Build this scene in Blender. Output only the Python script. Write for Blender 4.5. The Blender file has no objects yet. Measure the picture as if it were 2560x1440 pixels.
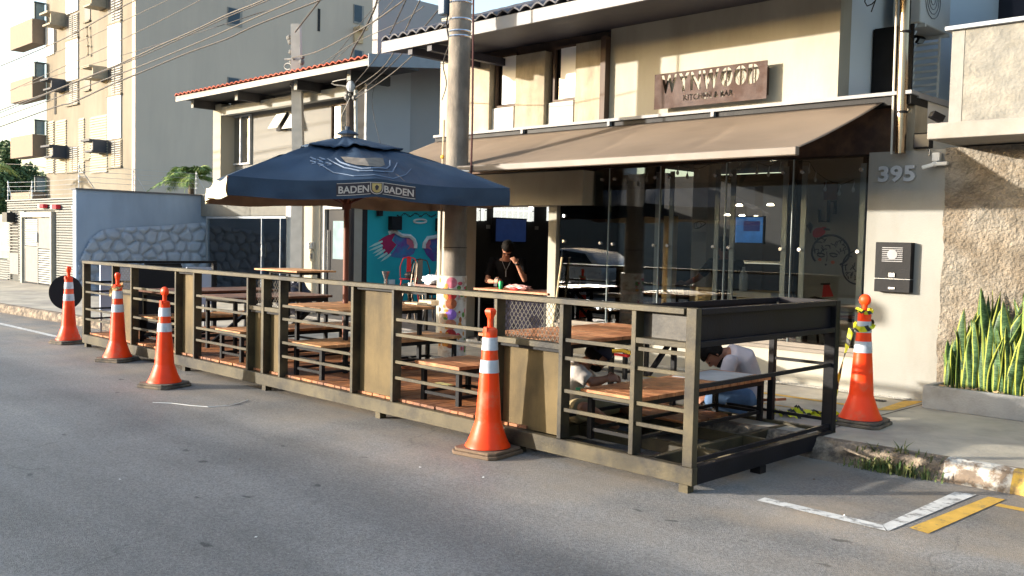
import bpy, bmesh, math, random
from math import sin, cos, pi, radians, sqrt
from mathutils import Vector, Matrix, noise
random.seed(7)
S = bpy.context.scene
COL = S.collection
H = 1.62                                   # eye height of the photographer
# ---------------------------------------------------------------- camera
YAW, PIT, ROLL, FPX = -.781765, .0502578, .0225858, 2362.7
FW = Vector((sin(YAW)*cos(PIT), cos(YAW)*cos(PIT), -sin(PIT)))
_r = Vector((cos(YAW), -sin(YAW), 0)); _u = _r.cross(FW)
RT = _r*cos(ROLL)+_u*sin(ROLL); UP = -_r*sin(ROLL)+_u*cos(ROLL)
def P(px, py, x=None, y=None, z=None):
    """world point where the sight line of a photo pixel meets a real plane"""
    d = FW+RT*((px-1280)/FPX)-UP*((py-720)/FPX)
    if x is not None: t = x/d.x
    elif y is not None: t = y/d.y
    else: t = (z-H)/d.z
    return Vector((0, 0, H))+d*t
cd = bpy.data.cameras.new('camera'); cam = bpy.data.objects.new('camera', cd); COL.objects.link(cam)
cam.matrix_world = Matrix(((RT.x, UP.x, -FW.x, 0), (RT.y, UP.y, -FW.y, 0), (RT.z, UP.z, -FW.z, H), (0, 0, 0, 1)))
cd.sensor_width = 36; cd.lens = FPX/2560*36; cd.clip_end = 2000; cd.clip_start = .05
S.camera = cam
# ---------------------------------------------------------------- light
SUN = Vector((.85, 1, -.23)).normalized()  # travel direction of the sunlight
el = math.asin(-SUN.z)
sl = bpy.data.lights.new('sun', 'SUN'); sun = bpy.data.objects.new('sun', sl); COL.objects.link(sun)
sun.rotation_euler = SUN.to_track_quat('-Z', 'Y').to_euler(); sl.energy = 2.7; sl.angle = radians(.9); sl.color = (1, .935, .82)
sun.location = (-30, -20, 20)
W = bpy.data.worlds.new('World'); S.world = W; W.use_nodes = True
nt = W.node_tree; bg = nt.nodes['Background']
sk = nt.nodes.new('ShaderNodeTexSky'); sk.sky_type = 'NISHITA'; sk.sun_disc = False
sk.sun_elevation = el; az = math.atan2(-SUN.x, -SUN.y); sk.sun_rotation = az
sk.air_density = 1.0; sk.dust_density = 2.2; sk.ozone_density = 1.0
nt.links.new(sk.outputs[0], bg.inputs[0]); bg.inputs[1].default_value = .15
S.view_settings.view_transform = 'Standard'; S.view_settings.look = 'None'
S.view_settings.exposure = 2.03; S.view_settings.gamma = 1
# ---------------------------------------------------------------- materials
MATS = {}
def mat(name, col, rough=.7, metal=0, var=.12, scale=6, bump=0, bscale=40, col2=None, mixscale=None, spec=.28, streak=0, emit=None, vor=0, detail=6, mixlo=.42, mixhi=.62, coat=0):
    if name in MATS: return MATS[name]
    m = bpy.data.materials.new(name); m.use_nodes = True; MATS[name] = m
    t = m.node_tree; N = t.nodes; L = t.links; b = N['Principled BSDF']
    b.inputs['Roughness'].default_value = rough; b.inputs['Metallic'].default_value = metal
    b.inputs['Specular IOR Level'].default_value = spec; b.inputs['Coat Weight'].default_value = coat
    geo = N.new('ShaderNodeNewGeometry')
    n1 = N.new('ShaderNodeTexNoise'); n1.inputs['Scale'].default_value = scale; n1.inputs['Detail'].default_value = detail
    L.new(geo.outputs['Position'], n1.inputs['Vector'])
    mr = N.new('ShaderNodeMapRange'); mr.inputs['From Min'].default_value = .3; mr.inputs['From Max'].default_value = .7
    mr.inputs['To Min'].default_value = 1-var; mr.inputs['To Max'].default_value = 1+var; L.new(n1.outputs[0], mr.inputs[0])
    cnode = None
    if col2:
        n2 = N.new('ShaderNodeTexNoise'); n2.inputs['Scale'].default_value = mixscale or 2; n2.inputs['Detail'].default_value = 8; n2.inputs['Roughness'].default_value = .65
        vec = geo.outputs['Position']
        if streak:
            mp = N.new('ShaderNodeMapping'); mp.inputs['Scale'].default_value = (1, 1, 1/streak); L.new(vec, mp.inputs[0]); vec = mp.outputs[0]
        L.new(vec, n2.inputs['Vector'])
        r2 = N.new('ShaderNodeMapRange'); r2.inputs['From Min'].default_value = mixlo; r2.inputs['From Max'].default_value = mixhi; L.new(n2.outputs[0], r2.inputs[0])
        mx = N.new('ShaderNodeMix'); mx.data_type = 'RGBA'; mx.inputs['A'].default_value = (*col, 1); mx.inputs['B'].default_value = (*col2, 1)
        L.new(r2.outputs[0], mx.inputs['Factor']); cnode = mx.outputs['Result']
    else:
        rgb = N.new('ShaderNodeRGB'); rgb.outputs[0].default_value = (*col, 1); cnode = rgb.outputs[0]
    vm = N.new('ShaderNodeVectorMath'); vm.operation = 'SCALE'; L.new(cnode, vm.inputs[0]); L.new(mr.outputs[0], vm.inputs['Scale'])
    L.new(vm.outputs[0], b.inputs['Base Color'])
    rr = N.new('ShaderNodeMapRange'); rr.inputs['To Min'].default_value = max(0, rough-.08); rr.inputs['To Max'].default_value = min(1, rough+.08)
    L.new(n1.outputs[0], rr.inputs[0]); L.new(rr.outputs[0], b.inputs['Roughness'])
    if bump:
        nb = N.new('ShaderNodeTexVoronoi' if vor else 'ShaderNodeTexNoise'); nb.inputs['Scale'].default_value = bscale
        if not vor: nb.inputs['Detail'].default_value = 5
        L.new(geo.outputs['Position'], nb.inputs['Vector'])
        bp = N.new('ShaderNodeBump'); bp.inputs['Strength'].default_value = min(1, bump); bp.inputs['Distance'].default_value = .02*max(1, bump); L.new(nb.outputs[0], bp.inputs['Height'])
        L.new(bp.outputs[0], b.inputs['Normal'])
    if emit:
        b.inputs['Emission Color'].default_value = (*emit[0], 1); b.inputs['Emission Strength'].default_value = emit[1]
    return m
def glass_mat(name, tint=(.75, .82, .82), refl=1.7, ior=1.6):
    m = bpy.data.materials.new(name); m.use_nodes = True; MATS[name] = m
    t = m.node_tree; N = t.nodes; L = t.links; N.remove(N['Principled BSDF'])
    tr = N.new('ShaderNodeBsdfTransparent'); tr.inputs[0].default_value = (*tint, 1)
    gl = N.new('ShaderNodeBsdfGlossy'); gl.inputs['Roughness'].default_value = .004
    nz = N.new('ShaderNodeTexNoise'); nz.inputs['Scale'].default_value = .8
    bp = N.new('ShaderNodeBump'); bp.inputs['Strength'].default_value = .02; bp.inputs['Distance'].default_value = .05
    L.new(nz.outputs[0], bp.inputs['Height']); L.new(bp.outputs[0], gl.inputs['Normal'])
    fr = N.new('ShaderNodeFresnel'); fr.inputs[0].default_value = ior
    mm = N.new('ShaderNodeMath'); mm.operation = 'MULTIPLY'; mm.inputs[1].default_value = refl; mm.use_clamp = True
    L.new(fr.outputs[0], mm.inputs[0])
    mx = N.new('ShaderNodeMixShader'); L.new(mm.outputs[0], mx.inputs[0]); L.new(tr.outputs[0], mx.inputs[1]); L.new(gl.outputs[0], mx.inputs[2])
    L.new(mx.outputs[0], N['Material Output'].inputs[0]); return m
# ---------------------------------------------------------------- mesh builder
ORG = {}
class MB:
    def __init__(s): s.v = []; s.f = []; s.m = []
    def add(s, vs, fs, mi=0):
        o = len(s.v); s.v += [Vector(p) for p in vs]; s.f += [tuple(i+o for i in f) for f in fs]; s.m += [mi]*len(fs); return s
    def box(s, x0, x1, y0, y1, z0, z1, mi=0):
        if x0 > x1: x0, x1 = x1, x0
        if y0 > y1: y0, y1 = y1, y0
        if z0 > z1: z0, z1 = z1, z0
        return s.add([(x0, y0, z0), (x1, y0, z0), (x1, y1, z0), (x0, y1, z0), (x0, y0, z1), (x1, y0, z1), (x1, y1, z1), (x0, y1, z1)],
                     [(0, 3, 2, 1), (4, 5, 6, 7), (0, 1, 5, 4), (1, 2, 6, 5), (2, 3, 7, 6), (3, 0, 4, 7)], mi)
    def bar(s, p, q, w, h, mi=0, up=(0, 0, 1)):
        p = Vector(p); q = Vector(q); d = (q-p).normalized(); up = Vector(up)
        if abs(d.dot(up)) > .98: up = Vector((0, 1, 0))
        a = d.cross(up).normalized()*(w/2); b = a.cross(d).normalized()*(h/2)
        return s.add([p-a-b, p+a-b, p+a+b, p-a+b, q-a-b, q+a-b, q+a+b, q-a+b], [(0, 1, 2, 3), (7, 6, 5, 4), (0, 4, 5, 1), (1, 5, 6, 2), (2, 6, 7, 3), (3, 7, 4, 0)], mi)
    def tube(s, pts, r, n=8, mi=0, caps=True):
        pts = [Vector(p) for p in pts]; rs = r if isinstance(r, (list, tuple)) else [r]*len(pts); vs = []; fs = []
        ref = None
        for i, p in enumerate(pts):
            d = (pts[min(i+1, len(pts)-1)]-pts[max(i-1, 0)]).normalized()
            if ref is None: ref = Vector((0, 0, 1)) if abs(d.z) < .9 else Vector((1, 0, 0))
            a = d.cross(ref).normalized(); b = a.cross(d).normalized(); ref = b
            for k in range(n):
                t = 2*pi*k/n; vs.append(p+a*(cos(t)*rs[i])+b*(sin(t)*rs[i]))
        for i in range(len(pts)-1):
            for k in range(n): fs.append((i*n+k, i*n+(k+1) % n, (i+1)*n+(k+1) % n, (i+1)*n+k))
        if caps: fs += [tuple(range(n))[::-1], tuple((len(pts)-1)*n+k for k in range(n))]
        return s.add(vs, fs, mi)
    def lathe(s, prof, c=(0, 0, 0), n=24, mi=0, axis='z'):
        c = Vector(c); vs = []; fs = []
        for r, z in prof:
            for k in range(n):
                t = 2*pi*k/n; a, b = cos(t)*r, sin(t)*r
                vs.append(c+(Vector((a, b, z)) if axis == 'z' else Vector((z, a, b)) if axis == 'x' else Vector((a, z, b))))
        for i in range(len(prof)-1):
            for k in range(n): fs.append((i*n+k, i*n+(k+1) % n, (i+1)*n+(k+1) % n, (i+1)*n+k))
        fs += [tuple(range(n))[::-1], tuple((len(prof)-1)*n+k for k in range(n))]
        return s.add(vs, fs, mi)
    def ell(s, c, r, n=16, m=10, mi=0, R=None):
        vs = []; fs = []; c = Vector(c); R = R or Matrix.Identity(3)
        for i in range(m+1):
            a = pi*i/m
            for k in range(n):
                t = 2*pi*k/n; vs.append(c+R@Vector((r[0]*sin(a)*cos(t), r[1]*sin(a)*sin(t), -r[2]*cos(a))))
        for i in range(m):
            for k in range(n): fs.append((i*n+k, i*n+(k+1) % n, (i+1)*n+(k+1) % n, (i+1)*n+k))
        return s.add(vs, fs, mi)
    def prism(s, pts, d, mi=0):
        """pts: planar outline (3d), d: extrusion vector"""
        n = len(pts); d = Vector(d); a = [Vector(p) for p in pts]; b = [p+d for p in a]
        return s.add(a+b, [tuple(range(n))[::-1], tuple(range(n, 2*n))]+[(i, (i+1) % n, n+(i+1) % n, n+i) for i in range(n)], mi)
    def grid(s, fn, nu, nv, mi=0, closed=False):
        vs = [fn(i/nu, j/nv) for i in range(nu+1) for j in range(nv+1)]
        fs = [(i*(nv+1)+j, (i+1)*(nv+1)+j, (i+1)*(nv+1)+j+1, i*(nv+1)+j+1) for i in range(nu) for j in range(nv)]
        return s.add(vs, fs, mi)
    def xf(s, M): s.v = [M@p for p in s.v]; return s
    def mesh(s, name, mats, org=(0, 0, 0), smooth=False, fixn=True):
        me = bpy.data.meshes.new(name); org = Vector(org)
        me.from_pydata([p-org for p in s.v], [], s.f)
        for m in (mats if isinstance(mats, (list, tuple)) else [mats]): me.materials.append(m)
        me.polygons.foreach_set('material_index', s.m)
        if fixn:
            bm = bmesh.new(); bm.from_mesh(me); bmesh.ops.recalc_face_normals(bm, faces=bm.faces); bm.to_mesh(me); bm.free()
        if smooth:
            me.polygons.foreach_set('use_smooth', [True]*len(me.polygons))
            if smooth != 2: me.set_sharp_from_angle(angle=radians(38))
        return me
    def build(s, name, mats, parent=None, smooth=False, bevel=0, org=None, label=None, kind=None, solid=0):
        if parent is not None: o0 = ORG[parent.name]
        else: o0 = Vector(org) if org is not None else Vector((0, 0, 0))
        me = s.mesh(name, mats, o0, smooth, fixn=not solid)
        o = bpy.data.objects.new(name, me); COL.objects.link(o)
        if parent is not None: o.parent = parent
        else: o.location = o0
        ORG[o.name] = o0
        if bevel:
            md = o.modifiers.new('bevel', 'BEVEL'); md.width = bevel; md.segments = 1; md.limit_method = 'ANGLE'; md.harden_normals = False
        if solid:
            md = o.modifiers.new('solid', 'SOLIDIFY'); md.thickness = solid
        if label: o['label'] = label
        if kind: o['kind'] = kind
        return o
def thing(name, label, cat, loc=(0, 0, 0), group=None, kind=None):
    o = bpy.data.objects.new(name, None); COL.objects.link(o); o.location = loc; o.empty_display_size = .1
    ORG[o.name] = Vector(loc); o['label'] = label; o['category'] = cat
    if group: o['group'] = group
    return o
def tag(o, label, cat, group=None):
    o['label'] = label; o['category'] = cat
    if group: o['group'] = group
    return o
def dup(root, loc, rz=None, label=None, group=None, scale=None):
    def cp(o, par):
        c = o.copy(); COL.objects.link(c)
        if par is not None: c.parent = par
        for ch in list(o.children): cp(ch, c)
        return c
    r = cp(root, None); r.location = loc; ORG[r.name] = Vector(loc)
    if rz is not None: r.rotation_euler = (0, 0, rz)
    if label: r['label'] = label
    if group: r['group'] = group
    if scale: r.scale = scale
    return r
def text_mb(txt, size, thick=.002, off=0, spacing=1, bold=None):
    """flat lettering as an MB in the xz plane, facing -y, centred on x, baseline at z=0"""
    cu = bpy.data.curves.new('t', 'FONT'); cu.body = txt; cu.size = size; cu.extrude = thick; cu.offset = off; cu.align_x = 'CENTER'; cu.space_character = spacing
    cu.resolution_u = 4
    ob = bpy.data.objects.new('t', cu); COL.objects.link(ob)
    dg = bpy.context.evaluated_depsgraph_get(); me = bpy.data.meshes.new_from_object(ob.evaluated_get(dg))
    mb = MB(); mb.add([Vector((v.co.x, -v.co.z, v.co.y)) for v in me.vertices], [tuple(p.vertices) for p in me.polygons])
    bpy.data.objects.remove(ob); bpy.data.curves.remove(cu); bpy.data.meshes.remove(me)
    return mb
def rotz(a, loc=(0, 0, 0)): return Matrix.Translation(loc)@Matrix.Rotation(a, 4, 'Z')
# common materials
black = mat('black_steel', (.012, .0115, .013), .5, .0, var=.3, scale=5, bump=.08, bscale=60, spec=.12)
steel = mat('sunlit_black_steel', (.075, .060, .033), .5, 0, var=.35, scale=3, col2=(.018, .016, .015), mixscale=2.6, mixlo=.45, mixhi=.68, bump=.08, bscale=50, spec=.22)  # black paint with the sun's warm glare put into its colour
wood = mat('oiled_wood', (.30, .125, .055), .5, var=.35, scale=9, col2=(.42, .21, .10), mixscale=5, bump=.1, bscale=60)
woodd = mat('dark_varnished_wood', (.13, .045, .025), .4, var=.3, scale=9)
chrome = mat('chrome', (.75, .75, .75), .22, 1, var=.05)
whitep = mat('white_paint', (.72, .72, .70), .6, var=.06)
# ---------------------------------------------------------------- ground, road, pavement
def asphalt():
    m = mat('asphalt', (.215, .204, .192), .62, var=.16, scale=1.2, bump=.5, bscale=160, detail=9)
    t = m.node_tree; N = t.nodes; L = t.links; b = N['Principled BSDF']; geo = N.new('ShaderNodeNewGeometry')
    prev = b.inputs['Base Color'].links[0].from_socket
    # stone chips
    v = N.new('ShaderNodeTexVoronoi'); v.inputs['Scale'].default_value = 95; L.new(geo.outputs['Position'], v.inputs['Vector'])
    sp = N.new('ShaderNodeSeparateColor'); L.new(v.outputs['Color'], sp.inputs[0])
    r = N.new('ShaderNodeMapRange'); r.inputs['From Min'].default_value = 0; r.inputs['From Max'].default_value = 1; r.inputs['To Min'].default_value = .72; r.inputs['To Max'].default_value = 1.28
    L.new(sp.outputs[0], r.inputs[0]); sc = N.new('ShaderNodeVectorMath'); sc.operation = 'SCALE'; L.new(prev, sc.inputs[0]); L.new(r.outputs[0], sc.inputs['Scale'])
    # pale specks
    v2 = N.new('ShaderNodeTexVoronoi'); v2.inputs['Scale'].default_value = 16; L.new(geo.outputs['Position'], v2.inputs['Vector'])
    s2 = N.new('ShaderNodeSeparateColor'); L.new(v2.outputs['Color'], s2.inputs[0])
    a = N.new('ShaderNodeMath'); a.operation = 'LESS_THAN'; a.inputs[1].default_value = .09; L.new(v2.outputs['Distance'], a.inputs[0])
    a2 = N.new('ShaderNodeMath'); a2.operation = 'GREATER_THAN'; a2.inputs[1].default_value = .62; L.new(s2.outputs[0], a2.inputs[0])
    a3 = N.new('ShaderNodeMath'); a3.operation = 'MULTIPLY'; L.new(a.outputs[0], a3.inputs[0]); L.new(a2.outputs[0], a3.inputs[1])
    mx = N.new('ShaderNodeMix'); mx.data_type = 'RGBA'; mx.inputs['B'].default_value = (.34, .33, .31, 1); L.new(a3.outputs[0], mx.inputs['Factor']); L.new(sc.outputs[0], mx.inputs['A'])
    # dark oil drips
    v3 = N.new('ShaderNodeTexVoronoi'); v3.inputs['Scale'].default_value = 3.2; mp = N.new('ShaderNodeMapping'); mp.inputs['Scale'].default_value = (.75, 1.4, 1)
    nz = N.new('ShaderNodeTexNoise'); nz.inputs['Scale'].default_value = 9; av = N.new('ShaderNodeVectorMath'); av.operation = 'MULTIPLY_ADD'; av.inputs[1].default_value = (.12, .12, 0)
    L.new(geo.outputs['Position'], nz.inputs['Vector']); L.new(nz.outputs['Color'], av.inputs[0]); L.new(geo.outputs['Position'], av.inputs[2])
    L.new(av.outputs[0], mp.inputs[0]); L.new(mp.outputs[0], v3.inputs['Vector'])
    s3 = N.new('ShaderNodeSeparateColor'); L.new(v3.outputs['Color'], s3.inputs[0])
    q = N.new('ShaderNodeMapRange'); q.inputs['From Min'].default_value = .07; q.inputs['From Max'].default_value = .12; q.inputs['To Min'].default_value = 1; q.inputs['To Max'].default_value = 0; L.new(v3.outputs['Distance'], q.inputs[0])
    q2 = N.new('ShaderNodeMath'); q2.operation = 'GREATER_THAN'; q2.inputs[1].default_value = .5; L.new(s3.outputs[1], q2.inputs[0])
    q3 = N.new('ShaderNodeMath'); q3.operation = 'MULTIPLY'; L.new(q.outputs[0], q3.inputs[0]); L.new(q2.outputs[0], q3.inputs[1])
    q4 = N.new('ShaderNodeMath'); q4.operation = 'MULTIPLY'; q4.inputs[1].default_value = .7; L.new(q3.outputs[0], q4.inputs[0])
    m2 = N.new('ShaderNodeMix'); m2.data_type = 'RGBA'; m2.inputs['B'].default_value = (.03, .03, .032, 1); L.new(q4.outputs[0], m2.inputs['Factor']); L.new(mx.outputs['Result'], m2.inputs['A'])
    # dusty gutter band near the kerb
    sx = N.new('ShaderNodeSeparateXYZ'); L.new(geo.outputs['Position'], sx.inputs[0])
    g = N.new('ShaderNodeMapRange'); g.inputs['From Min'].default_value = 3.6; g.inputs['From Max'].default_value = 5.6; L.new(sx.outputs['Y'], g.inputs[0])
    gn = N.new('ShaderNodeTexNoise'); gn.inputs['Scale'].default_value = 1.6; gn.inputs['Detail'].default_value = 8; L.new(geo.outputs['Position'], gn.inputs['Vector'])
    gr = N.new('ShaderNodeMapRange'); gr.inputs['From Min'].default_value = .40; gr.inputs['From Max'].default_value = .72; gr.inputs['To Max'].default_value = .95; L.new(gn.outputs[0], gr.inputs[0])
    gm = N.new('ShaderNodeMath'); gm.operation = 'MULTIPLY'; L.new(g.outputs[0], gm.inputs[0]); L.new(gr.outputs[0], gm.inputs[1])
    m3 = N.new('ShaderNodeMix'); m3.data_type = 'RGBA'; m3.inputs['B'].default_value = (.34, .275, .205, 1); L.new(gm.outputs[0], m3.inputs['Factor']); L.new(m2.outputs['Result'], m3.inputs['A'])
    # long cracks and old repair seams
    vc = N.new('ShaderNodeTexVoronoi'); vc.feature = 'DISTANCE_TO_EDGE'; vc.inputs['Scale'].default_value = .42; nc_ = N.new('ShaderNodeTexNoise'); nc_.inputs['Scale'].default_value = 2.4; nc_.inputs['Detail'].default_value = 8
    ac = N.new('ShaderNodeVectorMath'); ac.operation = 'MULTIPLY_ADD'; ac.inputs[1].default_value = (.5, .5, 0); L.new(geo.outputs['Position'], nc_.inputs['Vector']); L.new(nc_.outputs['Color'], ac.inputs[0]); L.new(geo.outputs['Position'], ac.inputs[2]); L.new(ac.outputs[0], vc.inputs['Vector'])
    rc = N.new('ShaderNodeMapRange'); rc.inputs['From Min'].default_value = .001; rc.inputs['From Max'].default_value = .006; rc.inputs['To Min'].default_value = .3; rc.inputs['To Max'].default_value = 0; L.new(vc.outputs['Distance'], rc.inputs[0])
    nm = N.new('ShaderNodeTexNoise'); nm.inputs['Scale'].default_value = .7; L.new(geo.outputs['Position'], nm.inputs['Vector']); rm = N.new('ShaderNodeMapRange'); rm.inputs['From Min'].default_value = .5; rm.inputs['From Max'].default_value = .6; L.new(nm.outputs[0], rm.inputs[0]); mm_ = N.new('ShaderNodeMath'); mm_.operation = 'MULTIPLY'; L.new(rc.outputs[0], mm_.inputs[0]); L.new(rm.outputs[0], mm_.inputs[1])
    m4 = N.new('ShaderNodeMix'); m4.data_type = 'RGBA'; m4.inputs['B'].default_value = (.04, .038, .036, 1); L.new(mm_.outputs[0], m4.inputs['Factor']); L.new(m3.outputs['Result'], m4.inputs['A'])
    # broad wheel-worn bands and pale dusty patches
    nb_ = N.new('ShaderNodeTexNoise'); nb_.inputs['Scale'].default_value = 1; nb_.inputs['Detail'].default_value = 5; mpb = N.new('ShaderNodeMapping'); mpb.inputs['Scale'].default_value = (.12, .9, 1); L.new(geo.outputs['Position'], mpb.inputs[0]); L.new(mpb.outputs[0], nb_.inputs['Vector'])
    rb_ = N.new('ShaderNodeMapRange'); rb_.inputs['From Min'].default_value = .35; rb_.inputs['From Max'].default_value = .65; rb_.inputs['To Min'].default_value = .74; rb_.inputs['To Max'].default_value = 1.2; L.new(nb_.outputs[0], rb_.inputs[0])
    sb_ = N.new('ShaderNodeVectorMath'); sb_.operation = 'SCALE'; L.new(m4.outputs['Result'], sb_.inputs[0]); L.new(rb_.outputs[0], sb_.inputs['Scale'])
    L.new(sb_.outputs[0], b.inputs['Base Color'])
    return m
asph = asphalt()
conc = mat('pavement_concrete', (.46, .41, .325), .85, var=.16, scale=3, col2=(.32, .29, .25), mixscale=1.1, bump=.25, bscale=45)
earth = mat('ground_earth', (.16, .13, .10), .9, var=.2, scale=.5)
MB().box(-400, 300, -300, 500, -.6, -.03).build('ground', earth, kind='structure')
rd = MB()
rd.grid(lambda u, v: Vector((-140+u*200, -8+v*17, 0)), 40, 6); rd.build('road', asph, kind='structure')
# the kerb line bends a little towards the road on the left
KL = [(-140, 4.6), (-40, 5.5), (-20, 6.0), (-13, 6.42), (-7, 6.66), (-3.5, 6.74), (-1.9, 6.83), (10, 7.0), (60, 7.2)]
def ky(x):
    for (a, b), (c, d) in zip(KL, KL[1:]):
        if a <= x <= c: return b+(d-b)*(x-a)/(c-a)
pv = MB()
for (a, b), (c, d) in zip(KL, KL[1:]): pv.add([(a, b+.13, .15), (c, d+.13, .15), (c, 40, .15), (a, 40, .15)], [(0, 1, 2, 3)])
pv.build('pavement', conc, kind='structure')
# kerb: worn, chipped stones with old paint
kst = mat('kerb_stone', (.30, .235, .17), .9, var=.35, scale=14, col2=(.10, .08, .065), mixscale=9, mixlo=.40, mixhi=.6, bump=1, bscale=35)
kwh = mat('kerb_white_paint', (.56, .54, .49), .85, var=.2, scale=10, col2=(.20, .15, .11), mixscale=7, mixlo=.44, mixhi=.56, bump=.5, bscale=40)
kye = mat('kerb_yellow_paint', (.62, .40, .08), .85, var=.2, scale=10, col2=(.24, .17, .10), mixscale=7, mixlo=.42, mixhi=.56, bump=.5, bscale=40)
kb = MB()
def kerb_seg(x0, x1, n, mi, worn):
    def fn(u, v):
        x = x0+(x1-x0)*u; y = ky(x)
        prof = [(0, -.02), (.005, .05), (.012, .10), (.03, .145), (.07, .158), (.15, .154)]
        k = v*(len(prof)-1); i = min(int(k), len(prof)-2); t = k-i
        dy = prof[i][0]+(prof[i+1][0]-prof[i][0])*t; z = prof[i][1]+(prof[i+1][1]-prof[i][1])*t
        w = noise.noise(Vector((x*2.3, v*3, 1)))*.05*worn+noise.noise(Vector((x*9, v*7, 3)))*.018*worn
        if v < .85: dy += w*(1-v*.4)+(.04*worn*max(0, noise.noise(Vector((x*1.1, 0, 9)))))
        if v < .85: z -= max(0, w)*.5
        return Vector((x, y+dy, z))
    kb.grid(fn, n, 10, mi)
kerb_seg(-60, -14, 60, 0, .3); kerb_seg(-14, -3.6, 120, 0, .6); kerb_seg(-3.6, -2.46, 60, 0, 1.3); kerb_seg(-2.46, -2.02, 22, 1, .6); kerb_seg(-2.02, 1.5, 70, 2, .7); kerb_seg(1.5, 30, 60, 0, .4)
kb.build('kerb', [kst, kwh, kye], kind='structure', smooth=2)
# white pebble strip along the foot of the restaurant wall
peb = mat('white_pebbles', (.66, .62, .55), .8, var=.3, scale=30, bump=1, bscale=60, vor=1)
pb = MB()
pb.grid(lambda u, v: Vector((-12.9+u*9.2, 9.17+v*.17, .157+.012*noise.noise(Vector((u*300, v*9, 0))))), 300, 5)
pb.build('gravel_strip', peb, kind='structure', smooth=2)
# floor markings (each 4 mm above what it lies on)
wpaint = mat('road_white', (.60, .59, .56), .75, var=.15, scale=8, col2=(.26, .25, .235), mixscale=13, mixlo=.50, mixhi=.62, bump=.2, bscale=120)
ypaint = mat('road_yellow', (.60, .36, .07), .75, var=.15, scale=8, col2=(.20, .16, .10), mixscale=12, mixlo=.56, mixhi=.68, bump=.2, bscale=120)
mk = MB(); Z1 = .004
mk.add([(-3.06, 5.335, Z1), (-2.225, 5.335, Z1), (-2.29, 5.435, Z1), (-3.06, 5.435, Z1)], [(0, 1, 2, 3)])
mk.add([(-2.29, 5.436, Z1), (-2.215, 5.337, Z1), (-2.16, 6.60, Z1), (-2.285, 6.56, Z1)], [(0, 1, 2, 3)])
for a, b in ((-21, -14.9),):
    mk.add([(a, 5.125 if a > -10 else 5.2, Z1), (b, 5.10 if a > -10 else 5.24, Z1), (b, 5.17 if a > -10 else 5.34, Z1), (a, 5.17 if a > -10 else 5.3, Z1)], [(0, 1, 2, 3)])
mk.build('road_marking_white', wpaint, kind='structure')
my = MB()
my.add([(-2.16, 5.50, Z1), (-2.04, 5.47, Z1), (-1.99, 6.62, Z1), (-2.09, 6.61, Z1)], [(0, 1, 2, 3)])
my.add([(-1.985, 6.40, Z1), (-1.2, 6.42, Z1), (-1.2, 6.50, Z1), (-1.985, 6.48, Z1)], [(0, 1, 2, 3)])
Z2 = .154
my.add([(-6.4, 8.40, Z2), (-3.62, 8.44, Z2), (-3.55, 8.52, Z2), (-6.4, 8.48, Z2)], [(0, 1, 2, 3)])
my.add([(-3.66, 8.53, Z2), (-3.54, 8.53, Z2), (-3.56, 9.30, Z2), (-3.70, 9.15, Z2)], [(0, 1, 2, 3)])
my.add([(-6.4, 7.85, Z2), (-3.75, 7.9, Z2), (-3.75, 7.93, Z2), (-6.4, 7.88, Z2)], [(0, 1, 2, 3)])
my.build('road_marking_yellow', ypaint, kind='structure')
# joints and patches in the pavement
jt = MB()
for x in (-3.52, -9.2, -14.6): jt.add([(x, ky(x)+.2, .1535), (x+.012, ky(x)+.2, .1535), (x+.03, 9.15, .1535), (x+.015, 9.15, .1535)], [(0, 1, 2, 3)])
jt.build('pavement_joint', mat('joint_dirt', (.06, .05, .04), .9), kind='structure')
# small cast drain cover by the pebbles
dc = MB().box(-4.02, -3.8, 8.92, 9.0, .152, .158); [dc.box(-4.0+i*.03, -3.985+i*.03, 8.93, 8.99, .158, .161) for i in range(7)]
tag(dc.build('drain_cover', mat('drain_iron', (.07, .065, .06), .6, .3), org=(-3.9, 8.96, .152)), 'small dark drain cover set in the pavement near the pebble strip', 'drain cover')
# weeds in the broken kerb
wd = MB(); random.seed(3)
for i in range(300):
    x = random.gauss(-2.78, .16); x = min(max(x, -3.2), -2.4); y = ky(x)-.03+random.uniform(-.05, .10); z = .0 if y < ky(x)+.02 else .09
    h = random.uniform(.03, .12)*(1.3-abs(x+2.75)*1.6); a = random.uniform(0, 2*pi); l = random.uniform(.2, .9)*h; w = random.uniform(.003, .007)
    p = Vector((x, y, z)); q = p+Vector((cos(a)*l*.5, sin(a)*l*.5, h*.7)); t = p+Vector((cos(a)*l*1.2, sin(a)*l*1.2, h*.95)); s_ = Vector((-sin(a)*w, cos(a)*w, 0))
    wd.add([p-s_, p+s_, q+s_, q-s_, t], [(0, 1, 2, 3), (3, 2, 4)])
tag(wd.build('kerb_weeds', mat('weed_leaf', (.05, .09, .025), .7, var=.5, scale=30, col2=(.20, .19, .07), mixscale=14)), 'tuft of green weeds growing out of the broken kerb', 'weeds')['kind'] = 'stuff'
# a few bits of litter on the asphalt
random.seed(12)
lt = MB()
LIT = [P(600, 1150, z=0), P(2110, 1290, z=0), P(1208, 1195, z=0), P(1455, 1180, z=0), P(640, 1345, z=0), P(300, 1200, z=0), P(2035, 1200, z=0), P(1050, 1170, z=0)]
for i, c in enumerate(LIT):
    m_ = MB(); n = 7; pts = [c+Vector((cos(2*pi*k/n)*random.uniform(.004, .012), sin(2*pi*k/n)*random.uniform(.004, .01), .004+random.uniform(0, .006))) for k in range(n)]
    m_.add(pts, [tuple(range(n))]); o = m_.build('litter_scrap', whitep if i % 3 else mat('leaf_litter', (.12, .08, .05), .8), org=c, solid=.002)
    tag(o, 'tiny scrap of litter lying flat on the open asphalt', 'litter', 'scraps of litter on the asphalt')
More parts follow.
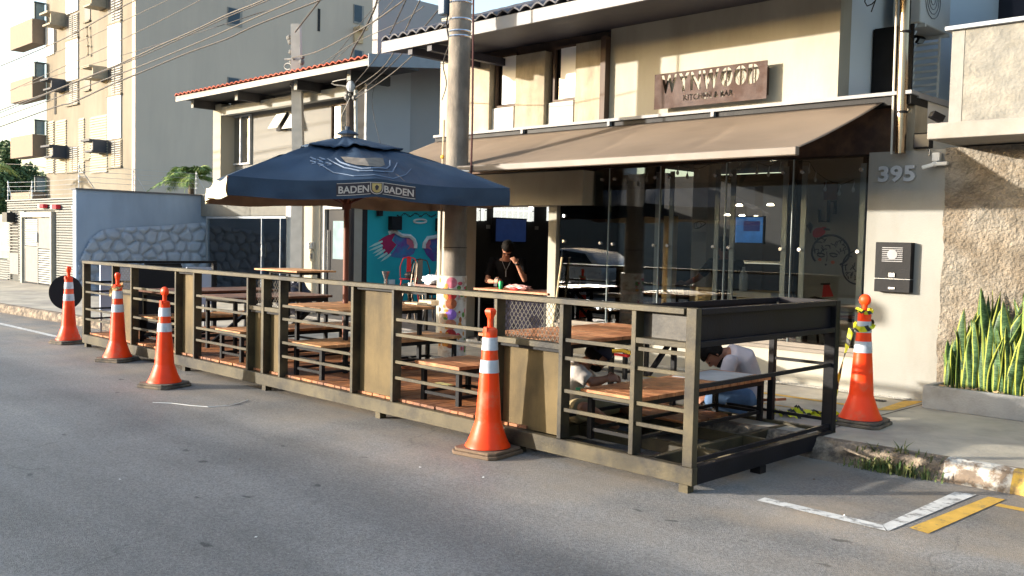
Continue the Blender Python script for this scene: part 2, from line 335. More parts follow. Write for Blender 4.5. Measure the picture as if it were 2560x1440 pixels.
# white string on the road
sp_ = [P(a, b, z=.006) for a, b in ((382, 1006), (430, 1008), (480, 1014), (520, 1017), (570, 1014), (600, 1006), (619, 1000))]
st = MB().tube([Vector((p.x, p.y, .006)) for p in sp_], .0035, 5)
tag(st.build('loose_string', whitep, org=sp_[0]), 'thin white string lying in a curve on the road before the third cone', 'string')
# ---------------------------------------------------------------- restaurant
FY = 9.35
stucco = mat('cream_stucco', (.39, .365, .305), .9, var=.07, scale=1.5, col2=(.33, .305, .25), mixscale=1.4, streak=4, bump=.12, bscale=90)
rawc = mat('raw_concrete', (.38, .33, .25), .85, var=.14, scale=4, col2=(.25, .215, .16), mixscale=2.4, streak=3, bump=.15, bscale=50)
brown = mat('dark_brown_paint', (.085, .055, .042), .6, var=.15)
grayw = mat('grey_wall_paint', (.33, .33, .33), .85, var=.05, scale=1)
pale = mat('pale_wall_paint', (.60, .58, .55), .85, var=.05, scale=1)
rusty = mat('rusty_brown_wall', (.10, .06, .04), .8, var=.3, scale=6, col2=(.055, .035, .03), mixscale=4)
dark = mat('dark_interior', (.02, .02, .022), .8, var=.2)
rb = thing('restaurant_building', 'cream two storey restaurant with glass front and tiled grey roof', 'restaurant', (-7.5, 9.35, .15))
XW0, XW1, XB = -10.85, -4.6, -3.79      # left end, upper wall right corner, ground floor right corner
def px_x(px, py, y): return P(px, py, y=y).x
# upper storey
xf_ = -7.66                              # brown frame
m = MB(); m.box(xf_+.03, XW1, FY, FY+.25, 3.14, 4.9); m.build('upper_wall', stucco, rb)
MB().box(XW1-.02, XW1, FY+.251, 20, 3.0, 5.6).box(XW1-.25, XW1-.021, FY+.251, 20, 3.0, 5.6).build('side_wall', mat('side_wall_paint', (.56, .61, .66), .85, var=.04, scale=.7), rb)
MB().box(xf_-.05, xf_+.03, FY-.10, FY+.4, 3.16, 4.20).build('frame_post', brown, rb)
MB().box(XW0, xf_-.05, FY+.12, FY+.5, 3.14, 4.9).build('recess_wall', brown, rb)
MB().box(XW0-.02, XW0+.5, FY-.02, FY+.29, .15, 4.9).build('end_wall', stucco, rb)
for a, b, t in ((1150, 1223, 152), (1287, 1360, 128), (1436, 1515, 98)):
    x0, x1 = px_x(a, 250, FY-.03), px_x(b, 250, FY-.03); zt = P(b, t, y=FY).z
    MB().box(max(x0, XW0+.49), min(x1, xf_-.055), FY-.03, FY+.115, 3.16, zt).build('concrete_panel', rawc, rb, bevel=.006)
gsky = glass_mat('window_glass', (.35, .38, .4), 3.2)
sky_sheet = mat('sky_sheet_white', (.80, .80, .80), .7, var=.03)
for a, b, t, bo in ((1240, 1287, 133, 265), (1384, 1436, 110, 250)):
    x0, x1 = px_x(a, 200, FY+.07), px_x(b+3, 200, FY+.07); z0, z1 = P(b, bo, y=FY+.07).z, P(b, t, y=FY+.07).z
    w = MB().box(x0, x1, FY+.06, FY+.10, z0, z0+.03).box(x0, x1, FY+.06, FY+.10, z1-.03, z1).box(x0, x0+.03, FY+.06, FY+.10, z0+.03, z1-.03).build('window', brown, rb)
    MB().box(x0+.31*(x1-x0), x1, FY+.075, FY+.08, z0+.04, z1-.03).build('sky_sheet', sky_sheet, w)  # white sheet before the pane, the sky's reflection put into its colour
    MB().box(x0+.03, x1, FY+.105, FY+.11, z0+.04, z1-.03).build('pane', gsky, w)
    MB().box(x0-.05, x1, FY+.03, FY+.119, 3.16, z0-.01).build('window_apron', mat('pale_render', (.50, .48, .44), .85), rb)
# roof
EY, EZ = 8.05, 4.155
xl, xr = px_x(960, 130, EY), -3.2
whf = mat('white_fascia', (.26, .26, .27), .7, var=.08)
tilem = mat('grey_roof_tile', (.10, .10, .115), .8, var=.25, scale=8)
def tile_roof(parent, x0, x1, y0, y1, z0, slope, m, pitch=.21, amp=.035, nm='roof'):
    t = MB(); n = int((x1-x0)/pitch*6)
    t.grid(lambda u, v: Vector((x0+(x1-x0)*u, y0+(y1-y0)*v, z0+(y1-y0)*v*slope+amp*abs(sin(pi*(x1-x0)*u/pitch))+.012*((v*12) % 1 < .5))), n, 24)
    return t.build(nm, m, parent, solid=.02)
f = MB().box(xl, xr, EY-.03, EY, EZ, EZ+.15); fo = f.build('fascia', whf, rb)
MB().prism([(xl, EY+.001, EZ+.02), (xl, FY+.3, EZ+.17), (xl, FY+.3, EZ+.21), (xl, EY+.001, EZ+.06)], (xr-xl, 0, 0)).build('soffit', mat('navy_soffit', (.035, .035, .05), .6), rb)
MB().prism([(xl, EY-.02, EZ+.15), (xl, 14.0, EZ+2.35), (xl, 14.0, EZ+2.2), (xl, EY-.02, EZ+.0)], (-.03, 0, 0)).build('verge_board', whf, rb)
ro = tile_roof(rb, xl, xr, EY-.06, 14, EZ+.16, .36, tilem, .19, .05)
for x in (xl+.5, xl+.9): MB().box(x, x+.09, EY+.02, FY+.2, EZ-.08, EZ+.018).build('rafter', mat('navy_soffit', (.035, .035, .05), .6), rb)
# ledge and awning box
MB().box(XW0, XB+.02, FY-.16, FY+.02, 3.12, 3.155).box(XB, XB+.02, FY+.021, 20, 3.10, 3.155).build('ledge', whf, rb)
MB().box(XW0, XB, FY-.12, FY+.3, 3.03, 3.118).build('awning_box', black, rb)
MB().box(XW0+.5, XB-.02, FY+.06, FY+.3, 2.575, 3.028).build('header_wall', rusty, rb)
MB().box(XB-.1, XB, FY+.0, FY+.3, 2.57, 3.028).build('header_post', rawc, rb)
MB().box(XB-.15, XB, FY+.301, 20, .15, 3.10).build('ground_side_wall', pale, rb)
MB().box(XW0+.5, XW1-.3, FY+.3, 16, 3.0, 3.04).build('ceiling', mat('ceiling_paint', (.12, .12, .12), .9), rb)
# lintel, column
MB().box(-10.35, px_x(1457, 470, FY-.2), FY-.2, FY+.25, 2.095, 2.53).build('lintel', stucco, rb)
MB().box(-8.60, -8.46, FY-.02, FY+.2, .15, 2.103).build('column', stucco, rb)
# base wall under the glass, with stone sill
bw = MB().box(-8.458, -4.225, FY+.0, FY+.16, .15, .50); bw.build('base_wall', stucco, rb)
MB().box(-8.458, -4.225, FY-.03, FY+.2, .502, .54).box(-8.458, -4.225, FY+.02, FY+.2, .541, .59).build('sill', mat('sill_stone', (.20, .17, .14), .7), rb)
# number wall
MB().box(-4.22, -3.44, FY-.03, FY+.22, .15, 2.585).build('gate_wall', mat('beige_gate_wall', (.275, .268, .245), .9, var=.08, scale=1.2, col2=(.225, .215, .19), mixscale=1.2, streak=3, bump=.15, bscale=80), rb)
# glass front
gf = glass_mat('front_glass', (.86, .87, .86), 1.7, 1.6)
edge = mat('glass_edge_seal', (.40, .45, .45), .3, var=.05)
seams = [1397, 1519, 1646, 1810, 1977, 2176]
for i in range(5):
    x0 = px_x(seams[i], 620, FY)+.008; x1 = px_x(seams[i+1], 620, FY)-.008; zt = 2.555
    g = MB()
    if i == 0: g.box(x0, px_x(1455, 500, FY), FY+.005, FY+.015, .592, 2.10).box(px_x(1455, 500, FY)+.001, x1, FY+.005, FY+.015, .592, zt)
    else: g.box(x0, x1, FY+.005, FY+.015, .592, zt)
    go = g.build('glass_panel', gf, rb)
    MB().box(x1, x1+.005, FY, FY+.02, .592, zt).build('glass_edge', edge, go)
bolts = [(1409, 603), (1500, 608), (1531, 610), (1633, 613), (1668, 614), (1782, 617), (1821, 619), (1951, 623), (1998, 624), (2144, 629)]
fin = mat('pale_steel_fin', (.42, .45, .44), .4, .2, var=.06)
for i, (a, b) in enumerate(bolts):
    p = P(a, b, y=FY); zt = 2.54 if i else 2.08
    MB().box(p.x-.03, p.x+.03, FY+.06, FY+.075, .60, zt-.05).build('fin', fin, rb)
    for z in (p.z, zt-.12, .78):
        MB().lathe([(.019, -.012), (.022, -.004), (.016, .055)], (p.x, FY, z), 10, axis='y').build('glass_bolt', chrome, rb)
for a, b, yy in ((1606, 1646, .45), (1962, 1988, .3), (2150, 2172, .35), (1455, 1466, .3)):
    x0, x1 = px_x(a, 600, FY+yy), px_x(b, 600, FY+yy); MB().box(x0, x1, FY+yy, FY+yy+.1, .18, 3.0).build('inner_post', black, rb)
# interior
fl = MB().box(-15.2, XB-.16, FY+.161, 16, .10, .172); fl.build('floor', mat('dark_floor_tile', (.10, .09, .085), .5, var=.2), rb)
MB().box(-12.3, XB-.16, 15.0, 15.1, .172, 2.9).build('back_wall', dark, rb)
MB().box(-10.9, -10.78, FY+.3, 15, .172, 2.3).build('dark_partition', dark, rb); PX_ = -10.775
mw = MB().box(px_x(1985, 600, 11.2), px_x(2300, 600, 11.2), 11.2, 11.3, .172, 2.98).build('mural_wall', mat('mural_wall_paint', (.36, .33, .28), .9, var=.05), rb)
# ink mural: face with round curly hair, red bird, red dress
ink = mat('mural_ink', (.03, .03, .035), .8); red = mat('mural_red', (.55, .03, .04), .8); org_ = mat('mural_orange', (.60, .13, .05), .8)
MY = 11.196
def mp(px, py): p = P(px, py, y=MY); return Vector((p.x, MY, p.z))
def c6(u, v): return (1380+u/2.77, 380+v/2.77)
def line(mb, pts, r=.006): mb.tube([mp(*c6(*p)) for p in pts], r*1.7, 5)
li = MB()
line(li, [(1930+130*cos(t), 700-125*sin(t)*(1 if sin(t) > 0 else .75)) for t in [radians(a) for a in range(-60, 221, 12)]], .008)
line(li, [(2110+100*cos(t), 800-115*sin(t)) for t in [radians(a) for a in range(60, 300, 15)]], .006)
random.seed(5)
for k in range(46):
    a = random.uniform(0, pi); r = random.uniform(40, 105); u, v = 1930+r*cos(a)*1.15, 690-r*sin(a)
    if k > 28: a = random.uniform(pi*.6, pi*1.5); r = random.uniform(20, 90); u, v = 2110+r*cos(a), 800-r*sin(a)
    d = random.uniform(0, 2*pi); line(li, [(u+14*t*cos(d)+6*sin(t*2), v+14*t*sin(d)+6*t*t) for t in (-1, -.4, .3, 1)], .0035)
for u in (1863, 1950):
    line(li, [(u-28, 706), (u-12, 700), (u+8, 702), (u+28, 712)], .006); line(li, [(u-24, 716), (u, 726), (u+24, 722)], .005)
line(li, [(1903, 690), (1905, 730), (1902, 758)], .003)
li.prism([mp(*c6(1888, 775)), mp(*c6(1905, 775)), mp(*c6(1896, 790))], (0, -.004, 0))
line(li, [(1885, 535), (1925, 538)], .008)
for k in range(7): line(li, [(1790, 560), (1765+k*7, 480+abs(k-3)*9)], .0035)
line(li, [(1820, 592), (1825, 610)], .004); line(li, [(1835, 592), (1842, 608)], .004)
line(li, [(1862, 913), (1925, 913)], .008)
li.build('mural_drawing', ink, rb)
MB().prism([mp(*c6(1840+45*cos(t)*(1+.2*cos(t)), 558+34*sin(t)-8*cos(t))) for t in [radians(a) for a in range(0, 360, 20)]], (0, -.003, 0)).prism([mp(*c6(1883+20*cos(t), 532+14*sin(t))) for t in [radians(a) for a in range(0, 360, 30)]], (0, -.002, 0)).prism([mp(*c6(*q)) for q in ((1880, 918), (1920, 918), (1950, 1000), (1870, 1005))], (0, -.003, 0)).build('mural_bird_and_dress', red, rb)
MB().prism([mp(*c6(1855+12*cos(t), 744+11*sin(t))) for t in [radians(a) for a in range(0, 360, 30)]], (0, -.003, 0)).prism([mp(*c6(1945+13*cos(t), 764+12*sin(t))) for t in [radians(a) for a in range(0, 360, 30)]], (0, -.003, 0)).build('mural_cheeks', org_, rb)
# pipes and rust plate over the mural
pp = MB(); pp.tube([mp(*c6(1865, 400))-Vector((0, .05, 0)), mp(*c6(1865, 480))-Vector((0, .05, 0)), mp(*c6(1925, 485))-Vector((0, .05, 0)), mp(*c6(1930, 340))-Vector((0, .05, 0)), mp(*c6(1975, 345))-Vector((0, .05, 0)), mp(*c6(1972, 430))-Vector((0, .05, 0))], .022, 8)
pp.build('pipe_lamp', black, rb)
MB().prism([mp(*c6(*q)) for q in ((1888, 212), (1982, 212), (1980, 332), (1885, 332))], (0, -.02, 0)).build('rust_plate', mat('rust_plate_paint', (.16, .06, .03), .8), rb)
# inner pillar, posters, bar counter in the sun
ipx = px_x(1728, 620, 10.9), px_x(1766, 620, 10.9)
MB().box(ipx[0], ipx[1], 10.9, 11.2, .172, 3.0).build('inner_pillar', pale, rb)
creamin = mat('cream_counter_paint', (.60, .47, .25), .8)
x0, x1 = px_x(1722, 800, 10.8), px_x(1800, 800, 10.8); MB().box(x0, x1, 10.8, 11.0, .172, 1.05).build('counter', creamin, rb)
x0, x1 = px_x(1838, 840, 10.4), px_x(1922, 840, 10.4); MB().box(x0, x1, 10.4, 10.9, .172, .98).box(x0-.05, x1+.03, 10.36, 10.95, .985, 1.05).build('serving_counter', creamin, rb)
x0, x1 = px_x(1663, 700, 10.6), px_x(1680, 700, 10.6); MB().box(x0-.1, x1, 10.6, 10.7, .172, 2.0).build('inner_jamb', creamin, rb)
MB().box(px_x(1820, 600, 12.4), px_x(1990, 600, 12.4), 12.38, 12.42, 1.36, 1.40).build('bar_shelf', fin, rb)
# glass block band at the top of the dark room
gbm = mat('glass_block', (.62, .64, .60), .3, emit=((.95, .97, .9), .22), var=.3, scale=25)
for a, b in ((1171, 1196), (1203, 1212), (1234, 1330), (1367, 1374)):
    y0_, y1_ = P(a, 530, x=PX_).y, P(b, 530, x=PX_).y; gb = MB(); gb.box(PX_-.004, PX_+.002, y0_, y1_, P((a+b)/2, 552, x=PX_).z, P((a+b)/2, 500, x=PX_).z); n = max(1, round((y1_-y0_)/.13)); w = (y1_-y0_)/n; zl, zh = P((a+b)/2, 552, x=PX_).z, P((a+b)/2, 500, x=PX_).z
    for k in range(n):
        for q_ in range(2): gb.box(PX_, PX_+.05, y0_+k*w+.006, y0_+(k+1)*w-.006, zl+(zh-zl)*q_/2+.006, zl+(zh-zl)*(q_+1)/2-.006)
    gb.build('glass_block_window', gbm, rb)
# posters
po = MB().box(px_x(1732, 560, 10.88), px_x(1763, 560, 10.88), 10.88, 10.885, P(1750, 578, y=10.88).z, P(1750, 546, y=10.88).z)
pt = po.build('poster', mat('poster_paper', (.62, .60, .56), .7), org=P(1748, 562, y=10.88)); tag(pt, 'white notice with a black emblem on the inner pillar behind the glass', 'poster')
em = MB(); c0 = P(1747, 562, y=10.876)
em.tube([c0+Vector((.09*cos(t)*(1+.2*cos(3*t)), 0, .045*sin(t)+.02*cos(t))) for t in [radians(a) for a in range(0, 361, 20)]], .006, 5); em.tube([c0+Vector((.04*cos(t), 0, .04*sin(t))) for t in [radians(a) for a in range(0, 361, 30)]], .004, 5)
em.build('emblem', ink, pt)
p2 = MB().box(px_x(1729, 590, 10.87), px_x(1764, 590, 10.87), 10.87, 10.875, P(1750, 604, y=10.87).z, P(1750, 579, y=10.87).z).build('poster', mat('poster_faded', (.45, .45, .45), .7), org=P(1748, 590, y=10.87))
tag(p2, 'faded grey notice below the emblem notice on the inner pillar', 'poster')
# televisions
tvs = mat('tv_picture', (.02, .05, .10), .25, emit=((.02, .10, .30), .9), var=.7, scale=3)
def tv(a, b, c, d, y, e, lab):
    p, q = P(a, d, y=y), P(b, c, y=y); t = thing('television', lab, 'television', ((p.x+q.x)/2, y, p.z))
    MB().box(p.x-.02, q.x+.02, y, y+.05, p.z-.02, q.z+.02).build('casing', black, t); MB().box(p.x, q.x, y-.004, y-.001, p.z, q.z).build('screen', e, t)
    s = MB(); w = q.x-p.x; h = q.z-p.z; s.box(p.x+.3*w, q.x-.1*w, y-.007, y-.005, p.z+.45*h, q.z-.15*h); s.build('picture', mat('tv_picture_dark', (.01, .02, .06), .3, emit=((.005, .01, .06), .4)), t)
tv(1838, 1908, 543, 606, 13.0, mat('tv_bright', (.02, .1, .3), .3, emit=((.012, .06, .17), .4), var=.6, scale=4), 'blue glowing television seen through the glass front')
ty0, ty1, tz0, tz1 = P(1237, 600, x=PX_+.1).y, P(1316, 600, x=PX_+.1).y, P(1276, 607, x=PX_+.1).z, P(1276, 545, x=PX_+.1).z
t = thing('television', 'dim blue television behind the standing man in the dark room', 'television', (PX_, (ty0+ty1)/2, tz0)); MB().box(PX_+.03, PX_+.10, ty0, ty1, tz0, tz1).build('casing', black, t); MB().box(PX_+.101, PX_+.104, ty0+.02, ty1-.02, tz0+.02, tz1-.02).build('screen', mat('tv_dim', (.01, .02, .05), .3, emit=((.003, .008, .03), .4), var=.5, scale=4), t)
for a_, b_ in ((1220, 567), (1341, 570)): q = P(a_, b_, x=PX_); MB().box(PX_, PX_+.01, q.y-.04, q.y+.04, q.z-.03, q.z+.03).build('wall_socket', mat('socket_grey', (.2, .2, .2), .6), rb)
# ceiling downlights
dl = mat('lamp_glow', (1, .9, .7), .5, emit=((1, .85, .6), 7))
for a, b, y in ((1848, 515, 12.5), (1926, 514, 12), (1818, 539, 13.6), (1855, 541, 13.4), (1890, 544, 13.2), (1992, 549, 12.6)):
    p = P(a, b, y=y); o = MB().lathe([(.045, 0), (.05, .01), (.03, .03)], (p.x, y, p.z), 12).build('ceiling_lamp', dl, org=p); tag(o, 'small lit ceiling lamp inside the restaurant', 'lamp', 'lit ceiling lamps inside the restaurant')
p = P(1327, 519, y=10.6); o = MB().ell(p, (.03, .03, .04)).build('bulb', dl, org=p); tag(o, 'single lit bulb hanging at the top of the dark opening', 'lamp')
# string of clear bulbs inside the glass
sl_ = thing('string_light', 'string of small clear bulbs hanging along the top inside the glass front', 'string lights', P(1800, 440, y=9.8))
bm_ = mat('clear_bulb', (.75, .75, .72), .2, var=.05)
BL = [(1549, 450), (1570, 455), (1595, 460), (1617, 450), (1694, 432), (1718, 441), (1746, 441), (1772, 434), (1849, 420), (1892, 430), (1921, 436), (1950, 425), (2022, 428), (2038, 450), (2063, 473), (2098, 484), (2133, 475), (1975, 425)]
for a, b in BL:
    p = P(a, b, y=9.75); MB().tube([p+Vector((.01, 0, .09)), p+Vector((.004, 0, .04))], .004, 5).ell(p, (.018, .018, .028), 8, 6).ell(p+Vector((0, 0, .03)), (.01, .01, .012), 8, 6).build('bulb', bm_, sl_)
MB().tube([P(a, b, y=9.75)+Vector((0, 0, .09+.02*(i % 2))) for i, (a, b) in enumerate(sorted(BL))], .003, 5).build('wire', black, sl_)
# ---------------------------------------------------------------- sign with cut-out lettering
c_ = Vector((-6.09, FY-.13, 3.42)); sw, sh = 1.49, .411
pl = MB().box(-sw/2, sw/2, -.004, .004, -sh/2, sh/2)
tx = MB(); _L = [text_mb(ch, .25, .03, .0115) for ch in 'WYNWOOD']; _W = [max(v.x for v in l.v)-min(v.x for v in l.v) for l in _L]; _k = (1.30-6*.018)/sum(_W); _x = -.65; STR = []
for ch, l, w in zip('WYNWOOD', _L, _W):
    mn = min(v.x for v in l.v); l.xf(Matrix.Translation((_x-mn*_k, 0, -.015))@Matrix.Diagonal((_k, 1, 1.1, 1))); tx.add(l.v, l.f)
    if ch in 'OD': STR.append(_x+w*_k*(.5 if ch == 'O' else .42))
    _x += w*_k+.018
t2 = text_mb('KITCHEN & BAR', .092, .03, .0022, 1.0); t2.xf(Matrix.Translation((.0, 0, -.135)))
me = pl.mesh('a', black); oa = bpy.data.objects.new('a', me); COL.objects.link(oa)
for k, tt in enumerate((tx, t2)):
    ob = bpy.data.objects.new('b%d' % k, tt.mesh('b', black)); COL.objects.link(ob); md = oa.modifiers.new('x', 'BOOLEAN'); md.object = ob; md.operation = 'DIFFERENCE'; md.solver = 'EXACT'; md.use_self = True
dg = bpy.context.evaluated_depsgraph_get(); mm = bpy.data.meshes.new_from_object(oa.evaluated_get(dg))
plate = MB(); plate.add([v.co.copy() for v in mm.vertices], [tuple(p.vertices) for p in mm.polygons])
for n_ in ('a', 'b0', 'b1'): bpy.data.objects.remove(bpy.data.objects[n_])
for x in STR: plate.box(x-.007, x+.007, -.003, .003, -.03, .19)
rust = mat('rusted_steel_plate', (.060, .037, .031), .85, 0, var=.2, scale=5, col2=(.10, .075, .07), mixscale=3, bump=.08, spec=.2)
sg = thing('sign_board', 'rusty steel sign with cut-out letters mounted on the cream upper wall', 'sign', c_)
plate.xf(Matrix.Translation(c_)).build('plate', rust, sg)
MB().box(c_.x-sw/2+.05, c_.x-sw/2+.08, FY-.123, FY, c_.z-.15, c_.z+.15).box(c_.x+sw/2-.08, c_.x+sw/2-.05, FY-.123, FY, c_.z-.15, c_.z+.15).build('bracket', brown, sg)
# ---------------------------------------------------------------- awning
aw = thing('awning', 'wide tan canvas awning pulled out over the restaurant front', 'awning', (-7.3, 9.2, 2.4))
cloth = mat('tan_canvas', (.235, .18, .135), .85, var=.08, scale=2, col2=(.195, .148, .11), mixscale=.8, streak=.3)
cnt = cloth.node_tree; tr_ = cnt.nodes.new('ShaderNodeBsdfTranslucent'); tr_.inputs[0].default_value = (.38, .28, .19, 1)
mxs = cnt.nodes.new('ShaderNodeMixShader'); mxs.inputs[0].default_value = .18; cnt.links.new(cnt.nodes['Principled BSDF'].outputs[0], mxs.inputs[1]); cnt.links.new(tr_.outputs[0], mxs.inputs[2]); cnt.links.new(mxs.outputs[0], cnt.nodes['Material Output'].inputs[0])
AX0, AX1, AY0, AZ0, AY1, AZ1 = -10.8, -4.06, 9.22, 3.06, 7.56, 2.475
def awf(u, v):
    x = AX0+(AX1-AX0)*u; s = .022*sin(pi*v)*(1+.6*sin(u*9)); s += .006*sin(u*40+v*5)*sin(pi*v)
    for k in (.2, .39, .58, .77): s += .012*math.exp(-((u-k-.05*v)/.012)**2)*sin(pi*v)
    return Vector((x-.0*v, AY0+(AY1-AY0)*v, AZ0+(AZ1-AZ0)*v-s))
MB().grid(awf, 120, 16).build('canvas', cloth, aw, smooth=2, solid=.004)
MB().box(AX0, AX1+.01, AY1-.05, AY1+.01, AZ1-.065, AZ1+.012).build('front_bar', mat('awning_bar_paint', (.13, .105, .085), .5, var=.05), aw, bevel=.008)
for xa in (-5.1, -6.9, -8.3, -9.6):
    a = MB(); k = Vector((xa+.75, 8.4, 2.70)); a.bar((xa, 9.25, 2.98), k, .05, .04); a.bar(k, (xa+.1, AY1+.03, AZ1-.03), .045, .035); a.build('folding_arm', black, aw)
for xa in (-9.0, -7.5, -6.0): MB().box(xa-.02, xa+.02, 9.18, 9.235, 3.065, 3.12).build('bracket', whf, aw)
# ---------------------------------------------------------------- things on the right-hand wall
num = thing('house_number', 'raised grey metal numerals 395 on the beige wall by the glass', 'house number', (-4.0, FY-.03, 2.3))
p = P(2238, 436, y=FY-.04); tn = text_mb('395', .205, .012, .007, 1.05)
n_ = P(2196, 436, y=FY-.05).x, P(2288, 436, y=FY-.05).x
ws = max(v.x for v in tn.v)-min(v.x for v in tn.v); mx_ = (max(v.x for v in tn.v)+min(v.x for v in tn.v))/2
tn.xf(Matrix.Translation(((n_[0]+n_[1])/2-mx_, FY-.045, P(2240, 452, y=FY-.05).z))@Matrix.Diagonal(((n_[1]-n_[0])/ws, 1, 1, 1)))
tn.build('numerals', mat('brushed_grey', (.42, .44, .47), .45, .2), num)
mbx = thing('meter_box', 'black metal intercom and letter box hung on the beige wall', 'letter box', (-3.95, FY-.03, 1.17))
a, b = P(2189, 605, y=FY-.12), P(2273, 733, y=FY-.12)
MB().box(a.x, b.x, FY-.115, FY-.031, b.z+.135, a.z).build('upper_box', black, mbx, bevel=.004)
MB().box(a.x, b.x, FY-.115, FY-.031, b.z, b.z+.128).build('letter_flap', black, mbx, bevel=.004)
gr = MB(); gx0, gx1, gz = a.x+.07, b.x-.08, a.z-.19
for k in range(8): gr.box(gx0, gx1, FY-.121, FY-.116, gz+k*.019, gz+k*.019+.007)
gr.lathe([(.05, -.006), (.052, 0)], ((gx0+gx1)/2, FY-.118, gz+.07), 20, axis='y'); gr.build('speaker_grille', mat('grey_metal', (.16, .16, .17), .4, .6), mbx)
MB().box((a.x+b.x)/2-.03, (a.x+b.x)/2+.03, FY-.128, FY-.116, b.z+.15, b.z+.19).build('button', chrome, mbx)
MB().box((a.x+b.x)/2-.03, (a.x+b.x)/2+.035, FY-.125, FY-.116, b.z+.03, b.z+.05).build('slot', chrome, mbx)
MB().box(a.x, b.x, FY-.117, FY-.06, b.z+.1285, b.z+.1345).build('trim', chrome, mbx)
# steel downpipe
dp = thing('downpipe', 'shiny dark steel pipe rising up the right side of the facade', 'pipe', P(2250, 383, y=9.22))
p0 = P(2250, 384, y=9.22); p1 = Vector((p0.x-.02, 9.22, 5.4)); MB().tube([p0, p1], .052, 16).build('pipe', mat('dark_polished_steel', (.28, .22, .16), .25, 1, var=.15, scale=3, bump=.1, bscale=6), dp, smooth=True)
for z in (2.95, 3.72, 4.15): MB().lathe([(.055, -.012), (.057, 0), (.055, .012)], (p0.x, 9.22, z), 16).build('joint_ring', black, dp)
MB().tube([p0+Vector((-.085, 0, 0)), p1+Vector((-.085, 0, 0))], .012, 8).build('thin_conduit', mat('conduit', (.5, .48, .42), .5), dp)
# air conditioners, shutters and lamps on the side wall
SX = XW1
acw = mat('aircon_case', (.62, .62, .60), .5, var=.05)
def aircon(y, z, s, lab):
    t = thing('air_conditioner', lab, 'air conditioner', (SX+.2, y, z))
    MB().box(SX+.12, SX+.42, y-.42*s, y+.42*s, z, z+.6*s).build('case', acw, t, bevel=.01)
    g = MB(); [g.tube([Vector((SX+.425, y-.1+cos(t_)*r, z+.3*s+sin(t_)*r)) for t_ in [radians(q) for q in range(0, 361, 24)]], .004, 4) for r in (.06, .11, .16, .21)]; g.build('fan_grille', mat('grey_metal', (.16, .16, .17), .4, .6), t)
    MB().box(SX+.0, SX+.45, y-.36*s, y-.32*s, z-.04, z-.002).box(SX+.0, SX+.45, y+.32*s, y+.36*s, z-.04, z-.002).build('bracket', acw, t)
aircon(10.75, 4.06, 1, 'white air conditioner unit on the side wall, the large one near the steel pipe')
aircon(13.9, 4.02, .8, 'small white air conditioner unit further back on the side wall, half hidden by the balcony')
def shutter(y, z0, z1, lab):
    t = thing('window_shutter', lab, 'shutter', (SX+.02, y, z0))
    MB().box(SX+.002, SX+.03, y-.02, y+.75, z0, z1).build('opening', dark, t)
    MB().box(SX+.03, SX+.45, y-.05, y-.02, z0, z1).build('leaf', black, t)
    l = MB(); n = 11; h = (z1-z0)/n
    for k in range(n): l.bar((SX+.44, y-.02, z0+h*(k+.5)), (SX+.44, y+.04, z0+h*(k+.5)+.05), .02, .012)
    l.build('leaf_fins', acw, t); l = MB()
    for k in range(n): l.box(SX+.06, SX+.40, y+.76, y+.78, z0+h*k, z0+h*k+.025)
    l.box(SX+.04, SX+.06, y+.76, y+.79, z0, z1).box(SX+.40, SX+.42, y+.76, y+.79, z0, z1); l.build('lattice', acw, t)
    return t
shutter(10.15, 3.16, 4.0, 'open black shutter beside a dark window on the side wall, nearest the steel pipe')
shutter(12.75, 3.16, 3.88, 'open black shutter further back on the side wall next to the balcony')
def spot(p, d, s, lab, m=black):
    t = thing('spotlight', lab, 'spotlight', p); p = Vector(p); d = Vector(d).normalized()
    MB().bar(p-d*s*.5, p+d*s*.5, s*.8, s*.55).build('housing', m, t, bevel=.004)
    MB().bar(p+d*s*.51, p+d*s*.53, s*.6, s*.4).build('lens', chrome, t); MB().tube([p-d*s*.3, p+Vector((-.0, .06, -s*.6))], .008, 6).build('arm', m, t)
    return t
q = P(2293, 95, x=SX+.12); spot(q, (.6, -.2, -.5), .14, 'small black spotlight on the pale side wall below the air conditioner')
q = P(2342, 292, y=9.4); spot(q, (-.6, -.6, .4), .12, 'black spotlight standing on the balcony edge')
fl_ = thing('floodlight', 'large square black floodlight beside the balcony slab', 'floodlight', P(2308, 378, y=9.3)); q = P(2308, 352, y=9.3)
MB().bar(q+Vector((0, -.03, 0)), q+Vector((0, .04, 0)), .165, .15).build('housing', black, fl_, bevel=.005); MB().bar(q+Vector((0, -.04, 0)), q+Vector((0, -.031, 0)), .14, .12).build('lens', mat('dark_glass', (.03, .035, .05), .15), fl_)
MB().tube([q+Vector((.06, .02, -.02)), q+Vector((.06, .0, -.14))], .006, 6).build('bracket', chrome, fl_)
cm = thing('security_camera', 'white twin security cameras on a small white box above the number', 'security camera', P(2335, 405, y=9.28)); q = P(2342, 395, y=9.28)
MB().box(q.x-.035, q.x+.035, 9.25, 9.32, q.z-.03, q.z+.05).build('junction_box', whitep, cm, bevel=.004)
q2 = P(2337, 410, y=9.26); MB().ell(q2, (.032, .03, .025)).build('mount', whitep, cm, smooth=True)
for d in ((-.10, -.05, -.035), (.13, -.03, .0)): MB().bar(q2, q2+Vector(d), .035, .035).build('camera_tube', whitep, cm, bevel=.006)
MB().tube([P(2190, 0, y=9.0), P(2180, 10, y=9.0), P(2168, 15, y=9.0), P(2162, 5, y=9), P(2164, -10, y=9)], .006, 6).tube([P(2178, 30, y=9.0), P(2192, -8, y=9)], .006, 6).build('hanging_cable', black, rb)
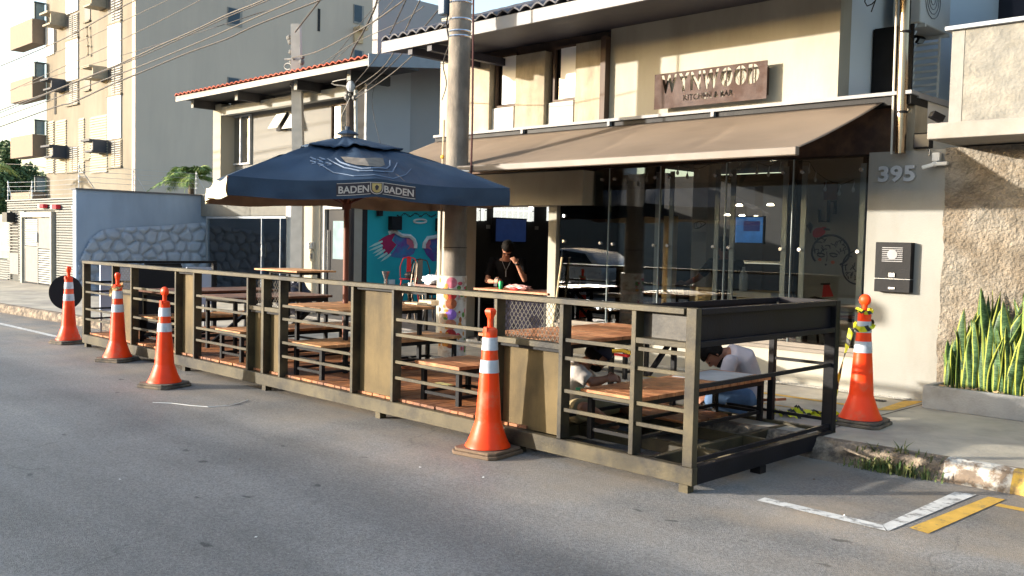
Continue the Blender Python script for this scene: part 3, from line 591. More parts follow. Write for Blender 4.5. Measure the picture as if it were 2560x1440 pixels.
# ---------------------------------------------------------------- neighbour on the right
rough = mat('rough_cast_stucco', (.185, .15, .112), .95, var=.3, scale=9, col2=(.24, .215, .18), mixscale=2.0, mixlo=.40, mixhi=.60, bump=2.4, bscale=34)
nb = thing('neighbour_house', 'rough brown rendered house with a grey balcony at the right edge', 'house', (-2.5, 9.3, .15))
random.seed(2); L_ = [(-3.45+.05*noise.noise(Vector((0, z*2.2, 4)))+.018*noise.noise(Vector((3, z*13, 4))), z) for z in [.15+i*.04 for i in range(62)]]
rw = MB(); rw.prism([(x, FY-.075, z) for x, z in L_]+[(1.5, FY-.075, 2.6), (1.5, FY-.075, .15)], (0, .3, 0)); rw.build('wall', rough, nb)
sp1 = P(2318, 330, y=8.62)
MB().box(sp1.x, 1.5, 8.62, FY+.3, 2.605, 2.745).build('balcony_slab', mat('slab_paint', (.26, .245, .225), .85, var=.1, scale=3, col2=(.21, .19, .165), mixscale=2), nb, bevel=.005)
pxl = P(2376, 200, y=8.85).x; ztop = P(2376, 78, y=8.85).z
parm = mat('grey_parapet_render', (.185, .18, .165), .95, var=.2, scale=7, col2=(.23, .215, .185), mixscale=3, bump=.7, bscale=32)
MB().box(pxl+.11, 1.5, 8.85, 9.05, 2.746, ztop).box(pxl+.11, pxl+.3, 9.051, 20, 2.746, ztop).build('parapet', parm, nb)
MB().box(pxl, pxl+.109, 8.845, 9.05, 2.746, ztop-.003).build('parapet_pier', mat('pier_render', (.23, .225, .21), .9, bump=.3, bscale=30), nb)
MB().box(pxl-.05, 1.5, 8.80, 9.09, ztop+.001, ztop+.035).build('parapet_cap', mat('pale_cap', (.34, .37, .41), .7), nb)
MB().box(P(2470, 0, y=14).x, 2, 14, 20, 2.7, 5.4).build('rear_wall', mat('navy_soffit', (.035, .035, .05), .6), nb)
a = P(2510, 20, y=10.6); MB().prism([(a.x, 10.6, a.z+.6), (a.x+.12, 10.6, a.z-.25), (a.x+2, 10.6, a.z-.25), (a.x+2, 10.6, a.z+1)], (0, 3, 0)).build('upper_eave', mat('navy_soffit', (.035, .035, .05), .6), nb)
# planter with snake plants
plm = mat('planter_concrete', (.30, .30, .295), .9, var=.12, scale=5, col2=(.23, .225, .215), mixscale=3, bump=.3, bscale=50)
pt_ = thing('planter', 'low grey concrete planter box against the rough wall', 'planter', (-2.5, 9.0, .15))
PX0, PY0 = -3.44, 8.98
PY = 8.9
MB().box(-3.43, 1.5, PY, PY+.06, .15, .365).box(-3.43, -3.37, PY+.061, 9.27, .15, .365).build('box', plm, pt_, bevel=.006)
soil = MB(); soil.grid(lambda u, v: Vector((-3.36+4.8*u, PY+.07+.2*v, .335+.02*noise.noise(Vector((u*60, v*6, 0))))), 120, 4); soil.build('soil', mat('soil_paint', (.09, .06, .04), .95, var=.4, scale=40), pt_)
leafm = mat('snake_plant_green', (.022, .055, .018), .5, var=.5, scale=14, col2=(.07, .125, .055), mixscale=26, mixlo=.48, mixhi=.56, streak=.22)
edgm = mat('snake_plant_yellow', (.30, .32, .05), .5, var=.25, scale=14)
edg2 = mat('snake_plant_lime', (.15, .21, .04), .5, var=.25, scale=14)
random.seed(21)
PL = [(-3.26, .5), (-3.14, .8), (-3.03, .72), (-2.93, 1.0), (-2.84, .8), (-2.76, .9), (-2.66, .75), (-2.57, 1.0), (-2.48, .8), (-2.38, .95), (-2.28, .85), (-2.18, .9)]
pos_words = ['leftmost, short snake plant with yellow edged leaves at the planter corner', 'tall yellow lit snake plant second from the planter corner', 'snake plant with narrow pale leaves third from the planter corner', 'tallest snake plant with a long yellow tip in front of the rough wall', 'dense green snake plant fifth from the planter corner', 'sixth snake plant from the left with broad banded leaves', 'shorter dark green snake plant in the middle of the planter', 'tall snake plant with a yellow spike right of the middle', 'snake plant with curved broad leaves ninth from the left', 'tall green snake plant near the right picture edge', 'snake plant second from the right picture edge', 'rightmost snake plant cut by the picture edge']
for i, (x, hh) in enumerate(PL):
    n = 15 if i else 9; t = thing('snake_plant', pos_words[i], 'snake plant', (x, PY+.17, .34), 'snake plants in the grey planter')
    for part, yel in (('leaf', 0),):
        for k in range(n):
            m = MB(); a = random.uniform(0, 2*pi); r = random.uniform(.0, .055); h = hh*random.uniform(.45, 1.0) if k > 1 else hh; w = random.uniform(.028, .050)*(.7+.5*h)
            bx = x+cos(a)*r; by = PY+.17+sin(a)*r*.9; lean = Vector((cos(a), sin(a)*.5, 0))*random.uniform(.02, .26)*h; tw = random.uniform(-1.2, 1.2); fa = random.uniform(-.5, 1.2)
            rows = 12; vs = []; fs = []; ms = []
            for j in range(rows+1):
                v = j/rows; ww = w*(.55+.9*v-.45*v*v)*min(1, (1-v)*3.2)**.8 if v < 1 else 0
                c = Vector((bx, by, .33+h*v*(1-.04*v)))+lean*v*v+Vector((.02*sin(v*5+k*2.1)*v, .015*cos(v*4+k)*v, 0)); d = Vector((cos(fa+tw*v), sin(fa+tw*v), 0)); nn = Vector((-d.y, d.x, 0))
                for q, u in enumerate((-1, -.72, 0, .72, 1)): vs.append(c+d*(u*ww)+nn*(-.3*ww*(1-u*u)))
            for j in range(rows):
                for q in range(4): fs.append((j*5+q, j*5+q+1, (j+1)*5+q+1, (j+1)*5+q)); ms.append(1 if q in (0, 3) else 0)
            m.v = vs; m.f = fs; m.m = ms; m.build('leaf', [leafm, edgm if (k+i) % 3 else edg2], t, smooth=2, solid=.003)
random.seed(4)
dl_ = MB()
for k in range(26):
    x = random.uniform(-3.33, -2.3); y = PY+random.uniform(.07, .12); a = random.uniform(0, 6); l = random.uniform(.03, .07); c = Vector((x, y, .358))
    dl_.add([c, c+Vector((cos(a)*l*.5-.008, sin(a)*l*.3, .02)), c+Vector((cos(a)*l, sin(a)*l*.5, .005+random.uniform(0, .03))), c+Vector((cos(a)*l*.5+.01, sin(a)*l*.3, .006))], [(0, 1, 2, 3)])
tag(dl_.build('dry_leaves', mat('dry_leaf', (.36, .26, .15), .8, var=.3, scale=30), org=(-3, 9, .35)), 'curled dry leaves along the front edge of the planter soil', 'leaves')['kind'] = 'stuff'
# ---------------------------------------------------------------- house two (grey, red tiled roof)
H2Y = 11.2
beige = mat('beige_house_paint', (.33, .30, .24), .9, var=.05, scale=1)
hgrey = mat('grey_house_paint', (.185, .18, .17), .88, var=.05, scale=1)
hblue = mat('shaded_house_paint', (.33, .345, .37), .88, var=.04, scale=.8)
conc2 = mat('light_beam_concrete', (.27, .27, .255), .85, var=.1, scale=5)
h2 = thing('grey_house', 'two storey grey house with a red tiled roof, deep eaves and a garage behind glass', 'house', (-18, H2Y, .15))
X0, X1 = P(537, 400, y=H2Y).x, P(912, 300, y=H2Y).x
zb = 2.85; zt = 4.46
# upper facade: frame, beam, recessed grey wall
MB().box(X0, P(556, 400, y=H2Y).x, H2Y-.05, H2Y+.35, zb-.1, zt+.25).build('frame_post', beige, h2)
MB().box(P(556, 400, y=H2Y).x+.001, P(868, 300, y=H2Y).x, H2Y-.04, H2Y+.12, P(700, 266, y=H2Y-.04).z, P(700, 243, y=H2Y-.04).z).build('front_beam', conc2, h2)
MB().box(X0, X1, H2Y-.06, H2Y+.8, zb-.25, zb).build('floor_slab', beige, h2)
MB().box(X0+.1, X1, H2Y+.35, H2Y+.5, zb, 5.0).build('upper_wall', hgrey, h2)
MB().box(P(886, 300, y=H2Y).x-.02, P(910, 300, y=H2Y).x, H2Y+.05, H2Y+.30, zb, 4.9).build('dark_strip', dark, h2)
XR = X1
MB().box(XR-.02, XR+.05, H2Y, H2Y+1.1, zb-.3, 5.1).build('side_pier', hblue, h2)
MB().box(XR-.2, XR-.021, H2Y+.3, 20, 2.4, 6.5).build('side_wall', mat('gable_paint', (.27, .27, .28), .88, var=.04, scale=.7), h2)
# windows upper
def win(parent, a, b, c, d, y, glassm, fm, mull=True, lab=None):
    p, q = P(a, d, y=y), P(b, c, y=y); x0, x1, z0, z1 = p.x, q.x, min(P(a, d, y=y).z, P(b, d, y=y).z), max(P(a, c, y=y).z, q.z)
    f = MB(); t = .04; f.box(x0, x1, y-.03, y+.03, z0, z0+t).box(x0, x1, y-.03, y+.03, z1-t, z1).box(x0, x0+t, y-.03, y+.03, z0+t, z1-t).box(x1-t, x1, y-.03, y+.03, z0+t, z1-t)
    if mull: f.box((x0+x1)/2-.02, (x0+x1)/2+.02, y-.025, y+.025, z0+t, z1-t)
    fo = f.build('window', fm, parent); MB().box(x0+t, x1-t, y+.0, y+.006, z0+t, z1-t).build('pane', glassm, fo)
    MB().box(x0, x1, y+.04, y+.05, z0, z1).build('backing', dark, fo)
    return fo
mirror = mat('reflecting_window', (.45, .47, .5), .06, 1, var=.02)
alu = mat('white_aluminium', (.42, .43, .45), .4, .1)
yw = H2Y+.33
MB().box(P(557, 400, y=yw).x, P(578, 400, y=yw).x, yw-.01, yw+.0, zb+.02, P(560, 300, y=yw).z).build('dark_jamb', dark, h2)
win(h2, 578, 627, 292, 410, yw-.02, mirror, alu)
win(h2, 830, 872, 262, 365, yw-.02, mirror, brown, False)
for a in (692, 727):
    p = P(a, 300, y=yw-.02); f = MB().box(p.x-.02, p.x+.42, yw-.02, yw, p.z-.25, p.z+.14).build('small_window', dark, h2)
    MB().prism([(p.x, yw-.02, p.z+.12), (p.x+.4, yw-.02, p.z+.12), (p.x+.4, yw-.24, p.z-.22), (p.x, yw-.24, p.z-.22)], (0, -.012, .01)).build('tilted_pane', mat('frosted_pane', (.75, .74, .66), .35), f)
# slanted reflection thing in the right window is left out; roof
VQ = P(1096, 141, x=P(924, 160, y=10.35).x+.03)
redt = mat('red_roof_tile', (.34, .075, .045), .8, var=.35, scale=7)
RY, = (10.35,)
rx0, rx1 = P(441, 250, y=RY).x, P(924, 160, y=RY).x; rz = P(924, 163, y=RY).z
VS = (VQ.z-rz-.2)/(VQ.y-RY); tile_roof(h2, rx0, rx1, RY-.05, 15.2, rz+.13, VS, redt, .2, .05)
MB().box(rx0, rx1, RY-.02, RY, rz, rz+.12).build('fascia', mat('cream_fascia', (.33, .31, .28), .8), h2)
MB().box(rx0+.03, rx1, RY+.001, H2Y+.3, rz+.06, rz+.09).build('soffit', mat('dark_timber', (.05, .048, .05), .7), h2)
for a in (487, 597, 745, 878):
    x = P(a, 240, y=RY+.3).x; MB().box(x-.04, x+.05, RY+.25, H2Y+.34, rz-.13, rz+.055).build('rafter', mat('dark_timber', (.05, .048, .05), .7), h2); MB().box(x-.05, x+.06, RY+.235, RY+.249, rz-.14, rz+.05).build('rafter_end', conc2, h2)
# gable board (side of the roof, rising away from the street) and its flat top
vb = mat('gable_board', (.20, .22, .25), .7, var=.1, scale=4)
MB().prism([(rx1+.001, RY-.04, rz-.03), (rx1+.001, 15, rz-.03+VS*4.65), (rx1+.001, 15, rz+.2+VS*4.65), (rx1+.001, RY-.04, rz+.2)], (.03, 0, 0)).build('verge_board', vb, h2)
# ground floor: beige wall with door, pilaster, garage opening
gx = [P(a, 600, y=H2Y).x for a in (519, 719, 746, 800, 862, 877)]; PD = P(905, 600, x=gx[5]).y; PJ = P(918, 600, x=gx[5]-.02).y
MB().box(gx[1], gx[2]+.0, H2Y-.05, H2Y+.2, .15, zb-.26).build('pilaster', mat('grey_pilaster', (.36, .35, .345), .85), h2)
MB().box(gx[2]+.001, gx[3], H2Y, H2Y+.2, .15, zb-.26).box(gx[4], gx[5], H2Y, PD, .15, zb-.26).box(gx[3]+.001, gx[4]-.001, H2Y, H2Y+.2, 2.26, zb-.26).build('ground_wall', mat('ground_floor_cream', (.38, .345, .275), .9, var=.05), h2)
d = MB().box(gx[3]+.001, gx[3]+.11, H2Y+.03, H2Y+.2, .15, 2.258).box(gx[3]+.111, gx[4]-.001, H2Y+.03, H2Y+.2, 2.18, 2.258).build('door_frame', mat('door_frame_grey', (.36, .35, .33), .7), h2)
do = MB().box(gx[3]+.112, gx[4]-.002, H2Y+.1, H2Y+.15, .15, 2.178).build('door', black, h2)
dx = P(833, 600, y=H2Y+.1).x; MB().box(dx, gx[4]-.02, H2Y+.092, H2Y+.099, P(840, 648, y=H2Y).z, P(840, 552, y=H2Y).z).build('door_glass', mat('pale_door_glass', (.20, .27, .29), .15), do)
hx = gx[3]+.2; MB().tube([(hx, H2Y+.06, .9), (hx, H2Y+.06, 1.75)], .015, 8).build('door_handle', chrome, do)
for a in ((770, 605, 785, 622), (775, 636, 792, 645)):
    pass
ic = thing('wall_intercom', 'small steel intercom on the cream wall left of the black door', 'intercom', P(776, 620, y=H2Y)); p = P(770, 622, y=H2Y-.03); q = P(786, 606, y=H2Y-.03); MB().box(p.x, q.x, H2Y-.05, H2Y-.001, p.z, q.z).build('case', chrome, ic, bevel=.004); MB().box(p.x+.04, q.x-.06, H2Y-.056, H2Y-.051, p.z+.02, q.z-.02).build('panel', whitep, ic)
def plaque(a, b, s, lab, fm):
    c = P(a, b, y=H2Y-.02); t = thing('house_plaque', lab, 'plaque', c); h = s
    MB().prism([c+Vector((-h, -.01, -h)), c+Vector((h, -.01, -h)), c+Vector((h, -.01, h*.6)), c+Vector((0, -.01, h*1.5)), c+Vector((-h, -.01, h*.6))], (0, .03, 0)).build('plate', fm, t)
    MB().box(c.x-h*.5, c.x+h*.5, c.y-.016, c.y-.011, c.z-h*.6, c.z+h*.5).build('inset', mat('grey_metal', (.16, .16, .17), .4, .6), t)
    MB().lathe([(h*.28, -.004), (h*.28, 0)], (c.x, c.y-.017, c.z), 10, axis='y').build('knob', chrome, t)
plaque(779, 640, .10, 'small house shaped plaque under the intercom', mat('plaque_cream', (.5, .44, .33), .7)); plaque(758, 727, .11, 'small white house shaped plaque low on the cream wall', whitep)
# garage interior, lintel and glass gate
MB().box(P(480, 500, y=H2Y).x, gx[1]-.001, H2Y-.02, H2Y+.3, 2.05, zb-.26).build('garage_lintel', mat('lintel_dark', (.14, .135, .12), .85), h2)
MB().box(-23, gx[1], H2Y+4.5, H2Y+4.6, .1, 2.6).build('garage_back', mat('garage_paint', (.26, .28, .30), .9), h2)
ga = thing('glass_gate', 'blue tinted glass garage gate with a steel handle beside the stone wall', 'gate', (-20, H2Y-.1, .15))
gg = glass_mat('gate_glass', (.72, .82, .9), 2.2, 1.5)
sm = [P(a, 600, y=H2Y-.12).x for a in (520, 655, 702, 717)]
for i in range(3): MB().box(sm[i]+.012, sm[i+1]-.012, H2Y-.13, H2Y-.12, .17, 1.98).build('glass_leaf', gg, ga)
MB().box(sm[0], sm[3], H2Y-.16, H2Y-.10, 1.985, 2.03).box(sm[1]-.012, sm[1]+.010, H2Y-.14, H2Y-.11, .16, 1.984).box(sm[2]-.012, sm[2]+.010, H2Y-.14, H2Y-.11, .16, 1.984).box(sm[0]-.05, sm[0], H2Y-.15, H2Y-.10, .16, 2.03).build('frame', mat('gate_steel', (.20, .22, .25), .4, .3), ga)
hx = sm[1]+.10; MB().tube([(hx-.06, H2Y-.16, 1.40), (hx, H2Y-.18, 1.40), (hx, H2Y-.18, 1.13), (hx-.06, H2Y-.16, 1.13)], .012, 8).build('handle', chrome, ga)
# turquoise patio wall with painted wings
teal = mat('turquoise_paint', (.02, .36, .40), .8, var=.08, scale=1.2)
TX = gx[5]-.02
MB().box(TX-.15, TX, PJ, 15.0, .15, 2.9).build('patio_wall', teal, h2)
MB().box(TX-.06, TX+.001, PD+.001, PJ-.001, .15, 2.9).build('patio_jamb', dark, h2)
def tp(px, py, o=.004): p = P(px, py, x=TX+o); return p
def z6(u, v): return (900+u/5.141, 500+v/5.143)
def tprism(pts, m, o=.004): return MB().prism([tp(*z6(*q), o) for q in pts], (.002, 0, 0), 0)
wing = [((235, 530), (300, 480), (420, 425), (450, 440), (410, 520), (470, 575), (420, 640), (370, 700), (300, 690), (310, 655), (270, 630), (300, 590), (265, 565)), ]
mg = MB(); mg.prism([tp(*z6(*q)) for q in wing[0]], (.002, 0, 0)); mg.build('painted_feathers_red', mat('mural_crimson', (.34, .02, .08), .8), h2)
fw = MB()
for (a, b), (c, d_) in (((110, 610), (290, 530)), ((110, 655), (290, 580)), ((160, 690), (290, 620)), ((185, 725), (320, 640)), ((220, 760), (350, 680)), ((262, 795), (395, 695))):
    dx_, dy_ = c-a, d_-b; l = math.hypot(dx_, dy_); nx, ny = -dy_/l*15, dx_/l*15
    fw.prism([tp(*z6(*q)) for q in ((a, b), (a+dx_*.5+nx, b+dy_*.5+ny), (c+nx*.8, d_+ny*.8), (c-nx*.8, d_-ny*.8), (a+dx_*.5-nx, b+dy_*.5-ny))], (.0025, 0, 0))
fw.build('painted_feathers_white', mat('mural_mint', (.40, .62, .55), .8), h2)
MB().prism([tp(*z6(*q), .003) for q in ((450, 430), (530, 470), (640, 480), (700, 540), (718, 620), (690, 690), (620, 740), (520, 745), (440, 740), (380, 720), (440, 650), (480, 580), (430, 520))], (.001, 0, 0)).build('painted_feathers_blue', mat('mural_blue', (.05, .18, .34), .8, col2=(.16, .06, .26), mixscale=3.5), h2)
MB().prism([tp(*z6(*q), .005) for q in ((600, 490), (670, 520), (698, 590), (690, 625), (650, 615), (600, 645), (640, 590), (600, 560))], (.002, 0, 0)).prism([tp(*z6(*q), .005) for q in ((840, 520), (900, 495), (910, 560), (890, 600), (925, 645), (870, 620), (830, 625))], (.002, 0, 0)).build('painted_feathers_pink', mat('mural_pink', (.48, .12, .17), .8), h2)
MB().prism([tp(*z6(*q), .003) for q in ((830, 560), (900, 490), (1040, 470), (1100, 480), (1060, 640), (1000, 780), (930, 790), (850, 700), (815, 620))], (.001, 0, 0)).build('painted_wing_purple', mat('mural_purple', (.12, .05, .22), .8, col2=(.03, .14, .26), mixscale=3), h2)
wl = MB()
for pts in (((370, 425), (420, 400), (460, 410), (530, 455), (640, 465), (690, 510), (712, 570), (710, 620)), ((820, 620), (825, 560), (870, 490), (950, 480), (1010, 455), (1080, 420)), [(772+80*cos(t), 273+24*sin(t)) for t in [radians(a) for a in range(0, 361, 20)]]):
    wl.tube([tp(*z6(*q), .008) for q in pts], [.045 if len(pts) < 12 else .022]*len(pts), 6)
wl.build('painted_wing_outline', mat('mural_offwhite', (.62, .62, .58), .8), h2)
sc = MB(); random.seed(8)
for k in range(30):
    u = 480+k*17; v = 190+18*sin(k*.8)+((u-700)/110)**2*2; sc.tube([tp(*z6(u+dx_*7, v+dy_*9), .006) for dx_, dy_ in ((-1, random.uniform(-1, 1)), (-.2, random.uniform(-1.4, 1)), (.4, random.uniform(-1, 1.4)), (1, random.uniform(-1, 1)))], .009, 4)
sc.build('painted_script', ink, h2)
for a, b in ((990, 558), (1107, 562)):
    c = P(a, b, x=TX+.1); MB().box(TX, TX+.14, c.y-.13, c.y+.13, c.z-.14, c.z+.14); o = MB().box(TX+.003, TX+.14, c.y-.13, c.y+.13, c.z-.14, c.z+.14).build('wall_speaker', black, org=c)
    tag(o, 'square black speaker high on the turquoise wall, %s' % ('the left one above the wing' if a < 1000 else 'the right one next to the concrete pole'), 'speaker')
c = P(953, 528, x=TX+.1); tag(MB().box(TX+.003, TX+.1, c.y-.05, c.y+.05, c.z-.10, c.z+.10).build('wall_lamp', black, org=c), 'small narrow black lamp at the top of the turquoise wall', 'lamp')
c = P(980, 705, x=TX+.02); tag(MB().box(TX+.003, TX+.02, c.y-.08, c.y+.08, c.z-.05, c.z+.05).box(TX+.0205, TX+.03, c.y-.0, c.y+.05, c.z-.02, c.z+.02).build('power_socket', whitep, org=c), 'white power socket low on the turquoise wall', 'socket')
MB().box(-15.24, -10.9, 15.2, 15.3, .15, 3).build('patio_back', dark, h2)
# ---------------------------------------------------------------- blue-grey side wall with stone cladding
bluew = mat('blue_grey_render', (.25, .32, .43), .9, var=.06, scale=1.2, col2=(.215, .275, .37), mixscale=1.2, streak=4, bump=.1, bscale=60)
BX = -22.0
bw_ = thing('garden_wall', 'tall blue-grey side wall with a curved band of fieldstone cladding', 'wall', (BX, 9.7, .15))
zt0 = P(195, 474, x=BX).z
MB().box(BX-.2, BX, 8.19, 12.5+3, .15, zt0).build('wall', bluew, bw_)
MB().box(BX-.23, BX+.04, 8.16, 15.5, zt0+.001, zt0+.035).build('coping', mat('dark_coping', (.10, .10, .11), .7), bw_)
yz = [(P(a, b_, x=BX+.12).y, P(a, b_, x=BX+.12).z) for a, b_ in ((196, 690), (200, 655), (212, 628), (226, 602), (243, 585), (262, 574), (300, 569), (400, 565), (512, 556))]
out = [(yz[0][0], .15)]+yz+[(15.4, yz[-1][1]), (15.4, .15)]
stm = mat('fieldstone_paint', (.27, .315, .39), .85, var=.10, scale=2.5, bump=.4, bscale=30)
random.seed(19); SS = []
for iy in range(30):
    for iz in range(8): SS.append((7.2+iy*.30+(.15 if iz % 2 else 0)+random.uniform(-.10, .10), .1+iz*.235+random.uniform(-.08, .08)))
def ztop(y):
    for (a_, b_), (c_2, d_) in zip(yz, yz[1:]):
        if a_ <= y <= c_2: return b_+(d_-b_)*(y-a_)/(c_2-a_)
    return yz[-1][1] if y > yz[-1][0] else -1
def stone_h(y, z):
    y2 = y+.06*noise.noise(Vector((y*3, z*3, 1))); z2 = z+.06*noise.noise(Vector((y*3, z*3, 7))); d = sorted(((y2-a_)**2+((z2-b_)*1.15)**2)**.5 for a_, b_ in SS if abs(a_-y2) < .7 and abs(b_-z2) < .6)
    g = (d[1]-d[0]) if len(d) > 1 else .2; t_ = min(1, g/.09); return .085*(t_*t_*(3-2*t_))+.02*noise.noise(Vector((y*5, z*5, 3)))
sm_ = MB(); ys = [7.2+i*.03 for i in range(275)]; zs = [.15+i*.03 for i in range(62)]; ok = {}
for i_, y_ in enumerate(ys):
    zt_ = ztop(y_)
    if zt_ < 0: continue
    col_ = []
    for j_, z_ in enumerate(zs):
        zz = min(z_, zt_); e_ = min(1, max(0, (zt_-zz))/.08); sm_.v.append(Vector((BX+.01+stone_h(y_, zz)*(.25+.75*e_), y_, zz))); col_.append(len(sm_.v)-1)
    ok[i_] = (col_, zt_)
for i_ in ok:
    if i_+1 in ok:
        for j_ in range(len(zs)-1):
            if zs[j_] < min(ok[i_][1], ok[i_+1][1]): sm_.f.append((ok[i_][0][j_], ok[i_+1][0][j_], ok[i_+1][0][j_+1], ok[i_][0][j_+1])); sm_.m.append(0)
sm_.build('stone_cladding', stm, bw_, smooth=2)
# electric fence posts on top
def efence(p, lab, lean):
    t = thing('fence_post', lab, 'electric fence', p, 'electric fence posts on top of the walls'); p = Vector(p); h = .55
    MB().tube([p, p+Vector((0, 0, h))], .013, 6).tube([p+Vector((0, 0, h*.9)), p+Vector(lean)], .008, 5).build('post', alu, t)
    for k in range(4): MB().lathe([(.02, 0), (.026, .02), (.02, .04)], p+Vector((.02, 0, .12+k*.12)), 8).build('insulator', whitep, t)
efence(P(197, 470, x=BX-.1), 'electric fence post with a slanted stay at the front corner of the blue-grey wall', (.0, .35, 0))
efence(P(333, 478, x=BX-.1), 'electric fence post against the grey apartment wall', (0, .3, 0))
efence(P(490, 485, x=BX-.1), 'electric fence post with insulators in front of the palm', (0, .3, 0))
efence(P(20, 500, y=9.1), 'electric fence post at the far left end above the slatted fence', (.35, 0, 0))
efence(P(80, 502, y=9.1), 'electric fence post over the slatted fence beside the brown balcony', (-.3, 0, 0))
ew = MB()
for k in range(4):
    z = .14+k*.12; a_ = P(20, 500, y=9.1)+Vector((0, 0, z)); b_ = P(190, 498, y=9.1)+Vector((0, 0, z)); ew.tube([a_, (a_+b_)/2-Vector((0, 0, .02)), b_], .004, 4)
    a_ = P(197, 470, x=BX-.1)+Vector((0, 0, z)); b_ = P(490, 485, x=BX-.1)+Vector((0, 0, z)); ew.tube([a_, b_], .004, 4)
tag(ew.build('fence_wire', alu, org=(-22, 9, 2.6)), 'thin parallel electric fence wires strung above the walls', 'wires')
# ---------------------------------------------------------------- slatted fence with gate
slat = mat('pale_slat_paint', (.20, .20, .185), .7, var=.1, scale=5)
sf = thing('slatted_fence', 'tall pale horizontal slat fence on the left with a gate and a dark niche', 'fence', (-26, 9.05, .15))
SY = 9.05; fx0, fx1 = P(20, 600, y=SY).x, BX-.05
ztf = P(100, 500, y=SY).z
g0, g1 = P(62, 620, y=SY).x, P(140, 620, y=SY).x; n0, n1 = P(27, 600, y=SY).x, P(48, 600, y=SY).x; gtop = P(100, 530, y=SY).z
n = 34; sa = MB()
for k in range(n):
    z = .2+k*(ztf-.2)/n
    segs = [(fx0, n0), (n1, g0-.0), (g1, fx1)] if z < gtop+.02 else [(fx0, fx1)]
    for a_, b_ in segs: sa.box(a_, b_, SY-.02, SY+.01, z, z+(ztf-.2)/n*.62)
sa.build('slats', slat, sf)
MB().box(fx0, g0, SY+.03, SY+.05, .15, ztf).box(g1, fx1, SY+.03, SY+.05, .15, ztf).box(g0, g1, SY+.03, SY+.05, gtop, ztf).build('backing', mat('fence_backing', (.10, .10, .09), .9), sf)
MB().box(fx0-.05, fx1, SY-.05, SY+.06, ztf, ztf+.03).build('top_rail', mat('grey_rail', (.2, .2, .2), .6), sf)
nc = MB(); 
for k in range(13): z = 1.0+k*.085; nc.box(n0, n1, SY-.03, SY-.0, z, z+.03)
nc.box(n0, n1, SY-.03, SY, .35, .95); nc.build('niche_louvre', mat('grey_brown_panel', (.22, .20, .18), .7), sf)
ig = MB().box(g0, g0+.12, SY-.12, SY+.02, .15, gtop).box(g1-.1, g1, SY-.12, SY+.02, .15, gtop).box(g0+.121, g1-.101, SY-.12, SY+.02, gtop-.14, gtop).build('gate_frame', mat('cream_gate_frame', (.29, .28, .24), .7), sf)
gt = thing('entrance_gate', 'grey chequered gate of slats and panels in the slatted fence', 'gate', ((g0+g1)/2, SY-.05, .15)); gx0, gx1 = g0+.22, g1-.105; gm_ = (gx0+gx1)/2; gz0, gz1, gzm = .18, gtop-.16, (gtop)/2+.1
l = MB(); 
for k in range(15): z = gzm+.04+k*(gz1-gzm-.06)/15; l.box(gx0+.03, gm_-.03, SY-.07, SY-.05, z, z+.035)
for k in range(15): z = gz0+.03+k*(gzm-gz0-.05)/15; l.box(gm_+.03, gx1-.03, SY-.07, SY-.05, z, z+.035)
l.build('slats', mat('gate_slat_paint', (.36, .36, .34), .6), gt)
MB().box(gx0, gx0+.03, SY-.08, SY-.04, gz0, gz1).box(gx1-.03, gx1, SY-.08, SY-.04, gz0, gz1).box(gm_-.02, gm_+.02, SY-.081, SY-.04, gz0, gz1).box(gx0+.031, gm_-.021, SY-.08, SY-.04, gzm-.02, gzm+.02).box(gm_+.021, gx1-.031, SY-.08, SY-.04, gzm-.02, gzm+.02).build('frame', slat, gt)
MB().box(gx0+.03, gm_-.02, SY-.07, SY-.05, gz0+.02, gzm-.02).box(gm_+.02, gx1-.03, SY-.07, SY-.05, gzm+.02, gz1).build('panel', mat('grey_brown_panel', (.22, .20, .18), .7), gt)
MB().box(gx0, gx1, SY-.03, SY-.0, .16, gz1).build('dark_back', dark, gt)
MB().box(gm_-.05, gm_+.03, SY-.12, SY-.082, gzm+.14, gzm+.4).build('lock_plate', whitep, gt, bevel=.01)
for a, b_, mm_, lab in ((108, 515, red, 'red and white alarm lamp above the gate, the left one'), (140, 517, red, 'dark red alarm lamp above the gate, the right one')):
    p = P(a, b_, y=SY-.1); t = thing('alarm_lamp', lab, 'alarm lamp', p); MB().box(p.x-.16, p.x+.13, SY-.15, SY-.03, p.z-.05, p.z+.05).build('lens', mm_, t, bevel=.01); MB().box(p.x-.25, p.x-.161, SY-.15, SY-.03, p.z-.05, p.z+.05).build('body', whitep, t)
p = P(190, 520, y=SY-.1); t = thing('wall_camera', 'white dome camera at the right end of the slatted fence', 'security camera', p); MB().ell(p, (.1, .1, .1)).build('dome', whitep, t, smooth=True); MB().box(p.x-.05, p.x+.03, SY-.08, SY-.0, p.z+.05, p.z+.35).build('arm', whitep, t)
# low slatted planter wall and pale glass further left
lf = thing('glass_fence', 'pale green glass fence on a low slatted wall at the left edge', 'fence', (-33, 9.3, .15)); 
for k in range(9): pass
l2 = MB(); [l2.box(-45, fx0-.06, SY+.0, SY+.03, .17+k*.07, .215+k*.07) for k in range(8)]; l2.build('low_slats', slat, lf); MB().box(-45, fx0-.06, SY+.05, SY+.3, .15, .74).build('low_wall', mat('fence_backing', (.10, .10, .09), .9), lf)
MB().box(-45, fx0-.06, SY+.12, SY+.14, .76, 2.05).build('glass', mat('greenish_panel', (.24, .30, .24), .35, var=.3, scale=2), lf); MB().box(-45, fx0-.06, SY+.08, SY+.18, 1.0, 1.1).build('rail', whitep, lf)
bl = mat('black_lantern', (.02, .02, .02), .5); p = P(22, 542, y=SY-.15); tag(MB().box(p.x-.25, p.x+.15, SY-.25, SY-.03, p.z-.15, p.z+.12).build('fence_lantern', bl, org=p), 'small square black box lamp at the left end of the slatted fence', 'lamp')
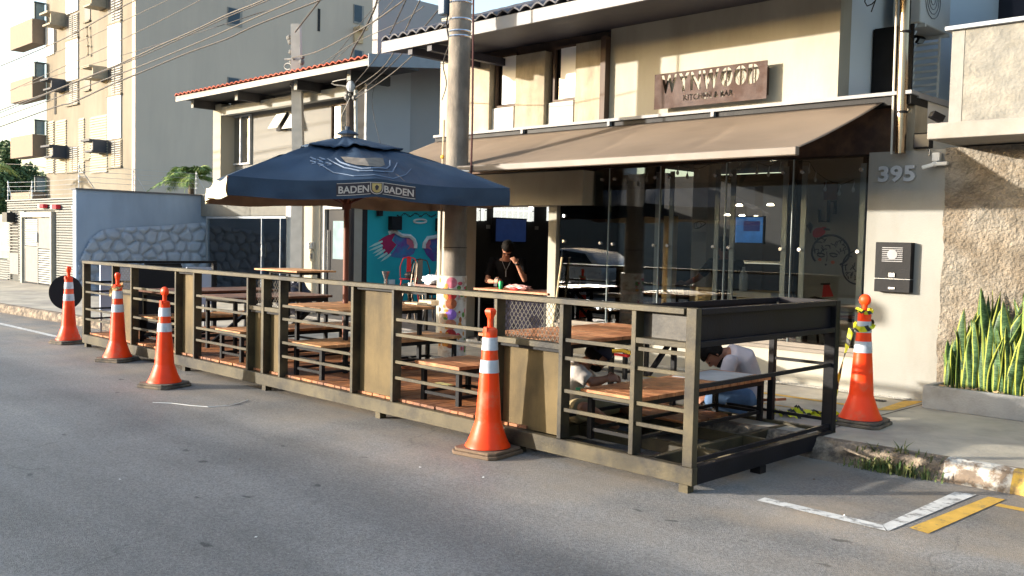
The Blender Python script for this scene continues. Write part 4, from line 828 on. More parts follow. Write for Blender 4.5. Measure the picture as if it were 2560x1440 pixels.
# ---------------------------------------------------------------- apartment block behind
AY = 15.8
ap = thing('apartment_block', 'tall beige apartment block with balconies, small windows and white tiled strips', 'apartment block', (-38, 20, .1))
AXc = P(338, 300, y=AY).x; AXl = P(116, 300, y=AY).x; ABK = P(948, 100, x=AXc).y
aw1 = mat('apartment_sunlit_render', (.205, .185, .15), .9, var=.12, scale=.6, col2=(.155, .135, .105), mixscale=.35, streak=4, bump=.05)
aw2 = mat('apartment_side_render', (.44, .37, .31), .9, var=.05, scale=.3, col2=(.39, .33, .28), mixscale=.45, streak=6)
MB().box(AXl, AXc-.02, AY, AY+.3, 0, 16).box(AXl, AXl+.3, AY+.301, ABK, 0, 16).build('front_wall', aw1, ap)
MB().box(AXc-.3, AXc, AY-.001, ABK, 0, 16).build('side_wall', aw2, ap)
def apx(px, py, dy=0): return P(px, py, y=AY-dy)
tilew = mat('white_mosaic', (.55, .54, .52), .5, var=.12, scale=3, bump=.3, bscale=12)
winm = mat('window_dark', (.05, .05, .055), .3, var=.3); winf = mat('window_louvre', (.34, .33, .30), .6)
def apquad(a, b, c, d, dy0, dy1):   # a..b px, c top d bottom at column a
    x0, x1 = apx(a, c).x, apx(b, c).x; z1, z0 = apx(a, c).z, apx(a, d).z
    return x0, x1, z0, z1
def strip(a, b, c, d):
    x0, x1, z0, z1 = apquad(a, b, c, d, 0, 0); MB().box(x0, x1, AY-.06, AY-.002, z0, z1).build('tiled_strip', tilew, ap)
def awin(a, b, c, d, lou=True):
    x0, x1, z0, z1 = apquad(a, b, c, d, 0, 0); w = MB().box(x0, x1, AY-.03, AY-.002, z0, z1).build('window', winm, ap)
    if lou:
        l = MB(); n = 12; xa = x0+(x1-x0)*.62
        for k in range(n): z = z0+(z1-z0)*(k+.15)/n; l.bar((xa, AY-.05, z), (x1-.03, AY-.05, z), .05, (z1-z0)/n*.35)
        for k in range(n): z = z0+(z1-z0)*(k+.15)/n; l.bar((x0+.3*(x1-x0), AY-.05, z), (xa-.12, AY-.05, z), .03, (z1-z0)/n*.3)
        l.build('louvre', winf, w)
    MB().box(x0-.03, x1+.03, AY-.09, AY-.031, z0-.07, z0-.001).build('sill', aw1, w)
rows = [(272, 306, (0, 62), (172, 240), (352, 418)), (168, 198, (42, 102), (208, 264), (368, 430))]
for a, b, *rr in rows:
    for c, d in rr: awin(a, b, c if c else -20, d)
for a, b, c, d in ((272, 305, 64, 170), (272, 305, 244, 350), (168, 197, 106, 205), (168, 197, -60, 38)): strip(a, b, c, d)
for c, d in ((20, 55), (192, 226), (362, 398)): awin(213, 227, c, d, False)
hood_l = mat('hood_cream', (.30, .26, .20), .8); hood_d = mat('hood_dark', (.05, .055, .07), .7)
for i, (a, b, c, d) in enumerate(((122, 163, 42, 74), (123, 165, 205, 232), (123, 168, 368, 398), (225, 266, -2, 28), (225, 270, 174, 205), (225, 270, 354, 385))):
    m_ = hood_l if i in (0, 3, 4) else hood_d; x0, x1, z0, z1 = apquad((a+b)/2, b, c, d, 0, 0)
    MB().box(x0, x1, AY-.75, AY-.003, z1-.08, z1).box(x0+.1, x1, AY-.65, AY-.003, z0, z0+.07).box(x1-.08, x1, AY-.6, AY-.003, z0+.071, z1-.081).build('aircon_shelf', m_, ap)
for c, d in ((75, 130), (232, 286), (372, 436)):
    x0, x1, z0, z1 = apquad(137, 141, c, d, 0, 0); MB().box(x0, x1, AY-.03, AY-.002, z0, z1).build('dark_slot', dark, ap)
strip(117, 137, 72, 142)
lz0, lz1 = apx(300, 432).z, apx(300, 352).z
n = 22
for a, b in ((118, 136), (142, 167), (199, 212), (228, 270)):
    x0, x1 = apx(a, 400).x, apx(b, 400).x
    lv = MB().box(x0, x1, AY-.019, AY-.003, apx(a, 434).z, apx(a, 434).z+2.35)
    for k in range(n): z = apx(a, 434).z+(2.35)*k/n; lv.box(x0, x1, AY-.06, AY-.018, z, z+.055)
    lv.build('slat_band', mat('cream_slat', (.30, .275, .22), .7), ap)
# balconies on the far left corner
br = mat('balcony_brown', (.20, .155, .12), .8, var=.05); bgl = mat('balcony_glass', (.20, .28, .32), .15)
by0 = P(79, 200, x=AXl-.1).y
for c, d, e in ((48, 100, 8), (192, 238, 158), (336, 382, 302), (480, 497, 443)):
    zc, zd, ze = [P(90, q, x=AXl-.1).z for q in (c, d if d < 490 else 530, e)]
    MB().box(AXl-3, AXl-.01, by0, AY-.002, zd-.15, zc).build('balcony', br, ap)
    MB().box(AXl-.08, AXl-.05, by0+.15, AY-.05, zc+.01, ze).build('balcony_glazing', bgl, ap)
    f = MB(); f.box(AXl-.1, AXl-.0, by0+.1, by0+.16, zc, ze+.05).box(AXl-.1, AXl-.0, by0+.1, AY-.002, ze, ze+.06); f.build('balcony_frame', mat('balcony_dark_frame', (.06, .08, .09), .6), ap)
# side wall windows
def swin(a, b, c, d):
    p, q = P(a, d, x=AXc), P(b, c, x=AXc); fr_ = MB().box(AXc+.002, AXc+.04, p.y, q.y, p.z, P(a, c, x=AXc).z).build('window', mat('window_trim', (.22, .21, .2), .7), ap)
    MB().box(AXc+.041, AXc+.05, p.y+.03, q.y-.12, p.z+.08, P(a, c, x=AXc).z-.03).build('pane', mat('window_blue_glass', (.03, .05, .075), .5), fr_)
swin(568, 605, 17, 62); swin(568, 602, 192, 240); swin(883, 909, 10, 57); swin(883, 909, 123, 180)
p = P(896, 60, x=AXc); MB().box(AXc+.002, AXc+.5, P(884, 70, x=AXc).y, P(905, 70, x=AXc).y, P(884, 75, x=AXc).z, P(884, 68, x=AXc).z).box(AXc+.002, AXc+.12, P(884, 70, x=AXc).y, P(905, 70, x=AXc).y, P(884, 106, x=AXc).z, P(884, 76, x=AXc).z).build('aircon_shelf', mat('shelf_cream', (.45, .33, .2), .8), ap)
p = P(797, 50, x=AXc); MB().box(AXc+.002, AXc+.03, p.y-.06, p.y+.06, P(797, 78, x=AXc).z, P(797, 22, x=AXc).z).build('vent_slot', dark, ap)
# hanging pipe with lamps on the sunlit face
hp = MB(); q0 = [apx(217, 68, .12), apx(218, 90, .12), apx(220, 115, .12), apx(220, 137, .12)]; hp.tube(q0, .025, 6); [hp.ell(q+Vector((-.03, 0, 0)), (.09, .07, .05), 8, 6) for q in q0]; hp.build('wall_pipe', mat('tan_pipe', (.28, .24, .18), .7), ap)
# ---------------------------------------------------------------- trees
leafA = mat('tree_leaf_dark', (.045, .085, .035), .7, var=.5, scale=3); leafB = mat('tree_leaf_mid', (.085, .13, .05), .7, var=.5, scale=3); bark = mat('tree_bark', (.10, .075, .055), .9, var=.3)
def tree(c, h, r, lab, seed, n=2600, m_=leafA, m2=leafB, trunk=.35, leaf=.11, nm='tree', squash=1.0):
    random.seed(seed); t = thing(nm, lab, 'tree', c, 'trees in the distance at the left'); c = Vector(c); tm = MB(); th = h*trunk
    tm.tube([c, c+Vector((.05*r, 0, th*.5)), c+Vector((0, .05*r, th)), c+Vector((.02*r, 0, h*.7))], [r*.11, r*.085, r*.07, r*.03], 8)
    cl = []
    for k in range(34):
        d = Vector((random.gauss(0, 1), random.gauss(0, 1), random.gauss(0, .8))).normalized()*r*random.uniform(.35, 1); p = c+Vector((0, 0, th+(h-th)*.5))+Vector((d.x, d.y, d.z*(h-th)/2/r*squash)); cl.append((p, r*random.uniform(.16, .34)))
        if k < 10: tm.tube([c+Vector((0, 0, th*random.uniform(.7, 1.3))), (c+Vector((0, 0, th))+p)/2+Vector((0, 0, .1*r)), p], [r*.04, r*.025, r*.012], 5)
    tm.build('trunk', bark, t); lm = MB()
    for k in range(n):
        p, q = random.choice(cl); d = Vector((random.gauss(0, 1), random.gauss(0, 1), random.gauss(0, 1))).normalized()*q*random.uniform(.5, 1.05); o = p+d
        a = Vector((random.gauss(0, 1), random.gauss(0, 1), random.gauss(0, .6))).normalized(); b = a.cross(Vector((random.gauss(0, 1), random.gauss(0, 1), random.gauss(0, 1)))).normalized(); s = leaf*random.uniform(.6, 1.4)
        lm.add([o-a*s, o+b*s*.45, o+a*s, o-b*s*.45], [(0, 1, 2, 3)], int(random.random() < .45))
    lm.build('crown', [m_, m2], t)
tree(P(20, 560, y=24)*1+Vector((0, 0, -1.6)), 7.3, 2.6, 'big dark green tree rising behind the slatted fence at the left edge', 1, 9000, leaf=.17)
tree(P(-20, 560, y=22)*1+Vector((0, 0, -1.6)), 5.6, 2.8, 'dense dark tree at the far left edge behind the lantern', 2, 6000, leaf=.17)
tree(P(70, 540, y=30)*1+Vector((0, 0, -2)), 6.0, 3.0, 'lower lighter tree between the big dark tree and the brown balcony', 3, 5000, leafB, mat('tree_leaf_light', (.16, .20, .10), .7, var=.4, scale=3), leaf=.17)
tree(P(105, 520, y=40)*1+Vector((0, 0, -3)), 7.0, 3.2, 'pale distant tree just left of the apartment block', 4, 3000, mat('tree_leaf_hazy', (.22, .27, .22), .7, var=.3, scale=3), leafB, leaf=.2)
# ---------------------------------------------------------------- palms
pg = mat('palm_green', (.15, .24, .07), .6, var=.35, scale=8); pg2 = mat('palm_yellow_green', (.32, .38, .12), .6, var=.3, scale=8)
def palm(c, h, r, n, lab, seed, nl=26):
    random.seed(seed); t = thing('palm_tree', lab, 'palm tree', c); c = Vector(c); top = c+Vector((0, 0, h))
    MB().tube([c, c+Vector((.02, 0, h*.6)), top], [.12, .09, .07], 8).build('trunk', bark, t)
    for k in range(n):
        a = 2*pi*k/n+random.uniform(-.2, .2); el_ = random.uniform(.35, 1.35); L_ = r*random.uniform(.8, 1.1); f = MB(); pts = []
        for j in range(9):
            s = j/8; hor = L_*(s*cos(el_)*.9+.15*s*s); z = L_*(s*sin(el_)-.75*s*s); pts.append(top+Vector((cos(a)*hor, sin(a)*hor, z)))
        f.tube(pts, [.014-.0012*j for j in range(9)], 4)
        for j in range(nl):
            s = .12+.86*j/nl; i = min(int(s*8), 7); o = pts[i].lerp(pts[i+1], s*8-i); d = (pts[i+1]-pts[i]).normalized(); sd = d.cross(Vector((0, 0, 1))).normalized(); ll = r*.32*sin(pi*min(1, s+.12))**.6
            for q in (-1, 1):
                e = o+(sd*q*.8+d*.7).normalized()*ll+Vector((0, 0, -ll*.35+random.uniform(-.03, .03))); m_ = (o+e)/2+Vector((0, 0, ll*.1)); w = d*.014
                f.add([o-w, o+w, m_+w, m_-w, e], [(0, 1, 2, 3), (3, 2, 4)], int(random.random() < .4))
        f.build('frond', [pg, pg2], t)
pb_ = P(478, 470, x=-23.0); palm((pb_.x, pb_.y, .15), pb_.z+.05, 1.15, 24, 'small feathery palm behind the blue-grey wall', 6, 34)
q = P(-18, 418, y=13); palm((q.x, q.y, .1), q.z-.1, 1.3, 12, 'palm with fronds just reaching in at the left picture edge', 7)
# ---------------------------------------------------------------- poles and cables
polem = mat('pole_concrete', (.25, .215, .18), .85, var=.18, scale=5, col2=(.15, .13, .11), mixscale=3, streak=3, bump=.3, bscale=40)
bp_ = thing('utility_pole', 'thick round concrete utility pole standing in front of the awning', 'utility pole', (-8.53, 7.6, .15))
MB().tube([(-8.53, 7.6, .15), (-8.52, 7.6, 3), (-8.50, 7.6, 6.6)], [.138, .134, .128], 24).build('shaft', polem, bp_, smooth=True)
for z, r in ((4.02, .134), (4.08, .134), (4.22, .134), (4.42, .134)): MB().lathe([(r, -.012), (r+.006, 0), (r, .012)], (-8.51, 7.6, z), 20).build('steel_band', chrome, bp_)
for z in (1.52, 2.42): MB().lathe([(.142, -.004), (.145, 0), (.142, .004)], (-8.525, 7.6, z), 20).build('tie_wire', black, bp_)
cx_ = P(1112, 200, y=7.52).x; MB().tube([P(1100, 700, y=7.55), P(1106, 430, y=7.55), P(1110, 300, y=7.55)], .014, 6).build('conduit', mat('yellowed_conduit', (.5, .42, .3), .6), bp_)
MB().tube([P(1176, 510, y=7.5), P(1181, 300, y=7.5), P(1184, -40, y=7.5)], .012, 6).build('dark_cable', mat('dark_red_cable', (.06, .02, .02), .6), bp_)
p = P(1106, 392, y=7.5); MB().ell(p, (.03, .02, .025), 8, 6).build('yellow_clamp', mat('amber_clamp', (.6, .3, .03), .5), bp_)
a_, b_ = P(1112, 422, y=7.45), P(1172, 428, y=7.45); MB().tube([a_, b_], .008, 6).build('white_tie', whitep, bp_)
# transformer box at the top of the frame
tb = thing('pole_box', 'blue-grey cable box strapped high on the left of the concrete pole', 'cable box', P(1112, 40, y=7.5)); a_ = P(1105, -30, y=7.5); b_ = P(1120, 36, y=7.5)
MB().box(a_.x, b_.x, 7.44, 7.56, b_.z, a_.z).build('case', mat('cable_box_blue', (.05, .08, .13), .5), tb, bevel=.01); MB().tube([b_, P(1116, 60, y=7.5), P(1124, 110, y=7.5)], .01, 6).build('lead', black, tb)
# printed wrap at the foot of the pole
wr = thing('pole_wrap', 'bright printed wrap of fruit and candy pictures around the foot of the concrete pole', 'wrap', (-8.53, 7.6, .15))
wm = mat('wrap_print_base', (.60, .55, .50), .6, var=.2, scale=12, col2=(.42, .30, .22), mixscale=7, mixlo=.5, mixhi=.62)
MB().tube([(-8.55, 7.6, .16), (-8.55, 7.6, 1.18)], [.168, .165], 28).build('sheet', wm, wr, smooth=True)
cols = [((.55, .08, .12), 'wrap_red'), ((.42, .03, .03), 'wrap_crimson'), ((.35, .10, .04), 'wrap_brown'), ((.28, .15, .55), 'wrap_violet'), ((.50, .20, .12), 'wrap_stripe'), ((.10, .22, .05), 'wrap_green'), ((.60, .25, .05), 'wrap_orange'), ((.62, .18, .25), 'wrap_pink')]
wcm = [mat(n_, c, .6, var=.3, scale=25) for c, n_ in cols]
def onwrap(ang, z, rx, rz, mi, mb):
    vs = []; R_ = .1695
    for k in range(14):
        t = 2*pi*k/14; a2 = ang+rx*cos(t)/R_; vs.append(Vector((-8.55+cos(a2)*R_, 7.6+sin(a2)*R_, z+rz*sin(t))))
    cc = Vector((-8.55+cos(ang)*R_*1.01, 7.6+sin(ang)*R_*1.01, z)); vs.append(cc)
    mb.add(vs, [(k, (k+1) % 14, 14) for k in range(14)], mi)
wb = MB(); random.seed(9); ca = math.atan2(-7.6, 8.64)
for i, (z, mi) in enumerate(((1.10, 7), (.96, 1), (.85, 2), (.72, 3), (.60, 4), (.48, 1), (.38, 2))): onwrap(ca-.12, z, .070, .066, mi, wb)
for k in range(46):
    an = ca+random.choice([-1, 1])*random.uniform(.38, 1.25); onwrap(an, random.uniform(.25, 1.14), random.uniform(.012, .034), random.uniform(.012, .035), (6 if an < ca and random.random() < .6 else random.choice([5, 0, 6, 7, 2, 5])), wb)
wb.build('printed_fruit', wcm, wr)
# slim pole at the grey house
tp_ = thing('slim_pole', 'slim square concrete service pole in front of the grey house', 'utility pole', (-17.75, 10.9, .15))
sx_ = P(746, 380, y=10.9); st_ = P(740, 62, y=10.9)
MB().tube([(sx_.x, 10.9, .15), (sx_.x, 10.9, sx_.z), st_], [.17, .155, .13], 4).build('shaft', mat('slim_pole_concrete', (.40, .39, .37), .85, var=.1), tp_)
fx = MB(); 
for a, b, s in ((723, 95, .06), (725, 105, .05), (727, 130, .05), (754, 155, .06), (728, 155, .05), (757, 142, .04)): fx.ell(P(a, b, y=10.85), (s, s, s*1.2), 8, 6)
fx.tube([P(712, 148, y=10.8), P(735, 148, y=10.8)], .02, 6).tube([P(720+9*cos(t), 166+8*sin(t), y=10.8) for t in [radians(q) for q in range(0, 361, 30)]], .012, 5).tube([P(727, 170, y=10.8), P(728, 215, y=10.8)], .03, 6).build('fittings', mat('dirty_insulator', (.13, .13, .13), .5), tp_)
dp_ = thing('dark_pole', 'dark wooden cable pole with bundled wires in front of the grey house', 'utility pole', (-15.9, 10.8, .15))
a_, b_ = P(877, 360, y=10.8), P(876, 190, y=10.8); MB().tube([(a_.x, 10.8, .15), a_, b_], [.09, .085, .075], 10).build('shaft', mat('dark_pole_wood', (.05, .04, .035), .9), dp_)
a_, b_ = P(890, 360, y=10.75), P(889, 225, y=10.75); MB().tube([(a_.x, 10.75, 2.3), a_, b_], .035, 8).build('pvc_conduit', mat('grey_pvc', (.42, .42, .40), .6), dp_)
fx = MB(); random.seed(11)
for k in range(16): c = P(random.uniform(866, 886), random.uniform(190, 245), y=10.7); fx.ell(c, (random.uniform(.02, .06),)*3, 7, 5)
fx.tube([P(q[0], q[1], y=10.6) for q in ((868, 197), (850, 200), (832, 204), (829, 208), (836, 212), (870, 216))], .012, 5); fx.tube([P(875, 245, y=10.6), P(866, 265, y=10.6), P(855, 288, y=10.6)], .01, 5).build('wire_bundle', mat('dirty_insulator', (.13, .13, .13), .5), dp_)
c = P(877, 216, y=10.6); MB().ell(c, (.09, .08, .11), 10, 8).build('insulator', mat('pale_insulator', (.42, .45, .5), .4), dp_)
# overhead cables
cabd = mat('cable_black', (.045, .04, .04), .6); cabl = mat('cable_grey', (.085, .075, .068), .6)
def cable(pts, r, m_, lab, grp='overhead cables along the street'):
    pts = [Vector(p) for p in pts]; sm_ = []
    for i in range(len(pts)-1):
        for k in range(6):
            t = k/6; p0, p1, p2, p3 = pts[max(i-1, 0)], pts[i], pts[i+1], pts[min(i+2, len(pts)-1)]
            sm_.append(.5*((2*p1)+(-p0+p2)*t+(2*p0-5*p1+4*p2-p3)*t*t+(-p0+3*p1-3*p2+p3)*t**3))
    sm_.append(pts[-1]); tag(MB().tube(sm_, r, 5).build('overhead_cable', m_, org=pts[0], smooth=2), lab, 'cable', grp)
def C(pts, y=7.4): return [P(a, b, y=y) for a, b in pts]
cable(C([(-60, 318), (0, 295), (133, 247), (338, 170), (433, 132), (533, 90), (640, 43), (740, 0), (830, -40)]), .011, cabl, 'thin grey overhead cable, second lowest of those crossing the left sky')
cable(C([(-60, 337), (0, 317), (140, 267), (180, 257), (267, 217), (338, 187), (467, 133), (567, 97), (640, 63), (800, 0), (880, -35)]), .014, cabd, 'lowest and thickest overhead cable crossing the apartment block')
cable(C([(-60, 300), (52, 256), (117, 233), (267, 173), (338, 142), (400, 113), (483, 77), (567, 37), (640, 8), (700, -20)]), .013, cabl, 'twisted overhead cable just above the middle of the bundle')
cable(C([(-60, 306), (60, 258), (200, 202), (338, 147), (483, 82), (567, 43), (640, 13), (720, -20)], 7.5), .010, cabd, 'overhead cable running close beneath the twisted cable')
cable(C([(-60, 265), (80, 202), (250, 125), (380, 62), (463, 20), (520, -10)]), .007, cabl, 'thin pale overhead cable above the bundle')
cable(C([(-60, 190), (138, 107), (290, 25), (340, 0), (400, -30)]), .012, cabl, 'highest thick pale overhead cable at the upper left')
cable(C([(-60, 225), (100, 150), (250, 80), (420, 0), (470, -20)]), .006, cabl, 'second highest thin overhead cable at the upper left')
cable(C([(60, 215), (200, 170), (500, 80), (640, 35), (690, 20), (760, -10)], 7.6), .006, cabd, 'thin dark overhead cable crossing in front of the small side window')
g2 = 'service cables fanning from the concrete pole to the two house poles'
cable([P(738, 80, y=10.8), P(757, 55, y=10.3), P(800, 0, y=9.3), P(830, -40, y=9)], .016, cabd, 'thick twisted cable from the top of the slim pole up to the left', g2)
cable([P(728, 145, y=10.8), P(790, 130, y=10.4), P(870, 90, y=9.6), P(940, 50, y=9), P(1010, 0, y=8.3), P(1040, -20, y=8)], .012, cabl, 'pale cable sagging from the slim pole toward the concrete pole', g2)
cable([P(866, 190, y=10.8), P(880, 130, y=10.4), P(905, 85, y=9.8), P(935, 25, y=9), P(945, -10, y=8.7)], .016, cabd, 'thick black cable rising steeply from the dark pole', g2)
cable([P(735, 185, y=10.8), P(800, 160, y=10.3), P(880, 110, y=9.6), P(1000, 55, y=8.8), P(1060, 15, y=8.2)], .006, cabl, 'thin pale cable from the middle of the slim pole', g2)
for i, (a, b, c, d, e, f, lab) in enumerate(((884, 212, 950, 130, 1015, 0, 'dark cable from the dark pole to the top left of the concrete pole'), (884, 222, 965, 160, 1050, 0, 'grey cable from the dark pole, just right of the steepest dark one'), (888, 238, 980, 160, 1108, 10, 'grey cable running from the white conduit up to the concrete pole'), (888, 246, 985, 180, 1112, 60, 'lowest grey cable between the dark pole and the concrete pole'), (820, 165, 900, 60, 960, -10, 'very thin cable rising above the red roof'), (838, 150, 930, 60, 1000, -20, 'thin paired cable rising right above the red roof'))):
    cable([P(a, b, y=10.7), P(c, d, y=9.6), P(e, f, y=7.9)], .009 if i < 4 else .005, cabd if i % 2 == 0 else cabl, lab, g2)
cable([P(1124, 110, y=7.5), P(1108, 160, y=7.8), P(1116, 210, y=8.3), P(1105, 250, y=9.2)], .007, cabd, 'thin black wire dropping from the cable box beside the concrete pole', g2)
cable([P(960, 395, y=10.2), P(930, 250, y=10.9), P(960, 160, y=10.9)], .005, cabd, 'thin wire hanging in front of the pale blue side wall', g2)
cable([P(-40, 408, y=20), P(60, 412, y=18), P(116, 420, y=15.8)], .02, cabd, 'single thin cable between the trees and the apartment block', g2)
# ---------------------------------------------------------------- parklet
pk = thing('parklet', 'long black steel parklet frame with railings, mesh panels and a planked deck beside the kerb', 'parklet', (-8.46, 6.1, 0))
Y0, Y1 = 5.128, 7.13; L0, L1 = -13.56, -3.41; ZB0, ZB1, ZT0, ZT1 = .055, .175, 1.165, 1.205
frontm = steel; FD = .10
m = MB(); m.box(L0, L1, Y0, Y0+.06, ZB0, ZB1).box(L0, L1, Y1-.05, Y1, ZB0, ZB1).box(L0, L0+.06, Y0+.061, Y1-.051, ZB0, ZB1)
for y in (5.75, 6.4): m.box(L0+.061, L1-.061, y, y+.05, ZB0+.01, ZB1-.015)
for i in range(9): m.box(L0+.9+i*1.1, L0+.95+i*1.1, Y0+.061, Y1-.051, ZB0+.012, ZB1-.018)
m.build('base_frame', frontm, pk, bevel=.004)
MB().box(L1-.06, L1-.001, Y0+.061, Y1-.051, ZB0, ZB1).build('end_beam', mat('shaded_black_steel', (.012, .0115, .015), .5, 0, spec=.12, var=.25, scale=5, bump=.06, bscale=60), pk, bevel=.004)
m = MB(); m.box(L0, L1-.1, Y0-.005, Y0+FD, ZT0, ZT1); m.build('top_rail', frontm, pk, bevel=.003)
m = MB().box(L0, -3.98, Y1-.05, Y1, ZT0-.08, ZT1-.05)
posts = {'a': (L0, .06), 'b': (-12.56, .035), 'c': (-11.98, .035), 'd': (-10.74, .035), 'e': (-10.28, .035), 'f': (-9.07, .035), 'g': (-8.77, .05), 'h': (-8.43, .035), 'i': (-7.185, .04), 'j': (-6.58, .035), 'k': (-5.285, .035), 'l': (-4.60, .04), 'm': (-3.94, .04)}
for k, (x, w) in posts.items(): MB().box(x, x+w, Y0+.002, Y0+FD-.002, ZB1+.001, ZT0-.001).build('post', frontm, pk, bevel=.003)
MB().box(L1-.08, L1, Y0-.008, Y0+.05, ZB1+.001, ZT1+.006).build('corner_post', frontm, pk, bevel=.004)
MB().box(L1-.09, L1, Y1-.075, Y1+.0, -.0+.155, ZT1).build('corner_post', black, pk, bevel=.004)
RZ = (.905, .772, .532, .392)
def rails(xa, xb, y=Y0+.02, zs=RZ, m_=frontm):
    for z in zs: MB().box(xa, xb, y, y+.018, z-.014, z+.014).build('rail', m_, pk, bevel=.002)
for a, b in (('a', 'b'), ('c', 'd'), ('e', 'f'), ('h', 'i'), ('j', 'k'), ('l', 'm')): rails(posts[a][0]+posts[a][1]+.001, posts[b][0]-.001)
rails(posts['m'][0]+.041, L1-.081, zs=(.905, .772, .532, .392))
# solid panels set back in deep frames
pan = mat('brushed_steel_panel', (.125, .088, .038), .6, 0, var=.3, scale=3, spec=.15, col2=(.045, .033, .017), mixscale=2.6, streak=3, bump=.06, bscale=30, mixlo=.48, mixhi=.72)
def panel(a, b, z0, z1, m_=pan):
    xa = posts[a][0]+posts[a][1]+.001; xb = posts[b][0]-.001; MB().box(xa, xb, Y0+.088, Y0+.094, z0, z1).build('panel', m_, pk)
    MB().box(xa, xb, Y0+.03, Y0+.087, z1-.022, z1).build('panel_edge', black, pk)
panel('d', 'e', ZB1, ZT0-.002); panel('i', 'j', ZB1, ZT0-.002)
for a, b in (('f', 'g'), ('g', 'h'), ('k', 'l'), ('b', 'c')):
    xa = posts[a][0]+posts[a][1]+.001; xb = posts[b][0]-.001; panel(a, b, ZB1, .826)
    MB().box(xa, xb, Y0+.01, Y0+.09, .828, .872).build('mid_rail', frontm, pk, bevel=.002)
    ms = MB(); w = xb-xa; n = int(w/.042); h = ZT0-.874; dz = .052; nz_ = int(h/dz)
    for i in range(n):
        xl_ = xa+w*i/n; xr_ = xa+w*(i+1)/n; xm = (xl_+xr_)/2
        for j in range(nz_):
            z0 = .874+h*j/nz_; z1 = .874+h*(j+1)/nz_; zm = (z0+z1)/2; yy = Y0+.08
            for p, q in (((xl_, yy, zm), (xm, yy, z1)), ((xm, yy, z1), (xr_, yy, zm)), ((xr_, yy, zm), (xm, yy, z0)), ((xm, yy, z0), (xl_, yy, zm))): ms.bar(p, q, .0018, .004)
    ms.build('wire_mesh', mat('mesh_wire', (.05, .042, .03), .5, 0), pk)
# planter boxes at both ends of the frame
def endbox(xa, xb, lab):
    b = MB(); b.box(xa+.02, xb-.04, Y0+.10, Y0+.106, .985, ZT0-.01).box(xa+.02, xb-.04, Y1-.10, Y1-.094, .985, ZT0-.01).box(xa+.02, xa+.026, Y0+.107, Y1-.101, .985, ZT0-.01).box(xb-.05, xb-.044, Y0+.107, Y1-.101, .985, ZT0-.01).box(xa+.03, xb-.06, Y0+.107, Y1-.101, .975, .984)
    return b.build('planter_box', black if lab else black, pk)
xm_ = posts['m'][0]+.041
MB().box(xm_, L1-.081, Y0+.088, Y0+.094, .985, ZT0-.002).build('panel', mat('smeared_steel_panel', (.06, .052, .042), .45, 0, var=.2, scale=4, col2=(.025, .022, .02), mixscale=3.4, bump=.05), pk)
MB().box(xm_, L1-.081, Y0+.0, Y0+.09, .945, .984).build('mid_rail', frontm, pk, bevel=.003)
endm = mat('shaded_black_steel', (.012, .0115, .015), .5, 0, spec=.12, var=.25, scale=5, bump=.06, bscale=60)  # same black paint as the front, bluish shade put into its colour
MB().box(L1-.05, L1-.044, Y0+.06, Y1-.076, .995, ZT0-.002).build('end_panel', endm, pk)
MB().box(L1-.07, L1, Y0+.051, Y1-.076, .955, .994).box(L1-.06, L1, Y0+.051, Y1-.076, ZT0+.002, ZT1).build('end_rail', endm, pk, bevel=.003)
MB().box(xm_-.04, L1-.091, Y1-.05, Y1, ZT0+.002, ZT1).box(xm_-.06, xm_-.02, Y0+.11, Y1-.051, ZT0+.002, ZT1-.003).box(xm_-.04, L1-.091, Y1-.03, Y1-.024, .975, ZT0).box(xm_-.05, xm_-.044, Y0+.11, Y1-.051, .975, ZT0).box(xm_-.04, L1-.091, Y1-.05, Y1, .935, .974).build('planter_box', endm, pk)
for z in (.695, .212): MB().box(L1-.04, L1-.02, Y0+.051, Y1-.076, z-.014, z+.014).build('rail', endm, pk)
# back of the open end
MB().box(-4.0, -3.95, Y1-.05, Y1-.0, ZB1, .934).build('post', black, pk, bevel=.003)
for z in (.695, .25): MB().box(-3.949, L1-.091, Y1-.04, Y1-.02, z-.012, z+.012).build('rail', black, pk)
MB().box(-5.05, -4.001, Y1-.04, Y1-.02, .24, .262).build('rail', black, pk)
# left end: railing, back-left corner, dark panel and a white board
MB().box(L0, L0+.05, Y0+.101, Y1, ZT0, ZT1-.003).build('top_rail', black, pk)
MB().box(L0+.0, L0+.06, Y1-.06, Y1, .155, ZT0-.001).build('corner_post', black, pk)
for z in RZ[:]+(.9,): MB().box(L0+.02, L0+.04, Y0+.101, 5.86, z-.012, z+.012).build('rail', black, pk)
MB().box(L0+.08, L0+.095, 5.86, 6.55, .19, ZT0-.03).build('dark_panel', mat('matt_black_panel', (.012, .012, .014), .7), pk)
MB().box(L0+.02, L0+.06, 6.0, 6.55, .95, ZT0-.002).build('small_panel', black, pk)
wbd = thing('white_board', 'pale white board leaning outside the left end of the parklet', 'board', (-13.75, 6.1, .0)); MB().box(L0-.13, L0-.10, 5.42, 5.95, .48, 1.17).build('sheet', mat('board_white', (.55, .58, .68), .6, var=.04), wbd); MB().box(L0-.13, L0-.10, 6.72, 7.15, .52, 1.10).build('sheet', MATS['board_white'], wbd); MB().box(L0-.12, L0-.11, 5.42, 7.15, 1.171, 1.19).box(L0-.12, L0-.11, 5.42, 5.45, .0, .479).box(L0-.12, L0-.11, 7.0, 7.03, .155, .519).build('frame', alu, wbd)
# feet
for x in (-13.5, -10.55, -8.75, -6.8, -5.05, -3.52): MB().box(x, x+.07, Y0+.01, Y0+.08, .0, ZB0-.001).build('foot', frontm, pk)
MB().box(L1-.08, L1-.0, 5.98, 6.06, .0, ZB0-.001).build('foot', black, pk)
